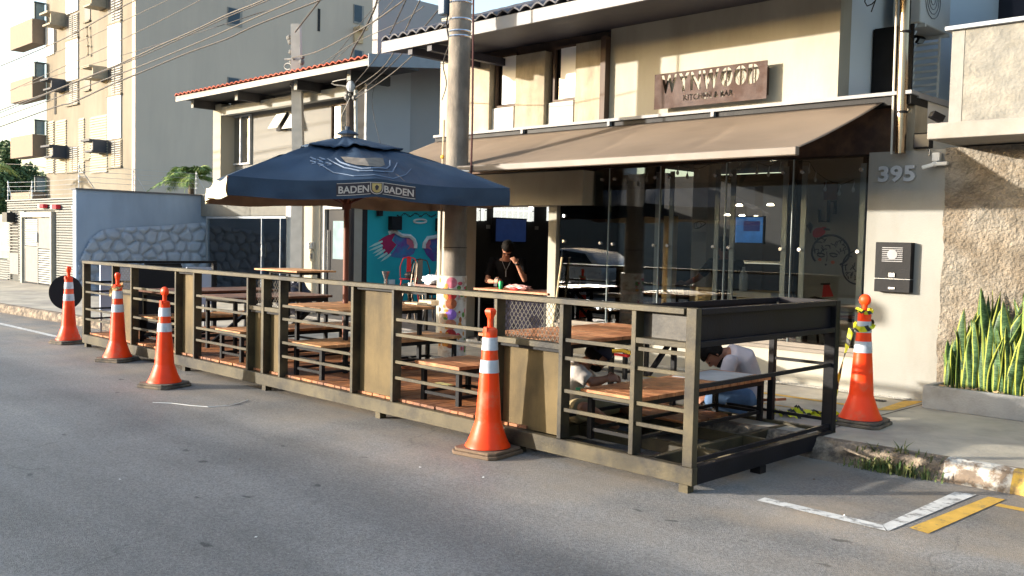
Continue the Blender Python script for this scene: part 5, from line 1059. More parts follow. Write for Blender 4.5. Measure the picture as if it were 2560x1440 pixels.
# deck planks
dk = MB(); x = L0+.07; random.seed(17)
dwm = mat('deck_wood', (.38, .15, .055), .6, var=.35, scale=7, col2=(.20, .085, .045), mixscale=3, bump=.12, bscale=50)
while x < -5.05:
    ye = Y1-.055 if x < -5.6 else 6.3+.8*0; 
    dk.box(x, x+.088, Y0+.062+random.uniform(0, .012), Y1-.06, ZB1+.001, ZB1+.022+random.uniform(0, .003)); x += .098
dk.build('deck', dwm, pk)
dk = MB(); 
for i in range(6): dk.box(-5.0+.0*i, -4.28, 6.35+i*.1, 6.44+i*.1, ZB1+.001, ZB1+.02)
dk.build('deck_end', dwm, pk)
# loose boards
for i, (a, b, lab) in enumerate((((-4.55, 7.62, .20), (-4.05, 7.42, .30), 'reddish loose board leaning by the crouching man in jeans'), ((-8.2, 6.45, .21), (-7.9, 6.5, .21), 'short offcut of wood lying on the deck under the bench'), ((-9.9, 6.9, .21), (-9.2, 6.95, .21), 'long offcut lying on the deck behind the mesh panels'))):
    tag(MB().bar(a, b, .10, .022).build('loose_board', mat('reddish_board', (.36, .11, .045), .6, var=.2), org=a), lab, 'board')
tag(MB().box(-7.05, -6.85, 6.05, 6.12, ZB1+.024, ZB1+.028).build('yellow_paper', mat('yellow_sheet', (.55, .48, .2), .7), org=(-7, 6.08, .2)), 'small yellow paper lying on the deck', 'paper')
# ---------------------------------------------------------------- tables and benches
def slab_top(mb, x0, x1, y0, y1, z, along='y', t=.028):
    if along == 'y':
        n = max(3, round((y1-y0)/.105)); w = (y1-y0)/n
        for k in range(n): mb.box(x0, x1, y0+k*w+.003, y0+(k+1)*w-.003, z-t, z-random.uniform(0, .0015))
    else:
        n = max(3, round((x1-x0)/.105)); w = (x1-x0)/n
        for k in range(n): mb.box(x0+k*w+.003, x0+(k+1)*w-.003, y0, y1, z-t, z-random.uniform(0, .0015))
WD = [mat('bench_wood_a', (.36, .16, .06), .5, var=.35, scale=10, col2=(.46, .23, .095), mixscale=6, bump=.1, bscale=60), mat('bench_wood_b', (.34, .12, .045), .45, var=.35, scale=10, col2=(.42, .18, .075), mixscale=5, bump=.1, bscale=60), woodd]
def bench(x0, x1, y0, y1, z, lab, nm='bench', cat='bench', wm_=0, zf=ZB1+.024, insets=.06, grp=None, legm=None, br=True):
    t = thing(nm, lab, cat, ((x0+x1)/2, (y0+y1)/2, zf), grp); m = MB(); slab_top(m, x0, x1, y0, y1, z); m.build('seat' if nm == 'bench' else 'tabletop', WD[wm_], t)
    lm = legm or black; a, b, c, d = x0+insets, x1-insets, y0+insets, y1-insets; zt_ = z-.029
    MB().box(a-.02, b+.02, c-.02, c+.01, zt_-.045, zt_).box(a-.02, b+.02, d-.01, d+.02, zt_-.045, zt_).box(a-.02, a+.01, c+.011, d-.011, zt_-.045, zt_).box(b-.01, b+.02, c+.011, d-.011, zt_-.045, zt_).build('apron', lm, t)
    for x in (a, b):
        for y in (c, d): MB().box(x-.02, x+.02, y-.02, y+.02, zf, zt_-.046).build('leg', lm, t)
    if br: MB().box(a+.021, b-.021, c-.012, c+.012, zf+.06, zf+.085).box(a+.021, b-.021, d-.012, d+.012, zf+.06, zf+.085).box(a-.012, a+.012, c+.021, d-.021, zf+.06, zf+.085).box(b-.012, b+.012, c+.021, d-.021, zf+.06, zf+.085).build('stretcher', lm, t)
    return t
G = 'slatted wooden benches inside the parklet'
bench(-4.50, -3.95, 5.27, 7.05, .545, 'reddish wooden bench under the planter box at the near right end', wm_=1, grp=G, zf=.175)
bench(-6.45, -5.87, 5.30, 5.95, .545, 'short orange bench just left of the nearest cone', grp=G, wm_=1)
bench(-8.38, -7.8, 5.22, 7.08, .545, 'long brown bench partly behind the middle steel panel', grp=G, wm_=0)
bench(-9.98, -9.42, 5.25, 7.0, .545, 'pale topped bench behind the two narrow mesh panels', grp=G, wm_=0)
bench(-12.1, -11.5, 5.25, 7.0, .545, 'small bench near the left end, between the first two cones', grp=G, wm_=0)
G = 'slatted wooden tables inside the parklet'
tr = bench(-5.62, -4.72, 5.28, 7.0, .865, 'orange brown wooden table behind the right mesh panel, above the man in the cap', 'table', 'table', 1, grp=G, insets=.1)
MB().bar((-4.83, 6.9, .80), (-4.83, 6.55, .50), .035, .035).build('brace', black, tr)
tbt = bench(-9.16, -8.0, 5.62, 6.85, .865, 'square orange brown table with the umbrella pole rising through it', 'table', 'table', 0, grp=G, insets=.12)
tc = bench(-12.4, -11.6, 5.36, 7.05, .865, 'dark table with diagonal braces near the left end of the parklet', 'table', 'table', 2, grp=G, insets=.1)
MB().bar((-11.7, 6.9, .8), (-11.7, 6.5, .45), .04, .04).build('brace', black, tc)
t7 = bench(-11.0, -10.2, 5.6, 7.0, .865, 'dark long table behind the railing right of the third cone', 'table', 'table', 2, grp=G, insets=.06); MB().bar((-10.27, 6.9, .82), (-10.27, 6.4, .45), .045, .045).build('brace', black, t7); MB().bar((-10.93, 5.7, .25), (-10.93, 6.3, .7), .04, .04).build('brace', black, t7)
bench(-14.25, -12.95, 8.2, 8.95, 1.06, 'high pale topped bar table standing on the pavement behind the umbrella pole', 'table', 'table', 0, zf=.155, insets=.2)
sb = bench(-7.1, -6.2, 8.0, 8.5, .60, 'low wooden bench on the pavement behind the man in the cap', 'bench', 'bench', 0, zf=.155)
# things on the table and benches
yt = thing('yellow_tool', 'yellow handled tool lying on the low bench behind the man in the cap', 'tool', P(1555, 880, z=.62)); q = P(1555, 881, z=.62)
MB().tube([q+Vector((-.12, 0, .0)), q+Vector((.0, .02, .015)), q+Vector((.12, .0, .0))], .018, 8).build('handle', mat('tool_yellow', (.60, .45, .03), .5), yt); MB().bar(q+Vector((-.08, 0, -.025)), q+Vector((.08, 0, -.025)), .03, .02).build('jaw', red, yt)
cb = thing('cardboard_sheet', 'grey cardboard sheets lying on the right-end bench', 'cardboard', (-4.2, 6.6, .547)); MB().add([(-4.45, 6.35, .549), (-4.05, 6.42, .549), (-4.08, 7.0, .551), (-4.46, 6.95, .549)], [(0, 1, 2, 3)]).build('sheet', mat('grey_card', (.38, .37, .36), .8), cb, solid=.004)
# black plastic bag left on the far side
bgp = P(745, 800, z=.16); bag = thing('rubbish_bag', 'knotted black plastic rubbish bag on the pavement below the house plaque', 'bag', (-14.2, 9.6, .15))
def blob(c, r, amp, f, seed, n=28, m=18):
    b = MB(); b.ell((0, 0, 0), (1, 1, 1), n, m); c = Vector(c)
    b.v = [c+Vector((p.x*r[0], p.y*r[1], p.z*r[2]))*(1+amp*noise.noise(Vector((p.x*f+seed, p.y*f, p.z*f)))) if False else c+Vector((p.x*r[0], p.y*r[1], p.z*r[2]))*(1.0)+Vector((p.x*r[0], p.y*r[1], p.z*r[2]))*amp*noise.noise(Vector((p.x*f+seed, p.y*f, p.z*f))) for p in b.v]; return b
b1 = P(737, 775, y=9.6); blob((b1.x, 9.6, .44), (.36, .30, .30), .3, 2.6, 1).ell((b1.x-.02, 9.6, .74), (.06, .05, .07), 8, 6).build('bag_body', mat('bin_bag_plastic', (.02, .02, .03), .25, var=.3, bump=.6, bscale=14), bag, smooth=2)
# ---------------------------------------------------------------- patio furniture behind
def cafe_chair(loc, rz, m_, lab, nm='cafe_chair'):
    t = thing(nm, lab, 'chair', loc, None); o = ORG[t.name]; ORG[t.name] = Vector((0, 0, 0)); s = .19
    MB().box(-s, s, -s, s, .44, .455).build('seat', m_, t, bevel=.01)
    bk = MB(); arc = [Vector((-.17, .19, .45)), Vector((-.18, .22, .68)), Vector((-.12, .24, .84)), Vector((0, .245, .87)), Vector((.12, .24, .84)), Vector((.18, .22, .68)), Vector((.17, .19, .45))]; bk.tube(arc, .012, 6); bk.prism([(-.05, .20, .46), (.05, .20, .46), (.045, .245, .86), (-.045, .245, .86)], (0, .006, 0)); bk.build('backrest', m_, t)
    for x in (-1, 1):
        for y in (-1, 1): MB().tube([(x*.15, y*.15, .44), (x*.21, y*.21, 0)], .014, 6).build('leg', m_, t)
    ORG[t.name] = Vector(loc); t.rotation_euler = (0, 0, rz); return t
redm = mat('red_chair_enamel', (.50, .02, .02), .35, var=.08); drk = mat('bronze_chair', (.10, .075, .055), .4, .5)
b_ = P(1012, 800, z=.15)
CY = 11.0; cxp = lambda px, y: P(px, 700, y=y).x
cr = cafe_chair((cxp(1022, 11.6), 11.6, P(1022, 697, y=11.6).z-.45), .9, redm, 'red metal chair standing up on the table against the painted wings'); cr.scale = (.95, .95, 1)
ch1 = cafe_chair((cxp(1000, 10.6), 10.6, .15), -.5, drk, 'bronze metal chair left of the patio table'); ch1.scale = (1.2, 1.2, 1.2)
dup(ch1, (cxp(1066, 10.6), 10.6, .15), -.3, 'bronze metal chair right of the patio table beside the concrete pole')
dup(ch1, (cxp(1040, 12.3), 12.3, .15), .6, 'bronze metal chair at the back of the patio under the right wing')
def ctable(x, y, z, w, d, lab, m_=2, zf=.15, grp=None, zt_=None): return bench(x-w/2, x+w/2, y-d/2, y+d/2, z, lab, 'cafe_table', 'table', m_, zf=zf, insets=.08, grp=grp, br=False)
ctable(cxp(1045, 9.9), 9.9, .80, 1.25, .7, 'dark café table with papers and a cup in the patio', 0)
ctable(cxp(1022, 11.6), 11.6, P(1022, 697, y=11.6).z-.455, .7, .6, 'low table carrying the red chair in the patio', 2)
# cup, paper roll, papers, ash stand, white cloth, hat
c = P(1028, 712, y=9.8); cu = thing('coffee_cup', 'white coffee cup on the patio table', 'cup', (c.x, 9.8, .93)); zc = P(1028, 720, y=9.8).z
MB().lathe([(.03, 0), (.045, .03), (.052, .085), (.047, .085), (.04, .03)], (c.x, 9.8, zc), 16).build('bowl', whitep, cu, smooth=True); MB().tube([Vector((c.x+.05+.028*sin(t), 9.8, zc+.045+.025*cos(t))) for t in [radians(q) for q in range(0, 181, 30)]], .006, 6).build('handle', whitep, cu); MB().box(c.x-.25, c.x+.25, 9.6, 10.0, zc-.03, zc-.002).build('tray', woodd, cu)
for k, (px, py, dy) in enumerate(((985, 757, 0), (1040, 762, .1), (1075, 760, .15))):
    c = P(px, py, z=.815); tag(MB().box(c.x-.12, c.x+.12, c.y-.08, c.y+.08, .803, .803+.02*(k+1)).build('paper_pile', mat('kraft_sheet', (.50, .42, .30), .8, var=.2, scale=20), org=c), ['white and brown papers at the left end of the patio table', 'brown papers in the middle of the patio table', 'papers at the right end of the patio table beside the pole'][k], 'papers')
c = P(964, 740, y=11.4); a_ = P(964, 678, y=11.4); as_ = thing('ash_stand', 'slim chrome funnel topped stand in front of the turquoise wall', 'ashtray stand', (c.x, 11.4, .15)); MB().tube([(c.x, 11.4, .15), (c.x, 11.4, a_.z-.15)], .035, 10).build('stem', chrome, as_); MB().lathe([(.035, -.15), (.09, 0), (.08, 0)], (c.x, 11.4, a_.z), 14).build('bowl', chrome, as_)
c = P(1085, 700, y=10.5); cl_ = thing('white_cloth', 'crumpled white cloth or bag lying over the chair beside the concrete pole', 'cloth', (c.x, 10.5, c.z-.1)); blob(c, (.24, .16, .08), .5, 3, 4).build('fabric', mat('bag_white', (.68, .70, .74), .7), cl_, smooth=2); MB().box(c.x-.3, c.x+.3, 10.3, 10.7, c.z-.11, c.z-.08).build('tray', woodd, cl_)
c = P(1026, 688, y=11.3); bl_ = thing('black_bag', 'small black bag resting on the red chair', 'bag', c); blob(c, (.11, .1, .07), .3, 3, 2).build('body', black, bl_, smooth=2)
# ---------------------------------------------------------------- man's table, can, bag
mt = thing('counter_table', 'reddish wooden counter table in the dark opening in front of the standing man', 'table', (-9.3, 9.5, .15)); zt_ = .925
xa, xb = P(1186, 722, y=9.32).x, P(1371, 733, y=9.32).x; m = MB(); slab_top(m, xa, xb, 9.30, 9.75, zt_); m.build('tabletop', WD[1], mt)
for x in (xa+.08, xb-.08):
    for y in (9.36, 9.69): MB().box(x-.018, x+.018, y-.018, y+.018, .155, zt_-.03).build('leg', black, mt)
MB().box(xa+.1, xb-.1, 9.62, 9.66, .172, zt_-.06).build('front_board', mat('chalkboard', (.014, .013, .02), .8, spec=.03, var=.5, scale=12), mt)
can = thing('drink_can', 'green drink can on the counter table beside the standing man', 'can', (P(1252, 720, y=9.38).x, 9.38, zt_)); c = ORG[can.name]
MB().lathe([(.024, 0), (.031, .008), (.031, .105), (.026, .118)], c, 18).build('body', mat('can_green', (.02, .34, .12), .3, .4, var=.4, scale=30), can, smooth=True); MB().lathe([(.026, .118), (.024, .121)], c, 14).build('lid', chrome, can)
c = P(1296, 722, y=9.42); sn = thing('snack_bag', 'clear and red snack packet lying on the counter table', 'packet', (c.x, 9.42, zt_)); blob((c.x, 9.42, zt_+.04), (.22, .07, .04), .5, 3.5, 7).build('wrapper', mat('clear_pink_wrapper', (.55, .30, .28), .25, var=.5, scale=25), sn, smooth=2); blob((c.x-.02, 9.36, zt_+.022), (.085, .03, .022), .3, 3, 3).build('red_packet', mat('packet_red', (.65, .02, .02), .35), sn, smooth=2)
# broom stick by the column, banners behind mesh
a_, b_ = P(1378, 850, y=9.28), P(1405, 643, y=9.28); tag(MB().tube([(a_.x, 9.25, .17), b_], .013, 8).build('broomstick', mat('pale_stick', (.55, .42, .25), .6), org=(a_.x, 9.25, .17)), 'pale wooden broomstick leaning against the glass beside the cream column', 'broomstick')
# interior tables and chairs behind the glass
random.seed(31)
its = [(1425, 10.4, .80), (1500, 11.2, .78), (1580, 10.2, .62), (1745, 10.3, .72), (1690, 9.95, .55), (2080, 10.2, .78)]
dsc = ['dark table behind the first glass panel', 'dark table behind the second glass panel', 'light brown table edge behind the black inner post', 'dark table below the two notices', 'low brown bench table behind the third glass panel', 'table with magazines in front of the mural']
for (px, y, z), lab in zip(its, dsc): ctable(P(px, 700, y=y).x, y, z+.1, 1.0, .6, lab, 1 if px in (1580, 1690) else 2, zf=.175)
ci = cafe_chair((P(1460, 700, y=10.9).x, 10.9, .175), 1.2, black, 'black metal chair behind the first glass panel', 'cafe_chair')
for px, y, rz, lab in ((1350, 10.6, -.6, 'black metal chair in the dark room right of the standing man'), (1205, 10.3, .5, 'black metal chair at the left edge of the dark opening'), (1545, 10.9, 2.0, 'black metal chair behind the second glass panel'), (1715, 11.0, .9, 'dark chair beside the table below the notices'), (2025, 10.35, -2.4, 'black round backed chair in front of the mural'), (1100, 10.2, .3, 'black chair just left of the printed pole wrap')):
    dup(ci, (P(px, 700, y=y).x, y, .175), rz, lab)
c = P(2075, 742, y=10.0); tag(MB().box(c.x-.25, c.x+.25, 9.95, 10.2, .885, .89).add([(c.x-.2, 9.95, .895), (c.x+.05, 9.97, .93), (c.x+.02, 10.15, .93), (c.x-.18, 10.16, .895)], [(0, 1, 2, 3)]).build('magazine', mat('magazine_paper', (.55, .50, .36), .6, var=.4, scale=30), org=c), 'open magazines on the table in front of the mural', 'magazine')
c = P(1860, 650, y=10.5); bt = thing('water_bottle', 'clear plastic bottle on the serving counter behind the glass', 'bottle', (c.x, 10.5, 1.05)); MB().lathe([(.05, 0), (.055, .02), (.055, .2), (.02, .27), (.02, .30)], (c.x, 10.5, 1.052), 14).build('body', mat('bottle_plastic', (.45, .47, .47), .15), bt, smooth=True)
# ---------------------------------------------------------------- umbrella
um = thing('market_umbrella', 'big square navy umbrella with a beer emblem and cream underside over the parklet', 'umbrella', (-8.87, 6.28, .2))
navy = mat('navy_canvas', (.020, .038, .070), .5, var=.3, scale=1.5, col2=(.028, .048, .082), mixscale=1.2, bump=.15, bscale=90)
crm = mat('cream_lining', (.30, .22, .16), .85, var=.08)
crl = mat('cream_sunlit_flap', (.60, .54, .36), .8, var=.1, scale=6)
UA, UTH, UZ, UTOP = 1.42, radians(66.5), 2.165, 2.72; UC = Vector((-8.9, 6.28, 0))
ux = Vector((cos(UTH), sin(UTH), 0)); uy = Vector((-sin(UTH), cos(UTH), 0))
corners = [(-1, -1), (1, -1), (1, 1), (-1, 1)]
def rim(k, s):      # point on side k at s in 0..1
    a, b = corners[k], corners[(k+1) % 4]; x = a[0]+(b[0]-a[0])*s; y = a[1]+(b[1]-a[1])*s
    mid = 1-abs(2*s-1); sag = sin(pi*((2*s) % 1))
    return UC+ux*(x*UA)+uy*(y*UA)+Vector((0, 0, UZ+.035*mid-.035*sag))
def canopy_fn(k, s, v, v0=0.0, dz=0):
    r = rim(k, s); top = UC+Vector((0, 0, UTOP)); sag = sin(pi*((2*s) % 1)); vv = v0+(1-v0)*v
    p = top.lerp(r, vv); p.z += .045*sin(pi*vv)-sag*.05*sin(pi*vv*.8)*vv; w = .022*noise.noise(Vector((s*14+k*7, vv*3.5, 2)))*sin(pi*vv)+.014*noise.noise(Vector((s*42+k*3, vv*3, 5)))*vv+.010*noise.noise(Vector(((s-.5)*vv*30+k, vv*14, 5)))*vv*(1-vv)*4; p.z += w+dz
    return p
cp = MB()
for k in range(4): cp.grid(lambda u, v, k=k: canopy_fn(k, u, v, .12), 40, 16)
cp.build('canopy', navy, um, smooth=2)
ln = MB()
for k in range(4): ln.grid(lambda u, v, k=k: canopy_fn(k, u, v, .12, -.012), 20, 10)
ln.build('lining', crm, um, smooth=2)
vt = MB()
for k in range(4): vt.grid(lambda u, v, k=k: canopy_fn(k, u, v*.36, 0, .032+.010*sin(pi*u)*v), 24, 8)
vt.build('vent_flap', navy, um, smooth=2, solid=.004)
fl2 = MB(); fl2.lathe([(.13, .0), (.09, .03), (.03, .05), (.03, .09), (.0, .09)], UC+Vector((0, 0, UTOP+.05)), 9); fl2.build('finial', navy, um)
VH = .185
def vfn(k, s, v, off):
    r = rim(k, s); a, b = corners[k], corners[(k+1) % 4]; n = (ux*(a[0]+b[0])/2+uy*(a[1]+b[1])/2)
    h = VH*(1+.10*noise.noise(Vector((s*5+k*9, 0, 1)))); flare = (.06*noise.noise(Vector((s*11+k*5, v, 3)))+.03*noise.noise(Vector((s*30+k*5, v, 8))))*v*(.25 if k == 0 and .3 < s < .7 else 1)
    if k == 3: flare += .07*v*sin(pi*s)
    return r+n*(off+flare)+Vector((0, 0, -h*v+.004))
for k in range(4):
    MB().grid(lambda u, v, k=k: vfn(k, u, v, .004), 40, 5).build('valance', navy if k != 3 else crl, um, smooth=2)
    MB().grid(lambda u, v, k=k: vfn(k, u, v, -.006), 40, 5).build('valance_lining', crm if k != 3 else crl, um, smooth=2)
woodp = mat('umbrella_pole_wood', (.13, .042, .025), .45, var=.25, scale=5)
MB().tube([UC+Vector((.0, 0, .19)), UC+Vector((0, 0, UTOP))], .032, 14).build('pole', woodp, um, smooth=True)
for k in range(4):
    for s in (0, .5): r = rim(k, s)-Vector((0, 0, .02)); MB().bar(UC+Vector((0, 0, UTOP-.12)), r, .02, .03).build('rib', woodp, um); MB().bar(UC+Vector((0, 0, 1.98)), (UC+Vector((0, 0, UTOP-.12))).lerp(r, .5), .018, .022).build('strut', woodp, um)
MB().lathe([(.05, -.05), (.055, 0), (.05, .05)], UC+Vector((0, 0, 1.98)), 12).build('hub', woodp, um)
# lettering and shield on the valance facing the street: side 0
prt = mat('umbrella_print', (.50, .42, .36), .7, var=.08); prd = mat('umbrella_print_dark', (.045, .035, .04), .7); gold = mat('umbrella_gold', (.42, .30, .11), .6, var=.2, scale=20)
SL = 2*UA
def onval(x, z, off): s = .5+x/SL; k = 0; v = (VH*.5-z)/VH; p = vfn(k, min(max(s, 0), 1), min(max(v, 0), 1), off); return p
def put(mb, off): 
    mb.v = [onval(p.x, p.z, off+max(0, -p.y)) for p in mb.v]; return mb
bg_ = MB().grid(lambda u, v: Vector(((u-.5)*.80, 0, (v-.5)*.122)), 30, 4); put(bg_, .008).build('print_ground', prd, um, smooth=2)
for cx, txt in ((-.228, 'BADEN'), (.228, 'BADEN')):
    t_ = text_mb(txt, .096, .0, .0022, 1.0); t_.xf(Matrix.Translation((cx, 0, -.037))); 
    put(t_, .011).build('lettering', prt, um)
    for z in (.058, -.058): put(MB().grid(lambda u, v: Vector((cx+(u-.5)*.335, 0, z+(v-.5)*.006)), 20, 1), .011).build('print_line', prt, um)
def shield(w, h, n=9): return [(-w, h), (w, h), (w, 0)]+[(w*cos(t), -h*1.1*sin(t)) for t in [pi/2*i/n for i in range(1, n)]]+[(0, -h*1.15)]+[(-w*cos(t), -h*1.1*sin(t)) for t in [pi/2*(n-i)/n for i in range(1, n)]]+[(-w, 0)]
def sh_mb(w, h): pts = shield(w, h); m_ = MB(); m_.add([(0, 0, 0)]+[(x, 0, z) for x, z in pts], [(0, i+1, (i+1) % len(pts)+1) for i in range(len(pts))]); return m_
put(sh_mb(.066, .060), .0115).build('shield_border', prt, um); put(sh_mb(.058, .053), .0135).build('shield_dark', prd, um); put(sh_mb(.048, .046), .0155).build('shield', gold, um)
put(MB().add([(-.02, 0, .01), (0, 0, .03), (.022, 0, .012), (.012, 0, -.02), (-.008, 0, -.028)], [(0, 1, 2, 3, 4)]), .0175).build('shield_figure', prd, um)
# large faded emblem on the canopy above it
pfd = mat('umbrella_faded_print', (.20, .17, .14), .8, var=.3, scale=9)
def oncan(x, y_, off): s = .5+x/SL*1.0/(max(.25, y_)); return canopy_fn(0, min(max(s, 0), 1), y_, .12, off)
em = MB(); oc = lambda x, v: oncan(x, v, .006)
def cstrip(pts, w):
    P_ = [oc(*p) for p in pts]; em.tube(P_, w, 4)
cstrip([(-.33, .50), (-.30, .60), (-.24, .72), (-.12, .82), (.0, .86), (.12, .82), (.24, .72), (.30, .60), (.33, .50)], .007)
cstrip([(-.26, .50), (-.24, .60), (-.18, .70), (-.08, .77), (.0, .80), (.08, .77), (.18, .70), (.24, .60), (.26, .50)], .009)
cstrip([(-.45, .62), (-.36, .78), (-.2, .90), (0, .94), (.2, .90), (.36, .78), (.45, .62)], .005)
for x, v in ((-.47, .50), (-.42, .54), (-.50, .58), (-.44, .62), (-.38, .48), (-.36, .60)): cstrip([(x-.02, v), (x+.02, v+.03)], .010); cstrip([(x-.02, v+.04), (x+.02, v+.04)], .006)
sh2 = MB(); ptsq = [(-.20, .46), (.20, .46), (.19, .60), (.12, .70), (0, .75), (-.12, .70), (-.19, .60)]
sh2.add([oc(0, .58)+Vector((0, 0, .003))]+[oc(*q) for q in ptsq], [(0, i+1, (i+1) % 7+1) for i in range(7)]); em.build('faded_emblem', mat('umbrella_print_blue', (.20, .25, .34), .8), um); sh2.build('faded_shield', pfd, um)
# ---------------------------------------------------------------- traffic cones
orm = mat('cone_orange', (.90, .055, .006), .42, var=.14, scale=4, col2=(.62, .17, .09), mixscale=5, mixlo=.54, mixhi=.78, bump=.05, bscale=30)
rfl = mat('cone_reflective_band', (.52, .55, .59), .4, var=.15, scale=9, col2=(.36, .36, .36), mixscale=12, mixlo=.55, mixhi=.7); rub = mat('cone_rubber_base', (.075, .068, .06), .85, var=.25, scale=10, col2=(.17, .13, .09), mixscale=5, bump=.3, bscale=60)
rub2 = mat('cone_rubber_base_brown', (.15, .10, .065), .8, var=.2, scale=10, bump=.3, bscale=60)
def cone(x, y, rz, h, lab, rb_=rub, head=0, faded=False):
    t = thing('traffic_cone', lab, 'traffic cone', (x, y, 0), 'orange traffic cones along the road'); o = ORG[t.name]; ORG[t.name] = Vector((0, 0, 0)); s = .215; k = h/1.02
    b = MB(); c = .05; oc_ = [(-s+c, -s), (s-c, -s), (s, -s+c), (s, s-c), (s-c, s), (-s+c, s), (-s, s-c), (-s, -s+c)]
    for z0, z1, q in ((0, .028, 1), (.028, .05, .93)): b.prism([(px*q, py*q, z0+.0001*(q < 1)) for px, py in oc_], (0, 0, z1-z0))
    b.build('base', rb_, t, bevel=.006)
    prof = [(.175, .05), (.172, .06), (.158, .08), (.138, .122), (.120, .17), (.107, .205), (.099, .229), (.0985, .233), (.082, .45), (.067, .63), (.0555, .775), (.054, .79), (.0545, .80), (.0545, .855), (.042, .868), (.022, .872)]
    MB().lathe([(r, z*k) for r, z in prof], (0, 0, 0), 32).build('body', orm, t, smooth=True)
    def rad(z): 
        for (r0, z0), (r1, z1) in zip(prof, prof[1:]):
            if z0 <= z <= z1: return r0+(r1-r0)*(z-z0)/(z1-z0)
    for za, zb_ in ((.56, .648), (.715, .803)): MB().lathe([(rad(za)+.0005, za*k), (rad(za)+.003, za*k+.001), (rad(zb_)+.003, zb_*k-.001), (rad(zb_)+.0005, zb_*k)], (0, 0, 0), 32).build('reflective_band', rfl, t, smooth=True)
    hd = MB(); hd.lathe([(.022, .868*k), (.0225, .925*k), (.024, .935*k)], (0, 0, 0), 14)
    if head == 3: a = MB().lathe([(.020, .905*k), (.026, .93*k), (.050, .965*k), (.053, .985*k), (.038, 1.0*k), (.036, 1.0*k)], (0, 0, 0), 6); hd.add([Vector((p.x, p.y*.8, p.z)) for p in a.v], a.f)
    elif head == 0: hd.xf(Matrix.Identity(4)); a = MB().lathe([(.024, -.035), (.05, -.025), (.056, 0), (.05, .025), (.024, .035)], (0, 0, 0), 8, axis='y'); a.v = [Vector((p.x, p.y*.9, p.z+.972*k)) for p in a.v]; hd.add(a.v, a.f)
    elif head == 1: a = MB().ell((0, 0, .965*k), (.05, .033, .05), 16, 10); hd.add(a.v, a.f)
    else: a = MB().lathe([(.022, .925*k), (.030, .945*k), (.036, .98*k), (.03, 1.0*k), (.012, 1.01*k)], (0, 0, 0), 12); hd.add([p*1 for p in a.v], a.f)
    hd.box(-.014, .014, -.062, -.03, .84*k, .875*k); hd.build('top_handle', orm, t, smooth=True); ORG[t.name] = Vector((x, y, 0)); t.rotation_euler = (0, 0, rz); return t
c1 = P(172, 858, z=.0); c2 = P(294, 902, z=.0); c3 = P(411, 966, z=.0); c4 = P(1219, 1132, z=.0)
cone(c1.x, c1.y, .2, 1.12, 'farthest orange cone in front of the black disc at the left end', head=2)
cone(c2.x, c2.y, .5, 1.12, 'second orange cone from the left, with dirty tape knotted around its neck', head=2)
cone(c3.x, c3.y, .35, 1.06, 'third orange cone, in front of the left steel panel, with a dusty grey base', head=1)
cone(c4.x, c4.y, .15, 1.125, 'largest, nearest orange cone with a brown base before the mesh panel', rub2, head=3)
c5 = P(2150, 1060, z=.15); k5 = cone(c5.x, c5.y, .1, 1.10, 'orange cone on the pavement at the right end, wrapped in black and yellow tape', head=1); k5.location.z = .15; ORG[k5.name] = Vector((c5.x, c5.y, .15))
# tape
tp1 = bpy.data.materials.new('hazard_tape'); tp1.use_nodes = True; n5 = tp1.node_tree; b5 = n5.nodes['Principled BSDF']; b5.inputs['Roughness'].default_value = .4
g5 = n5.nodes.new('ShaderNodeTexCoord'); w5 = n5.nodes.new('ShaderNodeTexWave'); w5.inputs['Scale'].default_value = 4.2; w5.bands_direction = 'DIAGONAL'; cr5 = n5.nodes.new('ShaderNodeValToRGB'); cr5.color_ramp.interpolation = 'CONSTANT'
cr5.color_ramp.elements[0].color = (.62, .62, .02, 1); cr5.color_ramp.elements[1].position = .62; cr5.color_ramp.elements[1].color = (.02, .02, .02, 1); n5.links.new(g5.outputs['Object'], w5.inputs['Vector']); n5.links.new(w5.outputs[0], cr5.inputs[0]); n5.links.new(cr5.outputs[0], b5.inputs['Base Color'])
def ribbon(pts, w, tw=0, seed=0):
    m = MB(); pts = [Vector(p) for p in pts]; n = len(pts); vs = []
    for i, p in enumerate(pts):
        d = (pts[min(i+1, n-1)]-pts[max(0, i-1)]).normalized(); a = d.cross(Vector((0, 1, .2))).normalized(); b = d.cross(a); an = tw*i+.7*noise.noise(Vector((i*.6+seed, 0, 0))); s_ = (a*cos(an)+b*sin(an))*w/2; vs += [p-s_, p+s_]
    m.add(vs, [(2*i, 2*i+1, 2*i+3, 2*i+2) for i in range(n-1)]); return m
q = Vector((c5.x, c5.y, .15))
ht = thing('hazard_tape', 'black and yellow tape wound round the right cone and hanging down its left side', 'tape', q)
ribbon([q+Vector((.055*cos(a)*(1.1), .055*sin(a)*1.1-.0, .95+.012*sin(a*2))) for a in [radians(d) for d in range(0, 380, 25)]], .035, 0, 1).build('neck_loop', tp1, ht)
ribbon([q+Vector((.072*cos(a), .072*sin(a), .83+.03*sin(a))) for a in [radians(d) for d in range(0, 380, 25)]], .05, 0, 2).build('body_loop', tp1, ht)
ribbon([q+Vector((-.08-.012*i, -.055, .80-.052*i)) for i in range(15)], .055, .22, 5).build('hanging_end', tp1, ht)
ribbon([q+Vector((-.05+.012*i, -.06-.004*i, .95+.01*sin(i))) for i in range(10)], .02, .5, 8).build('knot', mat('tape_black', (.02, .02, .02), .4), ht)
hp_ = P(2010, 1040, z=.16); th = thing('tape_heap', 'crumpled heap of yellow and black tape on the pavement behind the parklet end', 'tape', (hp_.x, hp_.y, .152)); random.seed(14); mm_ = MB()
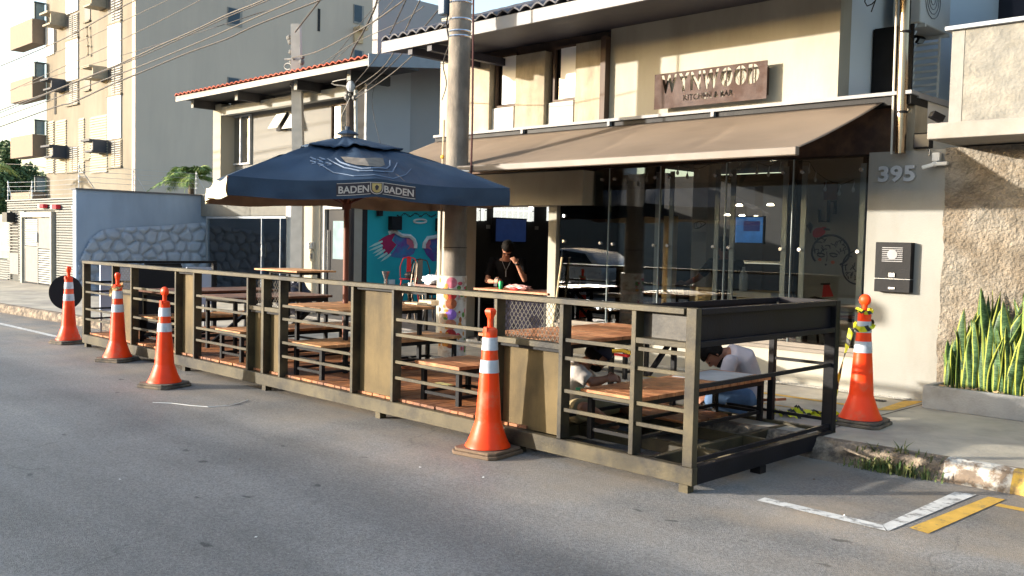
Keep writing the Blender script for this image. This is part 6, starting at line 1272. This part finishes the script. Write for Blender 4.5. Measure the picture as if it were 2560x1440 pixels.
for k in range(9):
    a0 = random.uniform(0, 6); st_ = Vector((hp_.x+random.uniform(-.10, .10), hp_.y+random.uniform(-.06, .06), .165)); pts = []
    for i in range(12): a0 += random.uniform(-.9, .9); st_ = st_+Vector((cos(a0)*.035, sin(a0)*.022, 0)); pts.append(Vector((st_.x, st_.y, .165+abs(noise.noise(Vector((i*.5, k, 0))))*.06)))
    r_ = ribbon(pts, .045, .3, k); mm_.add(r_.v, r_.f)
mm_.build('tape_strips', tp1, th)
q = Vector((c2.x, c2.y, 0)); tk = thing('dirty_tape', 'dirty cream tape knotted round the neck of the second cone', 'tape', q+Vector((0, 0, .95)))
ribbon([q+Vector((.064*cos(a), .064*sin(a), .93+.03*sin(a))) for a in [radians(d) for d in range(0, 380, 25)]], .045, 0, 3).build('loop', mat('dirty_tape_cream', (.42, .28, .12), .7, var=.4, scale=20), tk); ribbon([q+Vector((-.05-.01*i, -.05, .96-.022*i)) for i in range(8)], .04, .5, 5).build('tail', MATS['dirty_tape_cream'], tk)
# black disc on a short post
dsk = P(165, 731, y=5.55); rs = thing('round_sign', 'black back of a round sign standing behind the farthest cone', 'sign', (dsk.x, 5.55, 0)); dv = Vector((-dsk.x, -5.55, 0)).normalized(); sd = Vector((-dv.y, dv.x, 0)); dsc_ = MB(); n = 40
fr_ = [dsk+sd*(.243*cos(2*pi*i/n))+Vector((0, 0, .268*sin(2*pi*i/n))) for i in range(n)]; dsc_.prism(fr_, -dv*.012); dsc_.build('disc', mat('sign_back_black', (.008, .008, .01), .6), rs); MB().tube([dsk-dv*.03, Vector((dsk.x, 5.55, 0))-dv*.03], .016, 8).build('post', alu, rs)
# ---------------------------------------------------------------- other side of the street (behind the photographer, seen in the glass, shades the road)
SH0, SH1 = (-60, -5.2), (4, -6.6)
oh = thing('opposite_wall', 'long low rendered wall across the street, seen only as a reflection and by the shade it throws', 'wall', (-20, -8.7, 0))
ow = mat('opposite_wall_paint', (.17, .165, .155), .9, var=.1, scale=1)
w_ = MB(); w_.prism([(-75, -8.7, 0), (20, -8.7, 0), (20, -8.7, 2.72), (-10, -8.7, 2.84), (-13, -8.7, 2.88), (-19, -8.7, 2.92), (-27, -8.7, 3.02), (-75, -8.7, 3.2)], (0, -.2, 0)); w_.build('wall', ow, oh)
wn = MB(); [wn.box(-70+k*6, -69.8+k*6, -8.72, -8.64, .15, 2.6) for k in range(15)]; wn.build('piers', ow, oh)
MB().box(-75, 14, -8.0, -4.4, .001, .15).build('far_pavement', conc, kind='structure')
fh = thing('far_house_row', 'row of grey houses well behind the opposite wall, seen only as a reflection', 'house', (-30, -27, 0))
for i, (a, b, h_, c_) in enumerate(((-90, -62, 6.3, (.16, .17, .19)), (-61.5, -44, 5.4, (.24, .23, .22)), (-43.5, -27, 6.2, (.13, .14, .16)), (-26.5, -10, 5.6, (.20, .19, .18)), (-9.5, 20, 6.1, (.15, .16, .17)))):
    MB().box(a, b, -34, -27, 0, h_).build('facade', mat('far_house_paint_%s' % 'abcde'[i], c_, .9), fh)
random.seed(5)
for i, (x_, y_, h_, r_) in enumerate(((13, -3, 5.5, 3.2), (15, 3.5, 6.2, 3.4), (12.5, 12.5, 5.5, 3.2), (15, 19, 7, 3.8), (14, -10, 6, 3.4))):  # trees added out of view to dim the sky mirrored in the steel
    tree((x_, y_, 0), h_, r_, 'unseen tree added right of the picture to darken what the steel reflects', 60+i, 2200, trunk=.25, leaf=.3)
# silver hatchback parked across the street
car = thing('parked_car', 'silver hatchback parked across the street, visible only as a reflection in the glass', 'car', (-19.4, -3.4, 0))
def shell(cx, cy):
    W_ = .84; side = [(-2.0, .28), (-2.02, .62), (-1.9, .82), (-1.45, .93), (-.95, .98), (-.35, 1.38), (.55, 1.43), (1.35, 1.32), (1.85, .98), (1.95, .75), (1.97, .30)]
    m = MB(); n = len(side); rows = [(-1, 1.0), (-.9, 1.0), (.9, 1.0), (1, 1.0)]
    vs = []
    for wq, s in ((-W_, 0), (-W_+.10, 1), (W_-.10, 1), (W_, 0)):
        for x, z in side: zz = z if (s or z < .99) else .97+(z-.97)*.86; vs.append((cx+x, cy+wq*(1 if z < 1 else .86), zz))
    fs = [(r*n+i, r*n+(i+1) % n, (r+1)*n+(i+1) % n, (r+1)*n+i) for r in range(3) for i in range(n)]+[tuple(range(n))[::-1], tuple(3*n+i for i in range(n))]
    return m.add(vs, fs)
cx, cy = -19.4, -3.4
shell(cx, cy).build('body', mat('car_silver', (.55, .56, .58), .3, .6, var=.03), car, smooth=True, bevel=.03)
gd = mat('car_glass', (.02, .025, .03), .08)
for s in (-1, 1):
    y = cy+s*.80; MB().prism([(cx-.85, y, .98), (cx-.35, y-.06*s, 1.32), (cx+.25, y-.06*s, 1.37), (cx+.25, y, .98)], (0, .02*s, 0)).build('side_window', gd, car); MB().prism([(cx+.32, y, .98), (cx+.32, y-.06*s, 1.37), (cx+1.2, y-.06*s, 1.28), (cx+1.55, y, .98)], (0, .02*s, 0)).build('side_window', gd, car)
    for x in (-1.25, 1.2):
        w = MB().lathe([(.30, -.1), (.31, 0), (.30, .1)], (cx+x, cy+s*.74, .30), 24, axis='y').build('wheel', mat('tyre', (.02, .02, .02), .8), car); MB().lathe([(.19, -.02), (.18, .02)], (cx+x, cy+s*.85, .30), 16, axis='y').build('rim', chrome, w)
    MB().box(cx-1.98, cx-1.9, cy+s*.62-.16, cy+s*.62+.16, .6, .74).build('headlight', whitep, car)
random.seed(77)
tree((-36.5, -9.6, 0), 3.2, 1.6, 'street tree across the road, visible only as a reflection', 41, 2500)
tree((-52.5, -12.6, 0), 4.6, 1.8, 'smaller street tree across the road, visible only as a reflection', 42, 2000)
# ---------------------------------------------------------------- people
RH = Vector((RT.x, RT.y, 0)).normalized(); FH = Vector((FW.x, FW.y, 0)).normalized()
skin = mat('skin', (.42, .20, .13), .5, var=.08, scale=12); skin2 = mat('skin_brown', (.25, .11, .065), .5, var=.08, scale=12)
hairm = mat('dark_hair', (.010, .008, .007), .7, spec=.08, var=.4, scale=40, bump=.5, bscale=60)
def remesh(mb, name, m_, parent, voxel=.008, smooth_it=3):
    me = mb.mesh(name, m_, ORG[parent.name]); o = bpy.data.objects.new(name, me); COL.objects.link(o)
    r = o.modifiers.new('r', 'REMESH'); r.mode = 'VOXEL'; r.voxel_size = voxel; r.use_smooth_shade = True
    s = o.modifiers.new('s', 'SMOOTH'); s.factor = .5; s.iterations = smooth_it
    dg = bpy.context.evaluated_depsgraph_get(); me2 = bpy.data.meshes.new_from_object(o.evaluated_get(dg)); bpy.data.objects.remove(o)
    me2.materials.clear(); me2.materials.append(m_); me2.polygons.foreach_set('use_smooth', [True]*len(me2.polygons)); me2.name = name
    q = bpy.data.objects.new(name, me2); COL.objects.link(q); q.parent = parent; ORG[q.name] = ORG[parent.name]; return q
def chain(mb, pts, rs, n=14):
    pts = [Vector(p) for p in pts]
    for p, r in zip(pts, rs): mb.ell(p, (r, r, r), n, 10)
    for (p, r), (q, s) in zip(zip(pts, rs), zip(pts[1:], rs[1:])): mb.tube([p, q], [r, s], n)
def loft(mb, cs, rr, lat, n=18):
    """elliptical trunk: cs centres, rr (half width along lat, half depth)"""
    cs = [Vector(c) for c in cs]; lat = Vector(lat).normalized(); vs = []; fs = []
    for i, c in enumerate(cs):
        d = (cs[min(i+1, len(cs)-1)]-cs[max(i-1, 0)]).normalized(); b = d.cross(lat).normalized()
        for k in range(n): t = 2*pi*k/n; vs.append(c+lat*(rr[i][0]*cos(t))+b*(rr[i][1]*sin(t)))
    for i in range(len(cs)-1):
        for k in range(n): fs.append((i*n+k, i*n+(k+1) % n, (i+1)*n+(k+1) % n, (i+1)*n+k))
    fs += [tuple(range(n))[::-1], tuple((len(cs)-1)*n+k for k in range(n))]; mb.add(vs, fs)
def hand(mb, wrist, d, nrm, curl=.5, s=1.0, side=1):
    """palm + five bent fingers; d: direction of the fingers, nrm: direction the palm faces"""
    wrist = Vector(wrist); d = Vector(d).normalized(); nrm = Vector(nrm); nrm = (nrm-d*nrm.dot(d)).normalized(); w = d.cross(nrm).normalized()*side
    R3 = Matrix((w, d, nrm)).transposed()
    mb.ell(wrist+d*.045*s, (.039*s, .052*s, .016*s), 12, 8, 0, R3)
    for i, (off, L, r) in enumerate(((-.029, .060, .0078), (-.010, .070, .0085), (.010, .074, .0085), (.029, .067, .0082))):
        p = wrist+d*.085*s+w*off*s; a = curl*(1+.12*i); d1 = (d*cos(a)+nrm*sin(a)); p1 = p+d1*L*.45*s; d2 = (d*cos(2*a)+nrm*sin(2*a)); p2 = p1+d2*L*.33*s; d3 = (d*cos(2.8*a)+nrm*sin(2.8*a)); chain(mb, [p-d*.02*s, p, p1, p2, p2+d3*L*.27*s], [r*s, r*s, r*.95*s, r*.88*s, r*.75*s], 8)
    p = wrist+d*.025*s+w*.034*s; q = p+(w*.7+d*.6+nrm*.35).normalized()*.036*s; chain(mb, [p-w*.01, p, q, q+(d*.8+nrm*.6).normalized()*.03*s], [.012*s, .011*s, .0095*s, .008*s], 8)
def person(lab, C, j, mats, hair='short', cap=None, extra=None, nm='person', legs='pants', sleeve=.75, facedir=(0, -1, -.3)):
    """j: joints in the figure's own frame: X to the picture's right, Y away, Z height above ground plane"""
    Wd = lambda p: Vector((C[0], C[1], 0))+RH*p[0]+FH*p[1]+Vector((0, 0, p[2]))
    D = lambda v: (RH*v[0]+FH*v[1]+Vector((0, 0, v[2]))).normalized()
    t = thing(nm, lab, 'person', (C[0], C[1], C[2])); sk_, sh_, pt__, shoe_ = mats; b = MB()
    pel, wai, che, nec, hd_ = [Wd(j[k]) for k in ('pelvis', 'waist', 'chest', 'neck', 'head')]
    lat = D(j['lat']); loft(b, [pel-(wai-pel).normalized()*.06, pel, wai, che, (che+nec)/2+(nec-che)*.15, nec], [(.10, .08), (.155, .105), (.135, .095), (.165, .11), (.15, .09), (.055, .055)], lat)
    chain(b, [nec-(hd_-nec)*.1, hd_], [.055, .055])
    f = D(facedir); up_ = (hd_-nec).normalized(); up_ = (up_-f*up_.dot(f)*.75).normalized(); f = (f-up_*f.dot(up_)).normalized(); sd_ = up_.cross(f); R3 = Matrix((sd_, f, up_)).transposed()
    b.ell(hd_, (.074, .094, .105), 20, 14, 0, R3); b.ell(hd_-up_*.055+f*.022, (.055, .068, .062), 16, 10, 0, R3); b.ell(hd_-up_*.098+f*.055, (.025, .022, .02), 10, 8, 0, R3)
    b.ell(hd_-up_*.012+f*.1, (.011, .017, .022), 10, 8, 0, R3); b.ell(hd_-up_*.0+f*.088, (.012, .012, .03), 8, 6, 0, R3); b.ell(hd_+up_*.022+f*.085, (.05, .012, .010), 10, 6, 0, R3)
    b.ell(hd_-up_*.055+f*.09, (.022, .01, .007), 10, 6, 0, R3)
    for s in (-1, 1): b.ell(hd_+sd_*.077*s-up_*.01, (.010, .02, .03), 10, 8, 0, R3)
    sh = MB(); pn = MB(); so = MB()
    loft(sh, [pel-(wai-pel).normalized()*.02, (pel+wai)/2, wai, che, (che+nec)/2+(nec-che)*.2, nec-(nec-che)*.12], [(.178, .125), (.168, .12), (.158, .115), (.187, .128), (.165, .105), (.082, .075)], lat)
    for side in ('r', 'l'):
        S_, E_, W_ = Wd(j['sh_'+side]), Wd(j['el_'+side]), Wd(j['wr_'+side]); chain(b, [S_, S_.lerp(E_, .5), E_, E_.lerp(W_, .35), W_], [.052, .045, .038, .039, .026])
        hand(b, W_, (Wd(j['wr_'+side])+D(j['hd_'+side])-W_) if 'hd_'+side in j else (W_-E_), D(j.get('hn_'+side, (0, -1, -.5))), j.get('curl_'+side, .5), side=1 if side == 'r' else -1)
        q = S_.lerp(E_, sleeve); chain(sh, [S_, S_.lerp(E_, sleeve*.6)], [.068, .062]); sh.tube([S_.lerp(E_, sleeve*.5), q], [.063, .060], 14)
        Hp, Kn, An = Wd(j['hip_'+side]), Wd(j['kn_'+side]), Wd(j['an_'+side]); chain(b, [Hp, Hp.lerp(Kn, .5), Kn, Kn.lerp(An, .3), Kn.lerp(An, .75), An], [.085, .075, .055, .056, .040, .034])
        to = D(j.get('toe_'+side, (0, -1, 0))); foot = MB().ell(An+to*.07-Vector((0, 0, .035)), (.042, .125, .038), 12, 8, 0, Matrix((to.cross(Vector((0, 0, 1))), to, Vector((0, 0, 1)))).transposed()); so.add(foot.v, foot.f); b.ell(An+to*.05-Vector((0, 0, .03)), (.03, .09, .025), 10, 8, 0, Matrix((to.cross(Vector((0, 0, 1))), to, Vector((0, 0, 1)))).transposed())
        if legs == 'pants': chain(pn, [Hp, Hp.lerp(Kn, .5), Kn, Kn.lerp(An, .5), Kn.lerp(An, .93)], [.105, .094, .076, .070, .060])
        else: chain(pn, [Hp, Hp.lerp(Kn, .5)], [.11, .10]); pn.tube([Hp.lerp(Kn, .4), Hp.lerp(Kn, .92)], [.10, .092], 14)
    loft(pn, [pel-(wai-pel).normalized()*.08, pel, (pel+wai)/2], [(.14, .11), (.175, .125), (.162, .115)], lat)
    remesh(b, 'body', sk_, t, .0075); remesh(sh, 'shirt', sh_, t, .012, 5); remesh(pn, 'shorts' if legs != 'pants' else 'trousers', pt__, t, .014, 5)
    for k, ft in enumerate((so.v[:len(so.v)//2], so.v[len(so.v)//2:])):
        pass
    remesh(so, 'shoes', shoe_, t, .012, 2)
    h = MB(); h.ell(hd_+up_*.026-f*.012, (.089, .104, .102), 22, 14, 0, R3)
    h.v = [v_+(v_-hd_).normalized()*(.010*noise.noise(v_*45)+.006*noise.noise(v_*110)) for v_ in h.v]
    keep = lambda v_: not ((v_-hd_).dot(f) > .035 and (v_-hd_).dot(up_) < .03) and (v_-hd_).dot(up_) > -.06
    fs = [q for q in h.f if all(keep(h.v[i]) for i in q)]; h.m = [0]*len(fs); h.f = fs; h.build('hair', hairm, t, smooth=2, solid=.006)
    for s in (-1, 1): MB().ell(hd_+up_*.008+f*.086+sd_*.03*s, (.011, .008, .006), 8, 6, 0, R3).build('eye', dark, t)
    if cap:
        c = MB(); c.ell(hd_+up_*.03-f*.006, (.092, .108, .095), 22, 14, 0, R3); fs = [q for q in c.f if all((c.v[i]-hd_).dot(up_) > .025 for i in q)]; c.f = fs; c.m = [0]*len(fs); co = c.build('cap', cap, t, smooth=2, solid=.006)
        br = MB(); br.grid(lambda u, v: hd_+up_*(.035-.035*v-.02*(2*u-1)**2)+f*(.075+.095*v*(1-.35*(2*u-1)**2))+sd_*(.078*(2*u-1)*(1-.1*v)), 10, 6); br.build('brim', cap, co, smooth=2, solid=.006)
    if extra: extra(t, Wd, D, hd_, f, up_, sd_)
    return t
shoe = mat('dark_shoe', (.03, .028, .03), .7)
# man behind the counter table
C1 = P(1266, 700, y=9.98); sc1 = 1/167
X_ = lambda px: (px-1266)*sc1
zc = lambda py: P(1266, py, y=9.98).z
def ex1(t, Wd, D, hd_, f, up_, sd_):
    gl = MB(); c = hd_+f*.098+up_*.008; [gl.ell(c+sd_*.032*s, (.024, .006, .017), 10, 8, 0, Matrix((sd_, f, up_)).transposed()) for s in (-1, 1)]; gl.tube([c-sd_*.075, c+sd_*.075], .003, 5); gl.build('glasses', black, t)
    co = MB(); a, b = Wd((-.075, -.135, zc(650))), Wd((.07, -.135, zc(648))); m_ = Wd((-.01, -.16, zc(676))); co.tube([a, m_, b], .004, 5).tube([m_, m_-Vector((0, 0, .09))], .006, 5).build('earphone_cord', mat('grey_cord', (.35, .35, .37), .5), t)
    w_ = Wd((X_(1292), -.33, zc(659))); MB().lathe([(.034, -.014), (.036, 0), (.034, .014)], w_, 14).build('wristband', black, t)
    p_ = Wd((X_(1240), -.36, zc(703))); MB().bar(p_-RH*.0-Vector((0, 0, .06)), p_+RH*.02+Vector((0, 0, .06)), .065, .01).build('phone', black, t)
person('man in black t-shirt standing with bowed head and a hand at his glasses', (C1.x, C1.y, .172), {
    'pelvis': (0, .05, .93), 'waist': (0, .04, 1.08), 'chest': (0, -.02, 1.24), 'neck': (-.02, -.08, zc(646)), 'head': (X_(1267), -.17, zc(621)), 'lat': (1, 0, 0),
    'sh_r': (-.215, -.04, zc(655)), 'el_r': (X_(1218), -.10, zc(702)), 'wr_r': (X_(1236), -.32, zc(703)), 'hd_r': (.5, -.5, .1), 'hn_r': (.6, .5, 0), 'curl_r': .6,
    'sh_l': (.225, -.04, zc(654)), 'el_l': (X_(1311), -.24, zc(697)), 'wr_l': (X_(1291), -.32, zc(657)), 'hd_l': (-.6, .25, .8), 'hn_l': (-.4, .9, 0), 'curl_l': .45,
    'hip_r': (-.09, .05, .92), 'kn_r': (-.10, .02, .54), 'an_r': (-.11, .06, .24), 'hip_l': (.09, .05, .92), 'kn_l': (.10, .02, .54), 'an_l': (.11, .06, .24)},
    (skin, mat('black_tshirt', (.010, .0095, .011), .9, spec=.05, var=.2), mat('dark_jeans', (.03, .035, .05), .85), shoe), extra=ex1, facedir=(-.15, -.3, -1.2))
# man in the cap sitting on the deck
C2 = P(1430, 1055, z=.2); d2 = (C2.x*FH.x+C2.y*FH.y); s2 = d2/FPX
C2 = Vector((-4.98, 5.98, .2)); d2 = C2.x*FH.x+C2.y*FH.y; s2 = d2/FPX; q0 = C2
def L2(px, py, y=0):
    """figure-frame point for a photo pixel at depth offset y"""
    pl = C2+FH*y; dd = FW+RT*((px-1280)/FPX)-UP*((py-720)/FPX); t_ = (pl.x*FH.x+pl.y*FH.y)/(dd.x*FH.x+dd.y*FH.y); w = Vector((0, 0, H))+dd*t_; r = w-Vector((C2.x, C2.y, 0)); return (r.dot(RH), y, w.z)
greyt = mat('grey_tshirt', (.42, .38, .35), .85, var=.15, scale=6, bump=.8, bscale=9)
capm = mat('navy_cap', (.015, .015, .03), .8)
def ex2(t, Wd, D, hd_, f, up_, sd_):
    c = t.children; MB().box(0, .001, 0, .001, 0, .001) ; MB().ell(hd_-up_*.075+f*.03, (.056, .066, .05), 14, 10, 0, Matrix((sd_, f, up_)).transposed()).build('beard', hairm, t, smooth=2)
    a = hd_+up_*.075+f*.095*0+sd_*(-.0); MB().tube([hd_+up_*.06+f*.103+sd_*x+up_*z for x, z in ((-.012, .015), (.012, .015), (-.012, 0), (.012, 0), (.012, -.015), (-.012, -.015))], .0025, 4).build('cap_letter', mat('cap_print', (.45, .45, .5), .7), t)
    s_ = Wd(L2(1449, 972, -.25)); MB().bar(s_-RH*.03, s_+RH*.03, .01, .02).build('sleeve_patch', mat('patch_green', (.03, .16, .08), .8), t)
person('man in dark cap and grey t-shirt sitting bent over on the deck', (C2.x, C2.y, .2), {
    'pelvis': L2(1427, 1022), 'waist': L2(1418, 985), 'chest': L2(1432, 941), 'neck': L2(1462, 910), 'head': L2(1494, 890), 'lat': (0.15, 1, 0),
    'sh_r': L2(1446, 930, -.18), 'el_r': L2(1478, 956, -.24), 'wr_r': L2(1515, 948, -.12), 'hd_r': (1, .1, .15), 'hn_r': (0, .7, -.5), 'curl_r': .8,
    'sh_l': L2(1452, 925, .17), 'el_l': L2(1485, 958, .22), 'wr_l': L2(1520, 945, .05), 'hd_l': (1, -.1, 0), 'hn_l': (0, -.7, -.5), 'curl_l': .8,
    'hip_r': L2(1436, 1030, -.09), 'kn_r': L2(1462, 1022, -.40), 'an_r': L2(1538, 1066, -.12), 'toe_r': (1, .2, 0), 'hip_l': L2(1438, 1026, .09), 'kn_l': L2(1553, 1003, .12), 'an_l': L2(1588, 1048, .30), 'toe_l': (1, .2, 0)},
    (skin2, greyt, mat('khaki_shorts', (.26, .21, .12), .85, bump=.3, bscale=10), shoe), cap=capm, extra=ex2, legs='shorts', facedir=(.9, .0, -.45), sleeve=.8)
# man in jeans crouching on the pavement
C2 = Vector((-4.32, 7.46, .155))
def ex3(t, Wd, D, hd_, f, up_, sd_):
    MB().ell(hd_-up_*.08+f*.03, (.055, .064, .045), 14, 10, 0, Matrix((sd_, f, up_)).transposed()).build('beard', hairm, t, smooth=2)
person('man in pale t-shirt and blue jeans crouching behind the right end of the parklet', (C2.x, C2.y, .155), {
    'pelvis': L2(1866, 985), 'waist': L2(1872, 945), 'chest': L2(1852, 896), 'neck': L2(1812, 884), 'head': L2(1783, 886), 'lat': (-.1, 1, 0),
    'sh_r': L2(1830, 903, .18), 'el_r': L2(1812, 960, .2), 'wr_r': L2(1775, 985, .12), 'hd_r': (-1, 0, -.5), 'hn_r': (0, -.5, -1), 'curl_r': .6,
    'sh_l': L2(1826, 905, -.18), 'el_l': L2(1806, 962, -.22), 'wr_l': L2(1772, 990, -.1), 'hd_l': (-1, 0, -.5), 'hn_l': (0, .5, -1), 'curl_l': .6,
    'hip_r': L2(1862, 992, .1), 'kn_r': L2(1770, 990, .14), 'an_r': L2(1830, 1036, .12), 'toe_r': (-1, 0, -.1), 'hip_l': L2(1862, 992, -.1), 'kn_l': L2(1782, 1000, -.14), 'an_l': L2(1858, 1034, -.1), 'toe_l': (-1, 0, -.1)},
    (skin2, mat('lilac_grey_tshirt', (.40, .36, .38), .85, var=.15, scale=6, bump=.8, bscale=9), mat('blue_jeans', (.09, .15, .26), .85, var=.25, scale=9, bump=.3, bscale=12), mat('tan_boot', (.26, .15, .08), .8)), extra=ex3, facedir=(-.55, -.15, -.85), sleeve=.8)
# waiter inside
C4 = P(1812, 700, y=10.7); s4 = 1/145
person('waiter in black standing with his back turned behind the glass front', (C4.x, C4.y, .172), {
    'pelvis': (0.02, 0, .90), 'waist': (0.02, 0, 1.05), 'chest': (0, 0, 1.28), 'neck': (-.02, 0, 1.46), 'head': (-.04, 0.0, 1.60), 'lat': (1, .2, 0),
    'sh_r': (-.18, 0, 1.38), 'el_r': (-.34, .05, 1.18), 'wr_r': (-.50, .1, 1.10), 'hd_r': (-1, .2, 0), 'sh_l': (.18, 0, 1.38), 'el_l': (.24, .02, 1.12), 'wr_l': (.24, -.08, .90), 'hd_l': (0, -.1, -1), 'hn_l': (-1, 0, 0),
    'hip_r': (-.08, 0, .9), 'kn_r': (-.09, .0, .53), 'an_r': (-.1, 0, .24), 'hip_l': (.09, 0, .9), 'kn_l': (.1, 0, .53), 'an_l': (.1, 0, .24)},
    (skin2, mat('black_shirt', (.012, .012, .014), .8), mat('black_trousers', (.012, .012, .014), .8), shoe), facedir=(-.8, .6, -.2))
